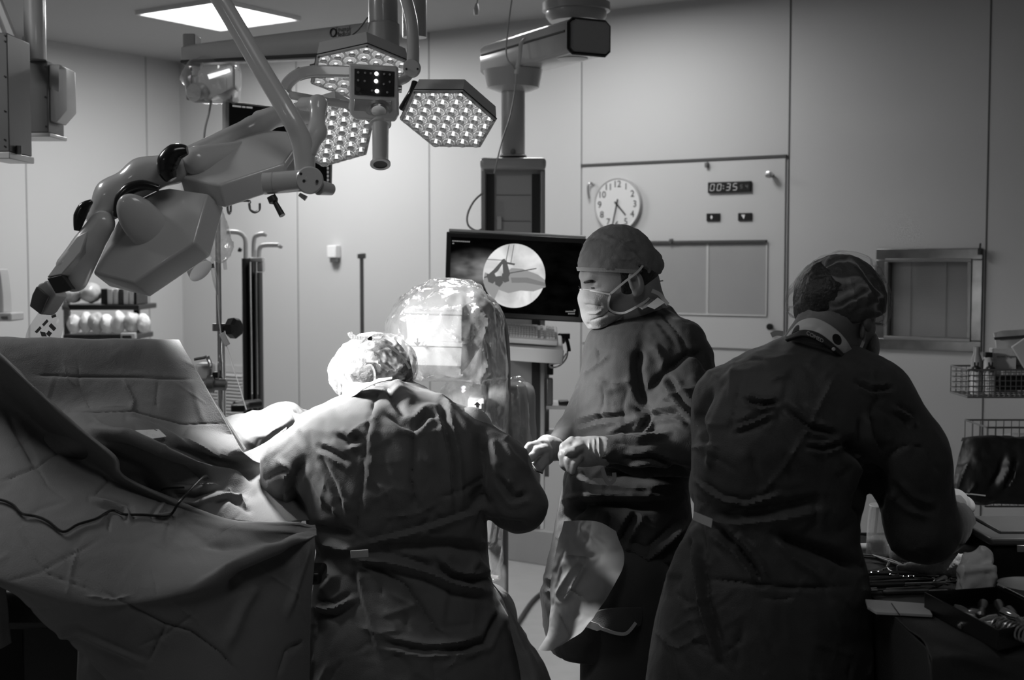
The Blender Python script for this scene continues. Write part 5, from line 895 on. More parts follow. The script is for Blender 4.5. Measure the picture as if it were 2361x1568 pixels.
V, Fq = patch([[(1350, 1420, 3.22), (1390, 1405, 3.20), (1440, 1400, 3.2), (1482, 1400, 3.22)], [(1350, 1440, 3.21), (1395, 1440, 3.18), (1440, 1450, 3.18), (1478, 1440, 3.21)], [(1348, 1447, 3.205), (1390, 1452, 3.175), (1430, 1462, 3.175), (1470, 1440, 3.20)]], 40, 20, .003, 9); obj('hem_fold', (V, Fq), M['gown2'], t, solid=.003)
flatband(pxs([(1348, 1436), (1385, 1449), (1420, 1460), (1445, 1460), (1466, 1436)], [3.20, 3.17, 3.17, 3.17, 3.19], 6), [.018]*6 + [.008]*20, M['tape'], 'hem_binding', t)
# ---------------------------------------------------------------- person at the instrument table
D3_ = 2.78
t = thing('person', 'standing person in a dark gown with see-through bouffant cap and patterned collar, back turned', 'person', (P(1790, 1500, D3_)[0], D3_, 0.0))
H3 = P(1936, 702, 2.87); nk = P(1880, 800, 2.84)
hp, L3, A3_ = head_prims(H3, [.62, .70, -.35], nk)
x3 = P(1780, 1500, D3_)[0]; rest = [f_ell(P(1840, 1000, D3_), (.16, .10, .13)), f_ell(P(1800, 1200, D3_), (.14, .10, .16)), f_ell((x3, D3_, .92), (.16, .11, .13)), f_cap(nk, P(1850, 870, D3_+.02), .045, .06)]
rest += limbs([P(2030, 940, 2.80), P(2130, 1200, 2.80), P(2200, 1165, 3.02)], [.05, .042, .03]) + limbs([P(1680, 930, 2.82), P(1670, 1130, 2.92), P(1900, 1230, 3.1)], [.05, .042, .03])
for s in (-1, 1): rest += limbs([(x3 + s*.08, D3_, .9), (x3 + s*.09, D3_+.02, .48), (x3 + s*.10, D3_, .09), (x3 + s*.12, D3_+.15, .045)], [.08, .055, .042, .035])
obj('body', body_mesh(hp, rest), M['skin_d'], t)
rows = [(768, 1815, 1950, 2.86, .05), (790, 1775, 1975, 2.85, .08), (815, 1722, 2000, 2.83, .105), (845, 1678, 2025, 2.81, .125), (890, 1640, 2045, 2.80, .14), (950, 1612, 2050, 2.79, .15), (1030, 1598, 2035, 2.78, .15), (1100, 1593, 2005, 2.78, .145), (1160, 1597, 1990, 2.78, .14), (1200, 1598, 1978, 2.78, .135), (1245, 1578, 1980, 2.78, .14), (1300, 1553, 1992, 2.78, .155), (1360, 1532, 1998, 2.78, .17), (1440, 1512, 2000, 2.78, .185), (1520, 1496, 2002, 2.78, .195), (1640, 1480, 2005, 2.78, .2), (1850, 1475, 2010, 2.78, .2)]
pr = [f_loft(rows, 2.3)] + [p[:3] + (.04,) for p in limbs([P(2010, 925, 2.79), P(2095, 1060, 2.78), P(2125, 1205, 2.79)], [.092, .082, .078])] + [p[:3] + (.02,) for p in limbs([P(2128, 1220, 2.79), P(2192, 1205, 3.0)], [.074, .058])] + [p[:3] + (.03,) for p in limbs([P(1690, 930, 2.84), P(1670, 1120, 2.92), P(1880, 1230, 3.06)], [.085, .07, .05])]
V, Fq = sdf(pr, .0052, .03)
cr = [([(1640, 1195), (1700, 1202), (1800, 1190), (1905, 1170)], 8, .018, 'step'), ([(1650, 1185), (1760, 1178), (1900, 1152)], 12, -.020, 'g'), ([(1642, 1215), (1700, 1260), (1740, 1310), (1757, 1345)], 9, -.018, 'w'), ([(1790, 1232), (1850, 1258), (1930, 1285), (1980, 1310)], 13, -.030, 'g'), ([(1790, 1240), (1830, 1290), (1900, 1340)], 8, .012), ([(1620, 1335), (1690, 1340), (1755, 1348), (1850, 1356), (1960, 1352)], 5, -.012, 's'), ([(1602, 1220), (1604, 1300), (1618, 1400), (1655, 1515)], 9, .018, 'w'), ([(1598, 1215), (1565, 1280), (1535, 1360)], 10, .010, 'w'),
      ([(1500, 1450), (1565, 1495), (1625, 1460)], 5, .009, 's'), ([(1705, 870), (1690, 940), (1680, 1000)], 6, -.007, 's'), ([(1716, 920), (1755, 932), (1792, 928)], 6, -.012, 'w'), ([(1690, 990), (1735, 975), (1785, 955)], 6, .009, 'w'), ([(1928, 862), (1900, 915), (1866, 985), (1800, 1090), (1730, 1165)], 4, .009, 's'), ([(1815, 940), (1865, 985), (1930, 1000)], 7, -.012, 'w'), ([(1860, 1030), (1900, 1035), (1950, 1018)], 6, -.012, 'w'), ([(1950, 1015), (1990, 1050), (2028, 1082)], 16, -.040, 'g'), ([(2028, 1082), (2010, 1140), (1990, 1190)], 20, -.045, 'g'), ([(2025, 1080), (2070, 1035), (2100, 1025), (2135, 1035)], 5, -.009, 's'), ([(2000, 960), (2005, 1010), (2030, 1060)], 8, .012, 'w'),
      ([(1600, 1110), (1660, 1150), (1720, 1165), (1800, 1140)], 6, .010, 'w'), ([(1640, 900), (1610, 960), (1625, 1030)], 8, -.018, 'g'), ([(1610, 1030), (1640, 1040), (1635, 1080)], 9, .012), ([(1600, 830), (1660, 880), (1700, 850)], 9, .006), ([(1975, 880), (2010, 900), (2060, 895)], 6, -.009, 'w'), ([(2060, 940), (2100, 965), (2105, 985)], 6, .010, 'w'), ([(2060, 1120), (2100, 1160), (2150, 1180)], 9, -.01, 'w')]
obj('gown', cloth(V, Fq, .007, 5.0, 11, cr + rand_creases(3, 1500, 800, 2180, 1560, 130, .006), (1, 1, .75), .002), mat('charcoal_gown', .04, .6, bump=.25, bscale=420, vary=.1, vscale=7., sheen=.1), t)
obj('waist_tape', MB().prism([P(1600, 1180, 2.63), P(1643, 1197, 2.615), P(1640, 1217, 2.615), P(1598, 1199, 2.63)][::-1], (0, .004, 0)), M['tape'], t)
V, Fq = sdf([f_ell(P(1905, 680, 2.84), (.064, .07, .066)), f_ell(P(1936, 698, 2.87), (.100, .100, .106))], .006, .02, cut=lambda G: -((G - P(1930, 748, 2.87)) @ nrm([-.25, 0, 1]))); obj('hair', cloth(V, Fq, .003, 20, 9, (), (1, 1, 1), .002), M['hair'], t)
V, Fq = sdf([f_ell(P(1940, 697, 2.87), (.106, .112, .112)), f_ell(P(1868, 700, 2.86), (.052, .06, .058)), f_ell(P(2005, 710, 2.9), (.046, .05, .05))], .0045, .02, cut=lambda G: -((G - P(1930, 742, 2.87)) @ nrm([.08, 0, 1])))
obj('bouffant_cap', cloth(V, Fq, .006, 12, 5, [([(1950, 600), (1990, 650), (2030, 710)], 5, .010, 's'), ([(1985, 610), (2020, 650), (2040, 700)], 4, .010, 's'), ([(1960, 640), (1975, 700), (1955, 730)], 4, .008, 's'), ([(2000, 680), (1990, 720)], 4, .008, 's'), ([(1850, 650), (1835, 700), (1860, 730)], 5, .007, 's')], (1, 1, 1), .0025, 1), bouffant('cap_nonwoven_thin', .12, .65, .5, 9, .05), t)
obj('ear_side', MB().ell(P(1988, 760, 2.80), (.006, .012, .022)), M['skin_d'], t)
flatband(pxs([(2000, 735), (1995, 765), (1990, 790), (1978, 815)], 2.80, 4), .006, M['mask'], 'mask_strap', t)
V, Fq = sdf([f_ell(P(2004, 800, 2.90), (.020, .045, .038))], .005); obj('face_mask', (V, Fq), M['mask'], t)
obj('glasses_arm', MB().tube([P(1985, 742, 2.80), P(2014, 745, 2.86), P(2034, 748, 2.93)], .003, 8), M['black'], t)
# patterned collar
mc = bpy.data.materials.new('patterned_collar'); mc.use_nodes = True; nt = mc.node_tree; bs = nt.nodes['Principled BSDF']; bs.inputs['Roughness'].default_value = .5
tc = nt.nodes.new('ShaderNodeTexCoord'); vo = nt.nodes.new('ShaderNodeTexVoronoi'); vo.inputs['Scale'].default_value = 22; cr_ = nt.nodes.new('ShaderNodeValToRGB'); e_ = cr_.color_ramp; e_.interpolation = 'CONSTANT'
e_.elements[0].color = (.01, .01, .01, 1); e_.elements[1].position = .38; e_.elements[1].color = (.55, .55, .55, 1); nt.links.new(tc.outputs['Object'], vo.inputs['Vector']); nt.links.new(vo.outputs['Distance'], cr_.inputs[0]); nt.links.new(cr_.outputs[0], bs.inputs['Base Color'])
V, Fq = patch([[(1822, 768, 2.82), (1850, 742, 2.78), (1885, 738, 2.765), (1930, 765, 2.76), (1958, 800, 2.77), (1966, 825, 2.80)], [(1818, 775, 2.81), (1850, 752, 2.765), (1885, 755, 2.75), (1922, 782, 2.745), (1950, 812, 2.76), (1962, 832, 2.79)], [(1816, 778, 2.80), (1850, 762, 2.76), (1884, 768, 2.745), (1915, 790, 2.74), (1942, 815, 2.755), (1958, 835, 2.785)]], 60, 20, .001, 8); obj('patterned_collar', (V, Fq), mc, t, solid=.008)
V, Fq = patch([[(1816, 779, 2.795), (1850, 764, 2.752), (1884, 770, 2.738), (1915, 792, 2.733), (1942, 817, 2.748), (1957, 838, 2.78)], [(1812, 786, 2.79), (1850, 775, 2.742), (1884, 784, 2.728), (1915, 804, 2.725), (1938, 824, 2.74), (1952, 842, 2.775)]], 60, 10, .001, 8); obj('collar_band', (V, Fq), M['dark'], t, solid=.008)
text_mesh('collar_lettering', 'COMED', .011, P(1879, 777, 2.720), P(1905, 791, 2.718) - P(1862, 768, 2.722), [.25, 0, 1], M['offwhite'], t, .0004)
obj('collar_stud', MB().lathe(P(1922, 805, 2.722), (0, -1, 0), [(.004, 0), (.003, .002)], 10), M['offwhite'], t)
flatband(pxs([(1778, 773), (1790, 768), (1806, 770)], 2.775, 4), .011, M['tape'], 'neck_tie', t)
pr = [f_cap(P(2175, 1170, 3.0), P(2200, 1160, 3.06), .040, .034) + (.01,), f_ell(P(2212, 1165, 3.10), (.034, .05, .026)) + (.014,)]
for dx, dy in ((6, 0), (12, 8), (16, 18), (10, 26)): pr += px_limb([(2214+dx*.3, 1158+dy*.6, 3.12), (2222+dx*.4, 1170+dy, 3.17), (2220+dx*.2, 1188+dy, 3.19)], [.012, .010, .008])
pr += px_limb([(2196, 1178, 3.10), (2198, 1200, 3.14), (2206, 1214, 3.16)], [.013, .011, .009])
V, Fq = sdf(pr, .0032, .006); obj('glove', (relax(V, Fq, 1), Fq), mat('glove_grey', .40, .45, bump=.15, bscale=90, vary=.04), t)
# forceps passed between the two
t = thing('surgical_forceps', 'slim steel forceps held between the gloved hand and the seated person', 'forceps', P(1225, 1090, 3.28))
obj('forceps_arm', MB().tube([P(1208, 1058, 3.27), P(1218, 1074, 3.26), P(1228, 1086, 3.26)], [.002, .0035, .003], 8), M['chrome'], t)
obj('forceps_tip', MB().tube([P(1222, 1064, 3.27), P(1236, 1084, 3.27), P(1252, 1090, 3.27)], [.002, .0035, .005], 8), M['chrome'], t)
# ================================================================ C-arm X-ray unit in clear plastic
DX = 3.74
t = thing('x_ray_c_arm', 'white C-arm X-ray unit with a stacked drum head, in front of the wide monitor', 'x-ray machine', (P(1170, 1300, DX+.1)[0], DX+.1, 0))
base_ = P(1008, 868, DX); tip_ = P(1024, 684, DX-.02); ax = nrm([.06, -.34, .94]); L = .222
def ovlathe(c, axis, prof, sx, n=40):
    z = nrm(axis); a = nrm(np.cross([0, 1, 0], z)) ; b_ = np.cross(z, a); return MB().loft([[np.asarray(c) + z*h + a*(r*sx+o_)*math.cos(q) + b_*r*math.sin(q) for q in np.arange(n)*2*math.pi/n] for r, h, o_ in prof])
top_ = [(931, 709, 3.64), (945, 690, 3.72), (985, 654, 3.90), (1030, 647, 3.94), (1084, 650, 3.94), (1117, 668, 3.86), (1100, 690, 3.76), (1066, 713, 3.64)]
tp_ = np.array([P(*q_) for q_ in top_]); cc_ = tp_.mean(0); dn = nrm([.01, .06, -1.]); lay = lambda s_, off: [cc_ + (p - cc_)*s_ + dn*off for p in tp_]
hd = obj('detector_head', MB().loft([lay(.02, -.006), lay(.7, -.006), lay(.96, -.002), lay(1.0, .004), lay(1.0, .016), lay(.965, .020), lay(.93, .092), lay(.99, .094), lay(.99, .106), lay(.95, .109), lay(.88, .165), lay(.66, .196), lay(.60, .206), lay(.55, .206), lay(.02, .206)][::-1]), M['xwhite'], t, sharp=32, bevel=.002)
obj('head_side_box', MB().box(P(1088, 748, DX+.05), (.04, .10, .11)), M['enamel'], t, bevel=.012)
g = MB()
for i in range(5):
    for j in range(3): g.box(P(1083+j*11, 716+i*14+j*3, DX-.004), (.0055, .001, .004))
obj('side_markings', g, M['dark'], t, smooth=False)
cpts = [(1085, 700, 3.80), (1118, 705, 3.84), (1142, 745, 3.86), (1150, 800, 3.86), (1152, 880, 3.85), (1150, 960, 3.84), (1140, 1060, 3.83), (1130, 1150, 3.83), (1118, 1240, 3.84)]
pp = smooth_path([P(*c) for c in cpts], 6); rings = []
for i, p in enumerate(pp):
    T = nrm(pp[min(i+1, len(pp)-1)] - pp[max(i-1, 0)]); s_ = nrm(np.cross(T, [0, 1, 0])); y_ = np.array([0, 1., 0]); rings.append([p + s_*a*.032 + y_*b_*.05 for a, b_ in ((-1,-.8),(-.75,-1),(.75,-1),(1,-.8),(1,.8),(.75,1),(-.75,1),(-1,.8))])
obj('c_arc', MB().loft(rings), M['xwhite'], t, sharp=50)
obj('arc_rail', MB().tube([p + np.array([.02, -.052, 0]) for p in pp[8:]], .006, 8), M['dsteel'], t)
V, Fq = sdf([f_box(P(1192, 960, DX+.25), (.055, .09, .10), rd=.03), f_box(P(1195, 1080, DX+.22), (.04, .09, .14), rd=.02)], .008, .03); obj('joint_housing', (relax(V, Fq, 1), Fq), M['offwhite'], t)
obj('trolley_column', pxbox(MB(), 1122, 1190, 1172, 1420, DX+.15, .14), M['xwhite'], t, bevel=.012)
c = P(1150, 1400, DX+.2); obj('trolley_base', MB().box((c[0], c[1], .10), (.24, .8, .10)), M['offwhite'], t, bevel=.02)
for dx in (-.09, .09):
    for dy in (-.33, .33): obj('wheel', MB().cyl((c[0]+dx-.02, c[1]+dy, .05), (c[0]+dx+.02, c[1]+dy, .05), .05), M['black'], t)
g = MB(); q = P(962, 790, DX-.11); g.box(q + [0, .0, .006], (.006, .001, .012)).prism([q + [-.010, 0, .001], q + [.010, 0, .001], q + [.001, 0, -.011]], (0, .001, 0)); obj('down_arrow', g, M['black'], t, smooth=False)
lb_ = obj('arrow_label', MB().box(P(1100, 934, DX-.06), (.024, .001, .020)), M['white'], t, smooth=False)
g = MB(); q = P(1100, 933, DX-.0625); g.box(q + [0, 0, -.004], (.006, .001, .007)).prism([q + [-.009, 0, -.001], q + [.009, 0, -.001], q + [0, 0, .008]], (0, .001, 0)); obj('up_arrow', g, M['black'], lb_, smooth=False)
obj('arrow_label_backing', MB().box(P(1100, 934, DX+.0), (.05, .1, .05)), M['offwhite'], t, bevel=.01)
# the clear plastic drape over it
rows = [(646, 985, 1080, DX, .05), (660, 955, 1108, DX, .10), (680, 930, 1124, DX, .13), (708, 910, 1146, DX, .15), (745, 890, 1156, DX, .155), (790, 880, 1163, DX, .155), (830, 905, 1166, DX, .15), (862, 930, 1166, DX, .14), (874, 950, 1160, DX, .12)]
rows2 = [(700, 1100, 1150, DX+.08, .06), (740, 1080, 1160, DX+.08, .10), (800, 1060, 1166, DX+.08, .12), (872, 1040, 1168, DX+.08, .13), (895, 1020, 1170, DX+.08, .13), (960, 1022, 1172, DX+.08, .13), (1060, 1040, 1172, DX+.08, .13), (1150, 1060, 1165, DX+.08, .13), (1220, 1075, 1162, DX+.08, .12), (1330, 1085, 1160, DX+.1, .10)]
rows3 = [(868, 1175, 1198, DX+.2, .03), (885, 1165, 1212, DX+.2, .08), (920, 1160, 1222, DX+.2, .10), (980, 1160, 1228, DX+.2, .11), (1050, 1155, 1236, DX+.2, .11), (1095, 1150, 1226, DX+.2, .10)]
V, Fq = sdf([f_loft(rows, 2.2), f_loft(rows2, 2.2) + (.02,), f_loft(rows3, 2.2) + (.015,)], .0075, .02)
o = obj('plastic_drape', cloth(V, Fq, .016, 9, 21, [([(932, 712), (985, 715), (1060, 712)], 4, .012, 's'), ([(1085, 700), (1120, 740), (1112, 785)], 4, .020, 's'), ([(1030, 765), (1060, 790), (1085, 800)], 4, .018, 's'), ([(1060, 850), (1110, 880), (1125, 900)], 4, .015, 's'), ([(1070, 905), (1110, 870), (1130, 820)], 3, .012, 's'), ([(1120, 700), (1150, 720), (1165, 760)], 5, .010, 's'), ([(1000, 790), (1050, 830), (1072, 880)], 4, .012, 's')], (1, 1, .6), .0055, 1), M['film2'], solid=0)
tag(o, 'clear crinkled plastic cover draped over the C-arm', 'plastic cover')
# ---------------------------------------------------------------- background left
t = thing('iv_pole', 'chrome infusion pole with hooks and black clamp knob, left of the dark column', 'infusion pole', (P(507, 900, 4.4)[0], 4.4, 0))
xp = P(507, 900, 4.4)[0]; zp = lambda y: P(507, y, 4.4)[2]
obj('lower_tube', MB().cyl((xp+.006, 4.4, .06), (xp+.006, 4.4, zp(750)), .0135), M['chrome'], t); obj('upper_tube', MB().cyl((xp, 4.4, zp(760)), (xp, 4.4, zp(462)), .0095), M['steel'], t)
obj('clamp', MB().cyl((xp, 4.4, zp(763)), (xp, 4.4, zp(746)), .022), M['dsteel'], t)
obj('clamp_knob', MB().lathe(P(518, 757, 4.39), (1, -.4, .05), [(.008, -.01), (.010, .01), (.020, .018), (.034, .022), (.036, .045), (.028, .055), (0, .056)], 7), M['black'], t)
hk = [(0, 0), (.10, 0), (.105, -.01), (.108, -.028), (.122, -.038), (.138, -.030), (.140, -.008)]
for sx, sy in ((1, 0), (-1, 0), (.12, -1), (.1, 1)): d = np.array([sx, sy, 0.]); obj('hook', MB().tube(smooth_path([np.array([xp, 4.4, zp(463)]) + d*a + np.array([0, 0, b_]) for a, b_ in hk], 4), .0042, 8), M['dsteel'], t)
for i in range(5): a = i*2*math.pi/5; e = np.array([xp + .28*math.cos(a), 4.4+.28*math.sin(a), .05]); obj('leg', MB().tube([(xp, 4.4, .09), e], .012, 8), M['steel'], t)
t = thing('infusion_pump', 'small grey clamp and tap assembly fixed low on the infusion pole', 'clamp', P(495, 900, 4.36))
obj('clamp_body', MB().lathe(P(478, 886, 4.34), (1, .1, -.02), [(.012, -.01), (.030, 0), (.030, .02), (.020, .025), (.020, .06), (.010, .065)], 20), M['dsteel'], t)
obj('tap_block', pxbox(MB(), 489, 858, 502, 872, 4.34, .03), M['black'], t, bevel=.003); obj('tap', MB().tube([P(448, 829, 4.34), P(470, 825, 4.34), P(478, 822, 4.34)], .005, 8).tube([P(478, 822, 4.34), P(485, 840, 4.34), P(484, 850, 4.34)], .007, 8), M['chrome'], t)
obj('pale_housing', pxbox(MB(), 448, 838, 486, 880, 4.36, .08), M['offwhite'], t, bevel=.012)
t = thing('infusion_bag', 'crinkled clear infusion bag with drip chamber hanging on the pole', 'infusion bag', P(510, 660, 4.34))
V, Fq = sdf([f_ell(P(508, 570, 4.35), (.045, .015, .055)), f_ell(P(508, 520, 4.35), (.026, .012, .06))], .006, .03); obj('bag', cloth(V, Fq, .009, 20, 5), M['bag'], t)
obj('drip_chamber', MB().tube([P(489, 596, 4.34), P(490, 615, 4.34), P(497, 650, 4.34), P(502, 680, 4.35)], [.004, .008, .009, .003], 12), M['film2'], t)
obj('roller_stop', MB().cyl(P(488, 608, 4.34), P(489, 618, 4.34), .008), M['black'], t); obj('bag_port', MB().cyl(P(518, 598, 4.34), P(520, 622, 4.34), .006), M['film2'], t)
obj('infusion_line', MB().tube(smooth_path([P(502, 680, 4.36), P(504, 720, 4.37), P(510, 770, 4.37), P(523, 800, 4.36), P(545, 870, 4.3), P(568, 945, 4.2)], 5), .0022, 6), M['white'], t)
obj('line_clip', MB().box(P(518, 782, 4.36), (.018, .008, .045), np.array([nrm([1, 0, .5]), [0, 1, 0], nrm([-.5, 0, 1])])), M['offwhite'], t, bevel=.002)
t = thing('apron_rack', 'rack of bent metal tubes holding the dark hanging columns', 'rack', (P(580, 900, 6.3)[0], 6.3, 0))
for pts in ([(523, 535), (548, 536), (562, 545), (566, 560), (566, 600)], [(608, 540), (595, 542), (586, 552), (585, 600)], [(642, 565), (608, 566), (598, 575), (597, 600)]): obj('bent_tube', MB().tube(pxs(pts, 6.3, 5), .011, 10), M['enamel'], t)
for px, py in ((612, 540), (648, 567), (554, 575)): obj('tube_tip', MB().tube([P(px-4, py, 6.3), P(px+3, py+3, 6.3)], [.012, .008], 8), M['offwhite'] if px != 554 else M['dark'], t)
obj('top_plate', pxbox(MB(), 572, 594, 605, 604, 6.24, .06), M['offwhite'], t, bevel=.004); obj('side_plate', pxbox(MB(), 592, 604, 606, 627, 6.25, .06), M['enamel_b'], t, bevel=.004)
xr = P(590, 900, 6.36)[0]; obj('rack_post', MB().box((xr, 6.36, .52), (.05, .05, 1.0)), M['enamel_b'], t, bevel=.004); obj('rack_base', MB().box((xr, 6.36, .03), (.5, .4, .05)), M['dark'], t, bevel=.008)
for l, r, tp, lb2 in ((556, 578, 596, 'left of the two black hanging columns on the tube rack'), (579, 591, 604, 'middle narrow black column on the tube rack'), (592, 605, 628, 'right short black column under the side plate of the tube rack')):
    q0, q1 = P(l, tp, 6.2), P(r, 945, 6.2); g = MB(); w_ = q1[0]-q0[0]; rings = []
    for zz_ in np.linspace(q0[2], .25, 14): rings.append([np.array([(q0[0]+q1[0])/2 + (w_/2)*math.cos(a)*(1+.04*math.sin(zz_*9+l)), 6.22 + .05*math.sin(a), zz_]) for a in np.arange(16)*2*math.pi/16])
    tag(obj('lead_apron', g.loft(rings[::-1]), M['apron']), lb2, 'apron')
tag(obj('foot_pedal', MB().box(P(556, 938, 5.6), (.06, .14, .03)).tube([P(540, 936, 5.6), P(600, 930, 5.7)], .02, 10), M['black'], bevel=.006), 'black round-ended bar low in front of the dark columns, above the white sheet', 'bar')
# supply rack
DS = 6.9
t = thing('supply_rack', 'dark open rack of packed supplies by the left wall', 'rack', (P(235, 780, DS)[0], DS, 0))
obj('shelf', pxbox(MB(), 142, 703, 320, 715, DS, .35), M['black'], t, bevel=.004); obj('shelf', pxbox(MB(), 145, 772, 312, 784, DS, .35), M['dark'], t, bevel=.004)
for px in (150, 312): q = P(px, 800, DS+.3); obj('post', MB().box((q[0], DS+.34, P(0, 640, DS)[2]/2), (.03, .03, P(0, 640, DS)[2])), M['dark'], t, bevel=.004)
obj('shelf', MB().box((P(231, 0, DS)[0], DS+.17, .3), (.45, .35, .025)), M['dark'], t, bevel=.004)
for i, (l, r, tp) in enumerate(((158, 188, 722), (185, 212, 717), (208, 238, 719), (233, 262, 721), (258, 290, 716), (286, 322, 718), (318, 345, 722))):
    c = P((l+r)/2, (tp+770)/2, DS-.03); V, Fq = sdf([f_ell(c, ((r-l)/2*DS/FOC*1.12, .06, (770-tp)/2*DS/FOC))], .012); V, Fq = cloth(V, Fq, .014, 14, i)
    tag(obj('wrapped_pack', (V, Fq), [M['gauze'], M['white'], M['offwhite']][i % 3]), ['leftmost', 'second from the left', 'third from the left', 'middle', 'third from the right', 'second from the right', 'rightmost'][i] + ' of the crumpled clear packs under the dark shelf', 'pack', 'clear packs under the dark shelf')
for i, (l, r) in enumerate(((145, 190), (188, 232))):
    c = P((l+r)/2, 676, DS+.05); V, Fq = sdf([f_ell(c, ((r-l)/2*DS/FOC*1.1, .09, .055))], .012); V, Fq = cloth(V, Fq, .014, 11, i+20); tag(obj('wrapped_bundle', (V, Fq), [M['offwhite'], M['enamel_b']][i]), ['left', 'right'][i] + ' wrapped bundle on the dark shelf under the lamp pods', 'bundle', 'wrapped bundles on the dark shelf')
for i, (l, r, mm) in enumerate(((232, 246, 'black'), (247, 260, 'enamel'), (261, 272, 'offwhite'), (273, 283, 'dark'), (284, 296, 'enamel'), (297, 308, 'offwhite'), (309, 315, 'black'))):
    tag(obj('folder', pxbox(MB(), l, 666, r, 702, DS+.02, .22), M[mm], bevel=.003), ['black upright folder leftmost on the dark shelf', 'grey upright folder beside the leftmost black one', 'pale upright folder in the middle left of the row', 'charcoal upright folder in the middle of the row', 'grey upright folder right of the charcoal one', 'pale upright folder near the right end of the row', 'thin black folder at the right end of the row'][i], 'folder', 'upright folders on the dark shelf')
t = thing('label_holder', 'pale label holder on the lower rack edge just above the drape screen', 'label holder', P(295, 780, DS-.1))
obj('holder', pxbox(MB(), 278, 768, 312, 782, DS-.1, .03), M['white'], t, bevel=.003); obj('holder_slot', pxbox(MB(), 281, 774, 302, 780, DS-.11, .01), M['black'], t, smooth=False)
t = thing('wall_device', 'pale wall-side device cut off by the left edge of the photo', 'device', P(5, 745, 5.6))
obj('device_shelf', pxbox(MB(), -30, 722, 26, 741, 5.6, .15), M['offwhite'], t, bevel=.006); obj('device_slot', pxbox(MB(), 2, 730, 16, 734, 5.59, .02), M['dsteel'], t, smooth=False); obj('device_body', MB().prism([P(-30, 722, 5.65), P(8, 722, 5.65), P(6, 680, 5.65), P(2, 640, 5.65), P(-2, 620, 5.65), P(-30, 620, 5.65)][::-1], (0, .1, 0)), M['offwhite'], t, bevel=.006)
obj('device_arm', MB().box((P(-24, 740, 5.7)[0], 5.7, P(0, 740, 5.7)[2]/2), (.05, .05, P(0, 740, 5.7)[2])), M['enamel_b'], t, bevel=.004)
# printed clear sheet behind the drape screen
V, Fq = patch([[(128, 680, 3.20), (150, 690, 3.20), (165, 722, 3.20)], [(95, 712, 3.20), (122, 728, 3.18), (148, 752, 3.20)], [(60, 770, 3.20), (95, 792, 3.18), (138, 800, 3.20)], [(55, 860, 3.22), (95, 860, 3.2), (140, 860, 3.22)]], 40, 40, .003, 12)
t = thing('printed_pouch', 'clear printed pouch standing up behind the drape screen under the lamp pod', 'pouch', P(100, 860, 3.2)); obj('pouch_film', (V, Fq), film('pouch_film', .30, .3, .6), t)
g = MB()
for pl in ([(80, 765), (92, 752), (96, 757), (85, 769)], [(97, 748), (108, 736), (112, 741), (101, 753)], [(92, 764), (104, 766), (108, 776), (96, 776)], [(112, 752), (118, 745), (130, 757), (124, 764)], [(118, 728), (128, 724), (130, 730), (120, 734)], [(112, 762), (120, 768), (114, 777), (106, 770)]): g.prism([P(x, y, 3.165) for x, y in pl][::-1], (0, .0006, 0))
obj('pouch_print', g, mat('print_grey', .12, .6), t, smooth=False)
# ================================================================ drapes on the left
s1 = [[(-90, 790, 3.16), (0, 790, 3.16), (90, 790, 3.16), (180, 791, 3.16), (280, 792, 3.16), (350, 792, 3.16), (416, 793, 3.16)],
      [(-90, 781, 3.07), (0, 781, 3.07), (90, 783, 3.07), (180, 785, 3.07), (280, 786, 3.07), (350, 786, 3.07), (415, 787, 3.07)],
      [(-90, 870, 3.02), (0, 870, 3.02), (90, 868, 3.02), (180, 867, 3.02), (280, 868, 3.02), (370, 869, 3.02), (463, 871, 3.02)],
      [(-90, 940, 2.99), (0, 940, 2.99), (90, 935, 2.99), (180, 930, 2.99), (280, 930, 2.98), (390, 933, 2.98), (500, 936, 3.0)],
      [(-90, 1000, 2.97), (10, 995, 2.96), (100, 985, 2.95), (190, 962, 2.94), (300, 968, 2.93), (420, 985, 2.95), (535, 997, 3.0)],
      [(-90, 1060, 2.93), (20, 1045, 2.92), (120, 1020, 2.90), (225, 990, 2.86), (335, 1005, 2.85), (455, 1030, 2.90), (568, 1050, 3.0)],
      [(-90, 1110, 2.90), (30, 1085, 2.90), (140, 1050, 2.88), (250, 1030, 2.84), (370, 1050, 2.83), (495, 1080, 2.96), (622, 1078, 3.18)],
      [(-90, 1140, 2.92), (40, 1120, 2.95), (150, 1085, 2.95), (275, 1072, 2.90), (400, 1090, 2.89), (515, 1115, 2.95), (650, 1100, 3.16)],
      [(-90, 1160, 2.95), (45, 1150, 2.96), (165, 1110, 2.96), (300, 1105, 2.90), (430, 1130, 2.89), (550, 1150, 2.95), (690, 1140, 3.10)],
      [(-90, 1200, 2.97), (50, 1200, 2.97), (180, 1170, 2.98), (330, 1160, 2.90), (460, 1185, 2.89), (590, 1205, 2.93), (720, 1200, 3.02)]]
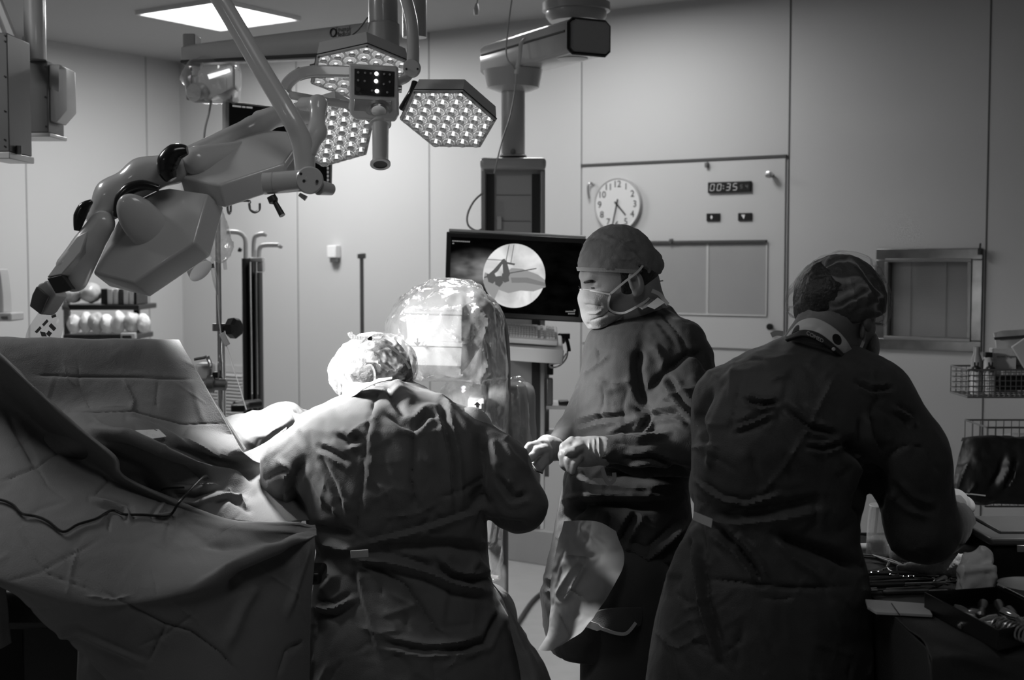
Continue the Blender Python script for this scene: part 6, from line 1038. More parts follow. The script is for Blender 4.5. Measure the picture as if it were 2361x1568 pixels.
cr = [([(82, 865), (180, 868), (300, 870), (445, 874)], 2.6, -.006, 's'), ([(180, 835), (183, 890), (205, 935), (210, 945)], 4, -.003, 's'), ([(285, 875), (310, 925), (305, 950)], 6, .008, 's'), ([(160, 950), (230, 950), (310, 948), (370, 965), (420, 978), (515, 977)], 3, -.005, 's'), ([(365, 870), (360, 920), (362, 940)], 4, -.003, 's'), ([(440, 870), (455, 930), (470, 980)], 8, .004), ([(225, 992), (300, 1010), (380, 1045), (460, 1075), (530, 1100), (580, 1125)], 12, .022, 'w'), ([(250, 1030), (330, 1055), (400, 1078), (470, 1085)], 11, -.014, 'g'),
      ([(390, 1110), (430, 1118), (490, 1118), (520, 1115)], 4, .008, 's'), ([(400, 1140), (450, 1145), (520, 1120)], 8, -.014, 'w'), ([(525, 1115), (545, 1140), (570, 1175)], 4, .008, 's'), ([(490, 1150), (530, 1140), (560, 1150)], 6, .010, 'w'), ([(440, 975), (420, 1010), (490, 1042), (560, 1050)], 4, .006, 's'), ([(300, 965), (360, 985), (430, 1025)], 6, .007, 'w'), ([(350, 1060), (365, 1045), (350, 1075)], 4, .004, 's'), ([(455, 1065), (500, 1042), (510, 1060)], 4, .006, 's'), ([(530, 1150), (580, 1185)], 6, -.006)]
V, Fq = patch(s1, 220, 220, .004, 4.5, 31, cr + rand_creases(4, 0, 800, 620, 1200, 22, .003, 110, 3), .001); S1V = V
tag(obj('screen_drape', (V, Fq), M['drape'], solid=.002), 'grey sterile drape held up as a flat-topped screen at the left', 'drape')
s2 = [[(-90, 752, 2.92), (0, 815, 2.91), (90, 900, 2.90), (180, 980, 2.89), (262, 1048, 2.87), (288, 1098, 2.87), (400, 1150, 2.92), (520, 1192, 2.96), (610, 1203, 2.95), (680, 1204, 2.92), (727, 1210, 2.87)],
      [(-90, 765, 2.84), (0, 826, 2.83), (90, 910, 2.82), (180, 990, 2.81), (262, 1056, 2.79), (288, 1102, 2.79), (400, 1154, 2.83), (520, 1196, 2.87), (610, 1206, 2.87), (680, 1207, 2.85), (728, 1212, 2.83)],
      [(-90, 870, 2.92), (22, 930, 2.93), (95, 985, 2.93), (165, 1040, 2.91), (235, 1085, 2.86), (295, 1125, 2.83), (400, 1168, 2.83), (520, 1206, 2.84), (610, 1213, 2.85), (680, 1213, 2.84), (728, 1215, 2.82)],
      [(-90, 1000, 2.84), (25, 1020, 2.84), (100, 1050, 2.84), (180, 1090, 2.82), (250, 1120, 2.80), (325, 1152, 2.79), (415, 1185, 2.80), (525, 1216, 2.82), (610, 1222, 2.82), (680, 1220, 2.82), (729, 1218, 2.81)],
      [(-90, 1110, 2.73), (20, 1115, 2.72), (110, 1130, 2.72), (190, 1150, 2.72), (270, 1172, 2.73), (350, 1192, 2.74), (430, 1212, 2.77), (530, 1235, 2.79), (610, 1236, 2.80), (680, 1230, 2.81), (729, 1222, 2.805)],
      [(-90, 1220, 2.63), (20, 1225, 2.61), (120, 1240, 2.60), (210, 1260, 2.60), (300, 1272, 2.62), (380, 1278, 2.65), (460, 1278, 2.68), (550, 1268, 2.71), (620, 1256, 2.74), (680, 1243, 2.77), (729, 1227, 2.79)],
      [(-90, 1300, 2.56), (18, 1338, 2.53), (120, 1362, 2.52), (230, 1380, 2.52), (330, 1372, 2.54), (420, 1357, 2.56), (500, 1332, 2.60), (570, 1302, 2.65), (630, 1276, 2.69), (685, 1253, 2.74), (729, 1234, 2.78)],
      [(-90, 1312, 2.58), (24, 1350, 2.56), (120, 1400, 2.54), (225, 1410, 2.52), (330, 1405, 2.54), (420, 1395, 2.57), (500, 1380, 2.61), (575, 1360, 2.67), (635, 1335, 2.71), (688, 1300, 2.75), (727, 1272, 2.77)],
      [(-80, 1318, 2.60), (26, 1356, 2.58), (112, 1425, 2.56), (210, 1470, 2.54), (320, 1490, 2.55), (415, 1490, 2.57), (500, 1470, 2.60), (580, 1450, 2.65), (640, 1430, 2.69), (688, 1410, 2.73), (718, 1390, 2.76)],
      [(-70, 1324, 2.62), (28, 1362, 2.60), (105, 1432, 2.58), (190, 1496, 2.56), (290, 1540, 2.56), (400, 1580, 2.56), (500, 1600, 2.57), (580, 1600, 2.61), (640, 1590, 2.66), (685, 1580, 2.71), (714, 1570, 2.75)],
      [(-65, 1330, 2.64), (30, 1368, 2.62), (102, 1440, 2.60), (185, 1504, 2.58), (280, 1600, 2.58), (390, 1700, 2.57), (495, 1760, 2.57), (580, 1760, 2.60), (640, 1760, 2.65), (685, 1760, 2.70), (713, 1760, 2.74)]]
cr = [([(728, 1213), (640, 1235), (560, 1252), (470, 1258)], 10, -.014, 'g'), ([(725, 1218), (650, 1262), (560, 1300), (450, 1352)], 9, .012), ([(722, 1235), (660, 1290), (560, 1330), (530, 1365)], 13, -.026, 'g'), ([(252, 1180), (250, 1215), (250, 1225)], 3, -.006, 's'), ([(0, 1110), (85, 1078), (168, 1020)], 3, -.006, 's'), ([(85, 1078), (110, 1120), (150, 1150)], 3, -.003, 's'), ([(20, 960), (50, 1010), (85, 1078)], 8, -.014, 'g'), ([(215, 1145), (250, 1108), (240, 1100)], 4, -.005, 's'), ([(40, 1215), (97, 1315), (240, 1240)], 2.6, -.004, 's'), ([(20, 1340), (95, 1318), (220, 1365)], 2.6, -.003, 's'), ([(240, 1365), (380, 1438), (440, 1455), (510, 1505), (560, 1560)], 4, -.008, 's'), ([(385, 1440), (340, 1530)], 4, -.006, 's'), ([(380, 1160), (360, 1190), (400, 1185)], 5, .005, 'w'),
      ([(470, 1250), (530, 1215), (545, 1208)], 3, -.004, 's'), ([(215, 1150), (290, 1175), (300, 1200)], 6, .009, 'w'), ([(700, 1480), (660, 1500), (640, 1560)], 5, -.010, 's'), ([(600, 1310), (660, 1350), (695, 1380)], 4, .004, 's'), ([(590, 1350), (560, 1400), (520, 1500)], 14, .010), ([(130, 1470), (180, 1460), (330, 1530)], 8, .006, 'w'), ([(715, 1250), (690, 1330), (660, 1420)], 8, .010), ([(200, 1375), (260, 1384), (300, 1375)], 3, .006, 's'), ([(500, 1330), (560, 1290), (640, 1262)], 7, .006)]
V, Fq = patch(s2, 250, 250, .004, 4.2, 37, cr + rand_creases(5, 0, 1000, 720, 1560, 26, .003, 120, 3), .0010); S2V = V
tag(obj('table_drape', (V, Fq), M['drape'], solid=.002), 'large creased grey sterile drape hanging over the near table edge, front left', 'drape')
V, Fq = patch([[(180, 1480, 2.78), (260, 1485, 2.76), (340, 1490, 2.76)], [(176, 1560, 2.78), (260, 1560, 2.75), (345, 1560, 2.76)], [(170, 1760, 2.8), (260, 1760, 2.77), (350, 1760, 2.78)]], 30, 40, .006, 6); tag(obj('under_drape', (V, Fq), M['drape'], solid=.002), 'dark inner drape hanging below the hem of the near drape', 'drape')
V, Fq = patch([[(-60, 1310, 2.75), (-20, 1320, 2.73), (12, 1345, 2.74)], [(-60, 1420, 2.75), (-15, 1420, 2.72), (20, 1420, 2.74)], [(-60, 1495, 2.75), (-10, 1500, 2.72), (26, 1482, 2.74)]], 20, 40, .005, 9); tag(obj('side_drape', (V, Fq), M['drape'], solid=.002), 'narrow strip of drape hanging at the lower left edge of the photo', 'drape')
fr_ = lambda x, y, z: (lambda q_: (q_[0], q_[1], y))(proj([[x, y, z]])[0])
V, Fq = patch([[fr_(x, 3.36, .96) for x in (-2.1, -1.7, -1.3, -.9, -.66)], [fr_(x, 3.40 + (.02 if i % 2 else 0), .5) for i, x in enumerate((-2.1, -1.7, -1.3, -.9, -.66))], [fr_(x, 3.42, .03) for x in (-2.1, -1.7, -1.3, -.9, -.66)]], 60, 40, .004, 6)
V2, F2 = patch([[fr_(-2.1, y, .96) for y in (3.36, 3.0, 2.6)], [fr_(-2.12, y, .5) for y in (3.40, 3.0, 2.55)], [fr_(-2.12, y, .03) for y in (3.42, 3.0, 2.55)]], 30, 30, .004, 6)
tag(obj('far_shade_drape', join((V, Fq), (V2, F2)), mat('painted_shade', .015, .8, bump=.2, vary=.05), solid=.002), 'added drape on the far side of the operating table, coloured near-black in place of shade', 'drape')  # drape added to block light; near-black colour stands in for under-table shade
# cable, pouch label
q = [(-40, 1150), (0, 1152), (28, 1163), (50, 1184), (85, 1191), (110, 1202), (145, 1226), (180, 1209), (222, 1196), (258, 1177), (286, 1186), (330, 1187), (375, 1190), (396, 1184)]
pp = [on_sheet(S2V, *c, .008) for c in q] + [P(412, 1160, 2.76), P(440, 1128, 2.80), P(470, 1099, 2.88), P(480, 1101, 2.92)]
tag(obj('power_cable', MB().tube(smooth_path(pp, 6), .0029, 8), M['black']), 'thin black cable snaking across the grey drape', 'cable')
pp = [on_sheet(S1V, x, y, .010) for x, y in ((372, 1130), (385, 1126), (425, 1124))]; tag(obj('instrument_strap', MB().tube(smooth_path(pp, 5), .0022, 6), M['black']), 'short dark lead end lying in the folds beside the black cable', 'cable')
t = thing('paper_tag', 'small pale paper tag with two dark half-round cutouts on the drape', 'tag', on_sheet(S1V, 345, 1004, .01))
tg = [on_sheet(S1V, x, y, .012) for x, y in ((312, 993), (366, 991), (383, 1007), (335, 1014))]; obj('tag_paper', MB().prism(tg[::-1], (0, .0015, .001)), M['gauze'], t, smooth=False)
for cx__, cy__ in ((334, 997), (356, 995)): c = on_sheet(S1V, cx__, cy__, .016); obj('tag_cutout', MB().prism([c + np.array([.0065*math.cos(a), -.0, .0045*math.sin(a)]) for a in np.linspace(0, 2*math.pi, 17)[:-1]][::-1], (0, .001, 0)), M['dark'], t, smooth=False)
# white sheet beyond
V, Fq = patch([[(500, 965, 3.52), (540, 955, 3.50), (590, 946, 3.50), (630, 934, 3.50), (660, 930, 3.52), (690, 936, 3.55), (716, 950, 3.6)], [(520, 985, 3.46), (560, 975, 3.44), (600, 968, 3.44), (640, 955, 3.44), (668, 948, 3.46), (695, 955, 3.5), (716, 965, 3.55)], [(545, 1015, 3.42), (575, 1005, 3.40), (610, 1000, 3.40), (640, 985, 3.40), (665, 975, 3.42), (690, 975, 3.46), (712, 980, 3.5)], [(560, 1052, 3.42), (580, 1045, 3.42), (605, 1030, 3.42), (625, 1012, 3.43), (650, 1000, 3.45), (680, 990, 3.5), (710, 990, 3.52)]], 90, 50, .008, 9, 41)
tag(obj('white_sheet', (V, Fq), M['paper'], solid=.002), 'bright white sheet beyond the screen drape, left of the seated person', 'sheet')
V, Fq = patch([[(560, 1045, 3.36), (600, 1028, 3.36), (640, 1000, 3.36), (660, 985, 3.38)], [(570, 1085, 3.34), (600, 1085, 3.33), (640, 1080, 3.33), (665, 1070, 3.35)], [(580, 1130, 3.34), (610, 1130, 3.33), (640, 1130, 3.33), (665, 1130, 3.35)]], 40, 40, .005, 9); tag(obj('side_sheet', (V, Fq), M['drape'], solid=.002), 'grey sheet edge under the bright white sheet', 'sheet')
# operating table carrying the drapes
t = thing('operating_table', 'operating table hidden under the grey drapes at the left', 'table', (-.95, 3.0, 0))
obj('table_top', MB().box((-1.16, 3.06, .90), (1.08, .50, .09)), M['black'], t, bevel=.02); obj('pedestal', MB().box((-1.0, 3.1, .46), (.24, .26, .80)), M['black'], t, bevel=.01); obj('base_plate', MB().box((-1.0, 3.1, .04), (.7, .5, .08)), M['black'], t, bevel=.02)
obj('arm_board', MB().box((-.56, 2.86, .97), (.30, .10, .03)), M['black'], t, bevel=.01)
obj('screen_frame', MB().tube([(-1.25, 3.12, .9), (-1.25, 3.12, 1.45), P(405, 800, 3.12), P(560, 1040, 3.12)], .010, 8), M['steel'], t)
# ================================================================ right side
ZT = .95
def tp(px, py, z=ZT): return hit(px, py, [0, 0, z], [0, 0, 1])
t = thing('instrument_table', 'instrument table at the lower right, covered by a dark drape', 'table', (1.25, 2.9, 0))
obj('table_top', MB().box((1.24, 2.86, ZT-.035), (.94, .98, .03)), M['steel'], t, bevel=.004)
for sx in (.82, 1.66):
    for sy in (2.46, 3.28): obj('leg', MB().box((sx, sy, (ZT-.05)/2), (.035, .035, ZT-.05)), M['steel'], t)
dm = mat('table_cover_dark', .03, .65, bump=.25, bscale=300, vary=.08)
xs = [.755, .85, 1.05, 1.3, 1.55, 1.74]
def pr3(x, y, z): q = proj([[x, y, z]])[0]; return (q[0], q[1], y)
rws = [[pr3(x, y + (.01*k_ if i % 2 else -.01*k_ if i else 0), z) for i, x in enumerate(xs)] for y, z, k_ in ((3.40, ZT-.30, 0), (3.385, ZT-.01, 0), (3.1, ZT, 0), (2.8, ZT, 0), (2.5, ZT, 0), (2.37, ZT-.004, 0), (2.34, ZT-.06, 1), (2.33, ZT-.35, 2), (2.33, ZT-.75, 3))]
V, Fq = patch(rws, 140, 150, .002, 6, 51, [([(2010, 1440), (2120, 1480), (2361, 1560)], 14, .006)])
V2, F2 = patch([[pr3(.757, y, ZT-.002) for y in (3.38, 3.1, 2.8, 2.55, 2.37)], [pr3(.757, y, ZT-.08) for y in (3.38, 3.1, 2.8, 2.55, 2.335)], [pr3(.757, y, ZT-.35) for y in (3.38, 3.1, 2.8, 2.55, 2.322)], [pr3(.757, y, .2) for y in (3.38, 3.12, 2.8, 2.52, 2.322)]], 60, 60, 0, 6, 0, (), 0)
tag(obj('table_cover', join((V, Fq), (V2, F2)), dm, solid=.002), 'dark sterile cover over the instrument table', 'drape')
# box container, bowl, trays, cloth, bag, jug
t = thing('instrument_case', 'dark lidded instrument case at the right edge of the table', 'case', tp(2330, 1385))
c = tp(2345, 1350); obj('case_body', MB().box((c[0]+.07, c[1]+.10, ZT+.045), (.26, .22, .085)), M['black'], t, bevel=.006); obj('case_lid', MB().box((c[0]+.07, c[1]+.10, ZT+.099), (.275, .235, .018)), M['darkbox'], t, bevel=.006); obj('lid_rib', MB().box((c[0]+.08, c[1]+.11, ZT+.111), (.22, .17, .008)), M['darkbox'], t, bevel=.003)
obj('case_catch', MB().box((c[0]-.0, c[1]-.018, ZT+.085), (.02, .006, .015)), M['steel'], t, bevel=.001)
c = tp(2352, 1400); tag(obj('kidney_bowl', MB().lathe(c + [.02, 0, .002], (0, 0, 1), [(.0, .001), (.03, .0), (.05, .018), (.062, .045), (.064, .046), (.060, .044), (.045, .018), (.0, .006)], 36), M['offwhite']), 'pale bowl cut by the right edge below the dark case', 'bowl')
t = thing('paper_tray', 'flat pale tray under the instruments beside the dark-gowned back', 'tray', tp(2060, 1400))
obj('tray_sheet', MB().prism([tp(1995, 1388, ZT+.004), tp(2136, 1398, ZT+.004), tp(2150, 1424, ZT+.004), tp(2020, 1417, ZT+.004), tp(2000, 1405, ZT+.004)][::-1], (0, 0, .006)), M['offwhite'], t, bevel=.001); obj('tray_fold', MB().prism([tp(2054, 1391, ZT+.011), tp(2056, 1391, ZT+.011), tp(2077, 1421, ZT+.011), tp(2075, 1421, ZT+.011)][::-1], (0, 0, .001)), M['dark'], t, smooth=False)
t = thing('wire_tray', 'black perforated tray of small steel parts at the near table edge', 'tray', tp(2240, 1450))
a_, b_, c_, d_ = tp(2132, 1408, ZT+.003), tp(2300, 1395, ZT+.003), tp(2440, 1470, ZT+.003), tp(2300, 1500, ZT+.003); a_, b_, c_, d_ = [np.array(x) for x in (a_, b_, c_, d_)]
g = MB().prism([a_, d_, c_, b_], (0, 0, .003)); obj('tray_floor', g, M['black'], t, smooth=False)
for p_, q_ in ((a_, d_), (d_, c_), (c_, b_), (b_, a_)): d = nrm(q_-p_); obj('tray_wall', MB().box((p_+q_)/2 + [0, 0, .020], (np.linalg.norm(q_-p_), .003, .036), np.array([d, np.cross([0, 0, 1], d), [0, 0, 1]])), M['black'], t, bevel=.001)
obj('bright_rim', MB().tube([b_ + [0, 0, .042], c_ + [0, 0, .042]], .003, 8), M['chrome'], t)
rs = random.Random(3)
def inst(kind, p, ang, L, zz_=.006, label='', mtl='steel'):
    d = np.array([math.cos(ang), math.sin(ang), 0]); s_ = np.array([-d[1], d[0], 0]); p = np.array(p) + [0, 0, zz_]; t_ = thing(kind, label, kind.replace('_', ' '), p - d*L/2, 'loose steel instruments on the table')
    if kind in ('scissors', 'clamp_forceps'):
        for sg in (1, -1):
            obj('blade', MB().tube([p, p + d*L*.42 + s_*sg*.002, p + d*L*.5], [.0035, .002, .001], 8), M[mtl], t_)
            h = p - d*L*.42 + s_*sg*.020; o = obj('handle_ring', MB().tube([p, p - d*L*.2 + s_*sg*.008, h + d*.012], .0025, 8).tube([h + .012*(d*math.cos(x) + s_*math.sin(x)*.75) for x in np.linspace(0, 2*math.pi, 15)], .0022, 6, cap=False), M['chrome'], t_)
    elif kind == 'tweezers':
        for sg in (1, -1): obj('arm', MB().tube([p - d*L/2, p + s_*sg*.006, p + d*L/2 + s_*sg*.001], [.003, .004, .0012], 8), M[mtl], t_)
    elif kind == 'drill_pin': obj('shaft', MB().tube([p - d*L/2, p + d*L*.2, p + d*L/2], [.003, .003, .001], 8), M[mtl], t_); obj('collar', MB().tube([p - d*L*.3, p - d*L*.22], .005, 10), M['chrome'], t_)
    else: obj('grip', MB().tube([p - d*L/2, p - d*L*.45, p - d*L*.05, p], [.005, .0075, .0075, .004], 12), M['dark'] if mtl == 'dark' else M[mtl], t_); obj('shank', MB().tube([p, p + d*L*.42, p + d*L/2], [.003, .0025, .006], 8), M['chrome'], t_)
LI = [('scissors', 2010, 1290, 2.5, .16, 'scissors nearest the clear jug'), ('clamp_forceps', 2028, 1300, 2.6, .17, 'long clamp right of the scissors below the jug'), ('tweezers', 2052, 1310, 1.9, .14, 'upright-pointing tweezers left of the gauze pack'), ('scissors', 2000, 1325, .4, .15, 'small scissors touching the dark-gowned back'), ('clamp_forceps', 2020, 1335, 3.0, .16, 'clamp lying in the middle heap of instruments'), ('tweezers', 2062, 1338, .15, .13, 'tweezers in the middle heap below the gauze'),
      ('chisel', 2095, 1345, .1, .16, 'thin chisel just below the white cloth'), ('clamp_forceps', 2125, 1340, 2.9, .16, 'clamp half under the white cloth'), ('chisel', 2085, 1362, .12, .18, 'chisel with a dark grip in the front row'), ('chisel', 2140, 1370, .1, .20, 'longest chisel lying in the front row'), ('drill_pin', 2060, 1372, .14, .17, 'thin pin in front of the chisels'), ('tweezers', 2015, 1352, .3, .14, 'tweezers at the left of the front row'), ('drill_pin', 2150, 1352, .35, .15, 'slanted pin under the cloth end'), ('chisel', 2180, 1345, .9, .13, 'short chisel pointing at the plastic bag'),
      ('scissors', 2045, 1325, 1.2, .14, 'open scissors with shiny rings mid table'), ('clamp_forceps', 2090, 1328, .5, .14, 'clamp whose rings touch the white cloth')]
for i, (kd, x, y, a, L, lb2) in enumerate(LI): inst(kd, tp(x, y), a, L, .008 + .004*(i % 3), lb2, 'dsteel' if i % 3 else 'steel')
WT = ['steel bolt', 'short steel sleeve', 'steel wheel part', 'small steel plate', 'steel pin holder', 'steel cap', 'tiny steel knob', 'steel screw block', 'steel ring', 'steel peg']
g0 = (a_+b_+c_+d_)/4
for i in range(10):
    f, h = rs.uniform(.12, .85), rs.uniform(.15, .85); p = a_*(1-f)*(1-h) + d_*f*(1-h) + b_*(1-f)*h + c_*f*h; ang = rs.uniform(0, 3.1); d = np.array([math.cos(ang), math.sin(ang), .15]); L = rs.uniform(.03, .09)
    tag(obj('steel_part', MB().lathe(p + [0, 0, .016], d, [(.003, -L/2), (.008, -L/2+.004), (.008, -L*.1), (.005, 0), (.010, L*.25), (.010, L/2-.003), (.004, L/2)], 14), M['chrome' if i % 2 else 'steel']), WT[i] + ' among the parts in the black tray', 'steel part', 'small steel parts in the black tray')
pp = []; e0, e1 = tp(2300, 1440, ZT+.03), tp(2400, 1475, ZT+.03); e0, e1 = np.array(e0), np.array(e1); dd = nrm(e1-e0); sd = nrm(np.cross(dd, [0, 0, 1]))
for x in np.linspace(0, 1, 160): pp.append(e0 + (e1-e0)*x + .014*(math.cos(x*2*math.pi*11)*sd + math.sin(x*2*math.pi*11)*np.array([0, 0, 1])))
tag(obj('steel_coil', MB().tube(pp, .0022, 6), M['steel']), 'coiled steel spring at the right end of the black tray', 'spring')
V, Fq = sdf([f_box(np.array(tp(2112, 1300)) + [0, .01, .022], (.062, .035, .020), rd=.014)], .004); tag(obj('gauze_pack', cloth(V, Fq, .003, 25, 3), M['gauze']), 'thick folded gauze pack behind the white cloth', 'gauze')
V, Fq = sdf([f_ell(np.array(tp(2085, 1278)) + [0, .0, .02], (.03, .03, .022))], .004); tag(obj('gauze_ball', cloth(V, Fq, .004, 25, 4), M['gauze']), 'small gauze wad behind the folded gauze pack', 'gauze')
q = lambda x, y, z: (lambda p: (x, y, p[1]))(hit(x, y, [0, 0, ZT+z], [0, 0, 1]))
c0_, c1_x, c2_x = np.array(tp(2072, 1330)) + [0, 0, .018], np.array(tp(2150, 1336)) + [0, 0, .030], np.array(tp(2225, 1340)) + [0, 0, .032]
V, Fq = sdf([f_cap(c0_, c1_x, .009, .022), f_cap(c1_x, c2_x, .022, .026), f_ell((c1_x + c2_x)/2 + [0, .02, .002], (.05, .035, .024))], .004, .015); tag(obj('white_cloth', cloth(V, Fq, .006, 17, 6, (), (1, 1, 1), .002), M['gauze']), 'white folded cloth lying across the instruments', 'cloth')
V, Fq = sdf([f_box(np.array(tp(2256, 1385)) + [0, .02, .036], (.036, .024, .036), rd=.012), f_box(np.array(tp(2266, 1385)) + [0, .035, .060], (.030, .016, .032), rd=.010), f_ell(np.array(tp(2275, 1385)) + [.0, .035, .098], (.012, .010, .016))], .005, .02); tag(obj('plastic_pouch', cloth(V, Fq, .013, 20, 8), mat('milky_pouch', .7, .3, bump=.3, bscale=60, vary=.08)), 'crumpled milky plastic pouch standing beside the dark case', 'pouch')
c = np.array(tp(2030, 1283)); t = thing('measuring_jug', 'clear plastic jug partly filled, on the table behind the instruments', 'jug', c)
obj('jug_wall', MB().lathe(c, (0, 0, 1), [(.0, .001), (.031, .0), (.034, .006), (.033, .05), (.030, .10), (.026, .12), (.027, .123)], 32), film('jug_plastic', .35, .3, .5), t); obj('liquid', MB().lathe(c, (0, 0, 1), [(.0, .004), (.030, .004), (.031, .045), (0, .0452)], 32), film('jug_liquid', .35, .15, .6), t)
obj('rim', MB().lathe(c + [0, 0, .122], (0, 0, 1), [(.026, 0), (.028, .0), (.028, .003), (.026, .003)], 32), M['offwhite'], t)
c2 = np.array(tp(2012, 1270)); tag(obj('wire_stand', MB().tube(smooth_path([c2 + [-.03, .06, .005], c2 + [-.025, .05, .03], c2 + [.01, .04, .032], c2 + [.018, .04, .05], c2 + [.024, .04, .14]], 5), .0035, 8), M['dark']), 'bent dark wire standing behind the clear jug', 'wire')
tag(obj('paper_roll', MB().cyl(np.array(tp(1975, 1272)) + [0, 0, .011], np.array(tp(2005, 1272)) + [0, 0, .011], .010), M['white']), 'short white roll beside the clear jug', 'roll')
tag(obj('dark_box', MB().box(np.array(tp(2215, 1295)) + [0, .08, .012], (.12, .05, .024)), M['dark'], bevel=.004), 'low dark box behind the white cloth under the sleeve', 'box')
# baskets on a trolley
DT = 4.5
xt = P(2440, 900, DT)[0]; t = thing('basket_trolley', 'wire basket trolley standing at the right edge of the photo', 'trolley', (xt, DT+.1, 0))
obj('upright', MB().cyl((xt, DT+.2, .08), (xt, DT+.2, 1.55), .016), M['steel'], t); obj('trolley_foot', MB().box((xt, DT+.1, .06), (.5, .5, .04)), M['steel'], t, bevel=.01)
def basket(l, r, tpy, bty, dep, nx, nz, name='wire_basket'):
    a, b_ = P(l, tpy, DT), P(r, bty, DT); g = MB(); x0, x1, z1, z0 = a[0], b_[0], a[2], b_[2]; y0, y1 = DT, DT+dep
    for z in [z1, z0]: g.tube([(x0, y0, z), (x1, y0, z), (x1, y1, z), (x0, y1, z), (x0, y0, z)], .0032, 6)
    for i in range(nx+1): x = x0 + (x1-x0)*i/nx; g.tube([(x, y0, z1), (x, y0, z0), (x, y1, z0), (x, y1, z1)], .0018, 5)
    for j in range(1, nz): z = z0 + (z1-z0)*j/nz; g.tube([(x0, y0, z), (x1, y0, z), (x1, y1, z), (x0, y1, z), (x0, y0, z)], .0018, 5)
    for y in (DT+dep*.33, DT+dep*.66): g.tube([(x0, y, z1), (x0, y, z0), (x1, y, z0)], .0018, 5)
    return obj(name, g, M['dsteel'], t)
basket(2233, 2440, 853, 916, .18, 17, 5); basket(2276, 2440, 986, 1168, .22, 9, 1)
zb = P(0, 914, DT)[2]
def bt(nm, lb2, px, D, prof, m, n=20): c = P(px, 914, DT); tag(obj(nm, MB().lathe((P(px, 914, D)[0], D, zb+.004), (0, 0, 1), prof, n), m), lb2, 'bottle')
for i, px in enumerate((2250, 2283)):
    x = P(px, 900, DT+.05)[0]; z0_ = P(0, 850, DT+.05)[2]; t2 = thing('dropper_bottle', ('black-capped squeeze bottle at the left front corner of the upper basket', 'black-capped squeeze bottle next to the corner one')[i], 'bottle', (x, DT+.05, zb+.004), 'black-capped bottles in the basket')
    obj('bottle_body', MB().lathe((x, DT+.05, zb+.004), (0, 0, 1), [(0, 0), (.018, 0), (.018, z0_-zb-.03), (.012, z0_-zb-.012), (0, z0_-zb-.011)], 20), M['offwhite'], t2)
    cp = obj('bottle_cap', MB().lathe((x, DT+.05, z0_-.008), (0, 0, 1), [(.017, 0), (.015, .012), (.006, .018), (0, .019)], 20).cyl((x-.005, DT+.05, z0_+.006), (x-.006, DT+.05, z0_+.022), .0028, n=8).cyl((x+.005, DT+.05, z0_+.006), (x+.006, DT+.05, z0_+.022), .0028, n=8), M['black'], t2)
zc2 = lambda y: P(0, y, DT+.09)[2]
x = P(2271, 0, DT+.1)[0]; tag(obj('spray_bottle', MB().lathe((x, DT+.11, zb+.004), (0, 0, 1), [(0, 0), (.019, 0), (.019, zc2(832)-zb), (.011, zc2(818)-zb), (.011, zc2(803)-zb), (0, zc2(802)-zb)], 20), mat('bottle_grey', .25, .3)), 'grey bottle standing behind the two black-capped bottles', 'bottle')
x = P(2302, 0, DT+.08)[0]; t2 = thing('white_bottle', 'white bottle with square dark cap behind the basket rim', 'bottle', (x, DT+.10, zb+.004)); obj('bottle_body', MB().lathe((x, DT+.11, zb+.004), (0, 0, 1), [(0, 0), (.020, 0), (.020, zc2(838)-zb), (.012, zc2(826)-zb), (0, zc2(825)-zb)], 20), M['offwhite'], t2); obj('bottle_cap', MB().box((x, DT+.11, zc2(819)), (.026, .026, .018)), M['black'], t2, bevel=.003)
t2 = thing('carton', 'pale printed carton standing up in the upper basket', 'box', P(2318, 852, DT+.13)); c = pxbox(MB(), 2288, 803, 2342, 905, DT+.14, .03); obj('carton_body', c, M['offwhite'], t2, bevel=.002); text_mesh('carton_lettering', 'novet Vagen', .013, P(2320, 822, DT+.138), [1, 0, 0], [0, 0, 1], M['dsteel'], t2, .0003)
t2 = thing('packet', 'light packet with a dark band behind the printed carton', 'packet', P(2330, 830, DT+.19)); V, Fq = patch([[(2290, 768, DT+.2), (2320, 763, DT+.2), (2400, 758, DT+.2)], [(2296, 800, DT+.19), (2330, 800, DT+.18), (2400, 800, DT+.19)], [(2300, 900, DT+.2), (2330, 900, DT+.19), (2400, 900, DT+.2)]], 30, 30, .004, 12); obj('packet_body', (V, Fq), M['enamel_b'], t2, solid=.01); obj('packet_band', MB().prism([P(2292, 778, DT+.165), P(2400, 770, DT+.165), P(2400, 776, DT+.165), P(2294, 784, DT+.165)][::-1], (0, .003, 0)), M['dark'], t2)
tag(obj('tilted_packet', MB().prism([P(2333, 800, DT+.12), P(2375, 772, DT+.12), P(2400, 830, DT+.12), P(2362, 850, DT+.12)][::-1], (0, .012, 0)), M['offwhite'], bevel=.003), 'tilted white packet cut by the right edge above the basket', 'packet')
tag(obj('black_tool_pack', pxbox(MB(), 2302, 868, 2420, 900, DT+.035, .05), M['black'], bevel=.008), 'black flat pack lying inside the upper basket', 'pack')
tag(obj('white_pack', pxbox(MB(), 2312, 856, 2420, 867, DT+.035, .06), M['offwhite'], bevel=.004), 'white pack on top of the black flat pack', 'pack')
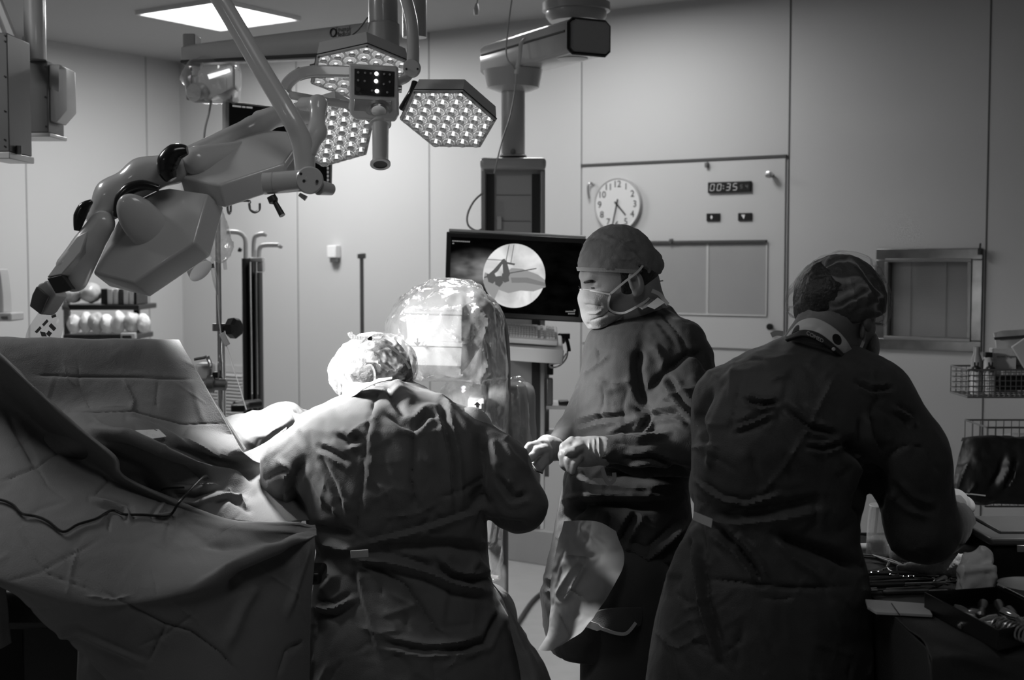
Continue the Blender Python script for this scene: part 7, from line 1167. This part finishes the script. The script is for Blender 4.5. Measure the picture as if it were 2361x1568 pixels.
V, Fq = patch([[(2216, 1016, DT+.10), (2240, 1008, DT+.06), (2300, 1008, DT+.05), (2420, 1012, DT+.06)], [(2220, 1014, DT-.01), (2250, 1012, DT-.03), (2305, 1012, DT-.03), (2420, 1018, DT-.03)], [(2206, 1070, DT-.04), (2250, 1075, DT-.07), (2310, 1080, DT-.06), (2420, 1080, DT-.05)], [(2196, 1130, DT-.05), (2240, 1142, DT-.07), (2300, 1140, DT-.05), (2420, 1150, DT-.04)], [(2200, 1136, DT-.02), (2240, 1160, DT-.03), (2300, 1162, DT-.03), (2420, 1160, DT-.02)]], 80, 70, .006, 9, 9, [([(2235, 1065), (2220, 1100), (2210, 1130)], 6, .010, 's'), ([(2250, 1110), (2230, 1140)], 5, .008, 's'), ([(2330, 1050), (2320, 1090), (2300, 1130)], 8, .012, 'w'), ([(2345, 1080), (2335, 1110), (2315, 1132)], 5, .010, 's')])
tag(obj('black_bag', (V, Fq), M['apron'], solid=.004), 'black bag draped over the lower wire basket', 'bag')
tag(obj('bag_hem', MB().tube(pxs([(2205, 1140), (2230, 1139), (2255, 1141), (2272, 1143)], DT-.075, 4), .0022, 6), M['offwhite']), 'pale hem cord along the bottom of the black bag', 'cord')
V, Fq = patch([[(2290, 1006, DT+.08), (2340, 999, DT+.08), (2420, 996, DT+.08)], [(2290, 1020, DT+.03), (2340, 1020, DT+.03), (2420, 1020, DT+.03)]], 20, 10, .002, 9); tag(obj('pale_liner', (V, Fq), M['offwhite'], solid=.003), 'pale liner edge showing above the black bag', 'liner')
# low box on the floor between the standing people
t = thing('waste_box', 'grey box with a pale lid on the floor between the two standing people', 'box', (P(1470, 1500, 4.0)[0], 4.0, 0)); a, b_ = P(1446, 1470, 3.95), P(1540, 1470, 3.95)
obj('box_body', MB().box(((a[0]+b_[0])/2, 4.08, .37), (b_[0]-a[0]+.04, .26, .74)), M['enamel_b'], t, bevel=.008); obj('box_lid', MB().box(((a[0]+b_[0])/2, 4.08, .75), (b_[0]-a[0]+.06, .28, .02)), M['offwhite'], t, bevel=.006)
obj('box_sticker', MB().box((P(1488, 1486, 3.94)[0], 3.948, P(0, 1486, 3.94)[2]), (.012, .002, .02)), M['white'], t, smooth=False)
tag(obj('floor_cable', MB().tube(smooth_path([(.02, 5.9, .012), (.12, 6.4, .012), (.25, 6.6, .012), (.5, 6.5, .012)], 6), .010, 8), M['dark']), 'dark cable lying on the floor behind the C-arm', 'cable')
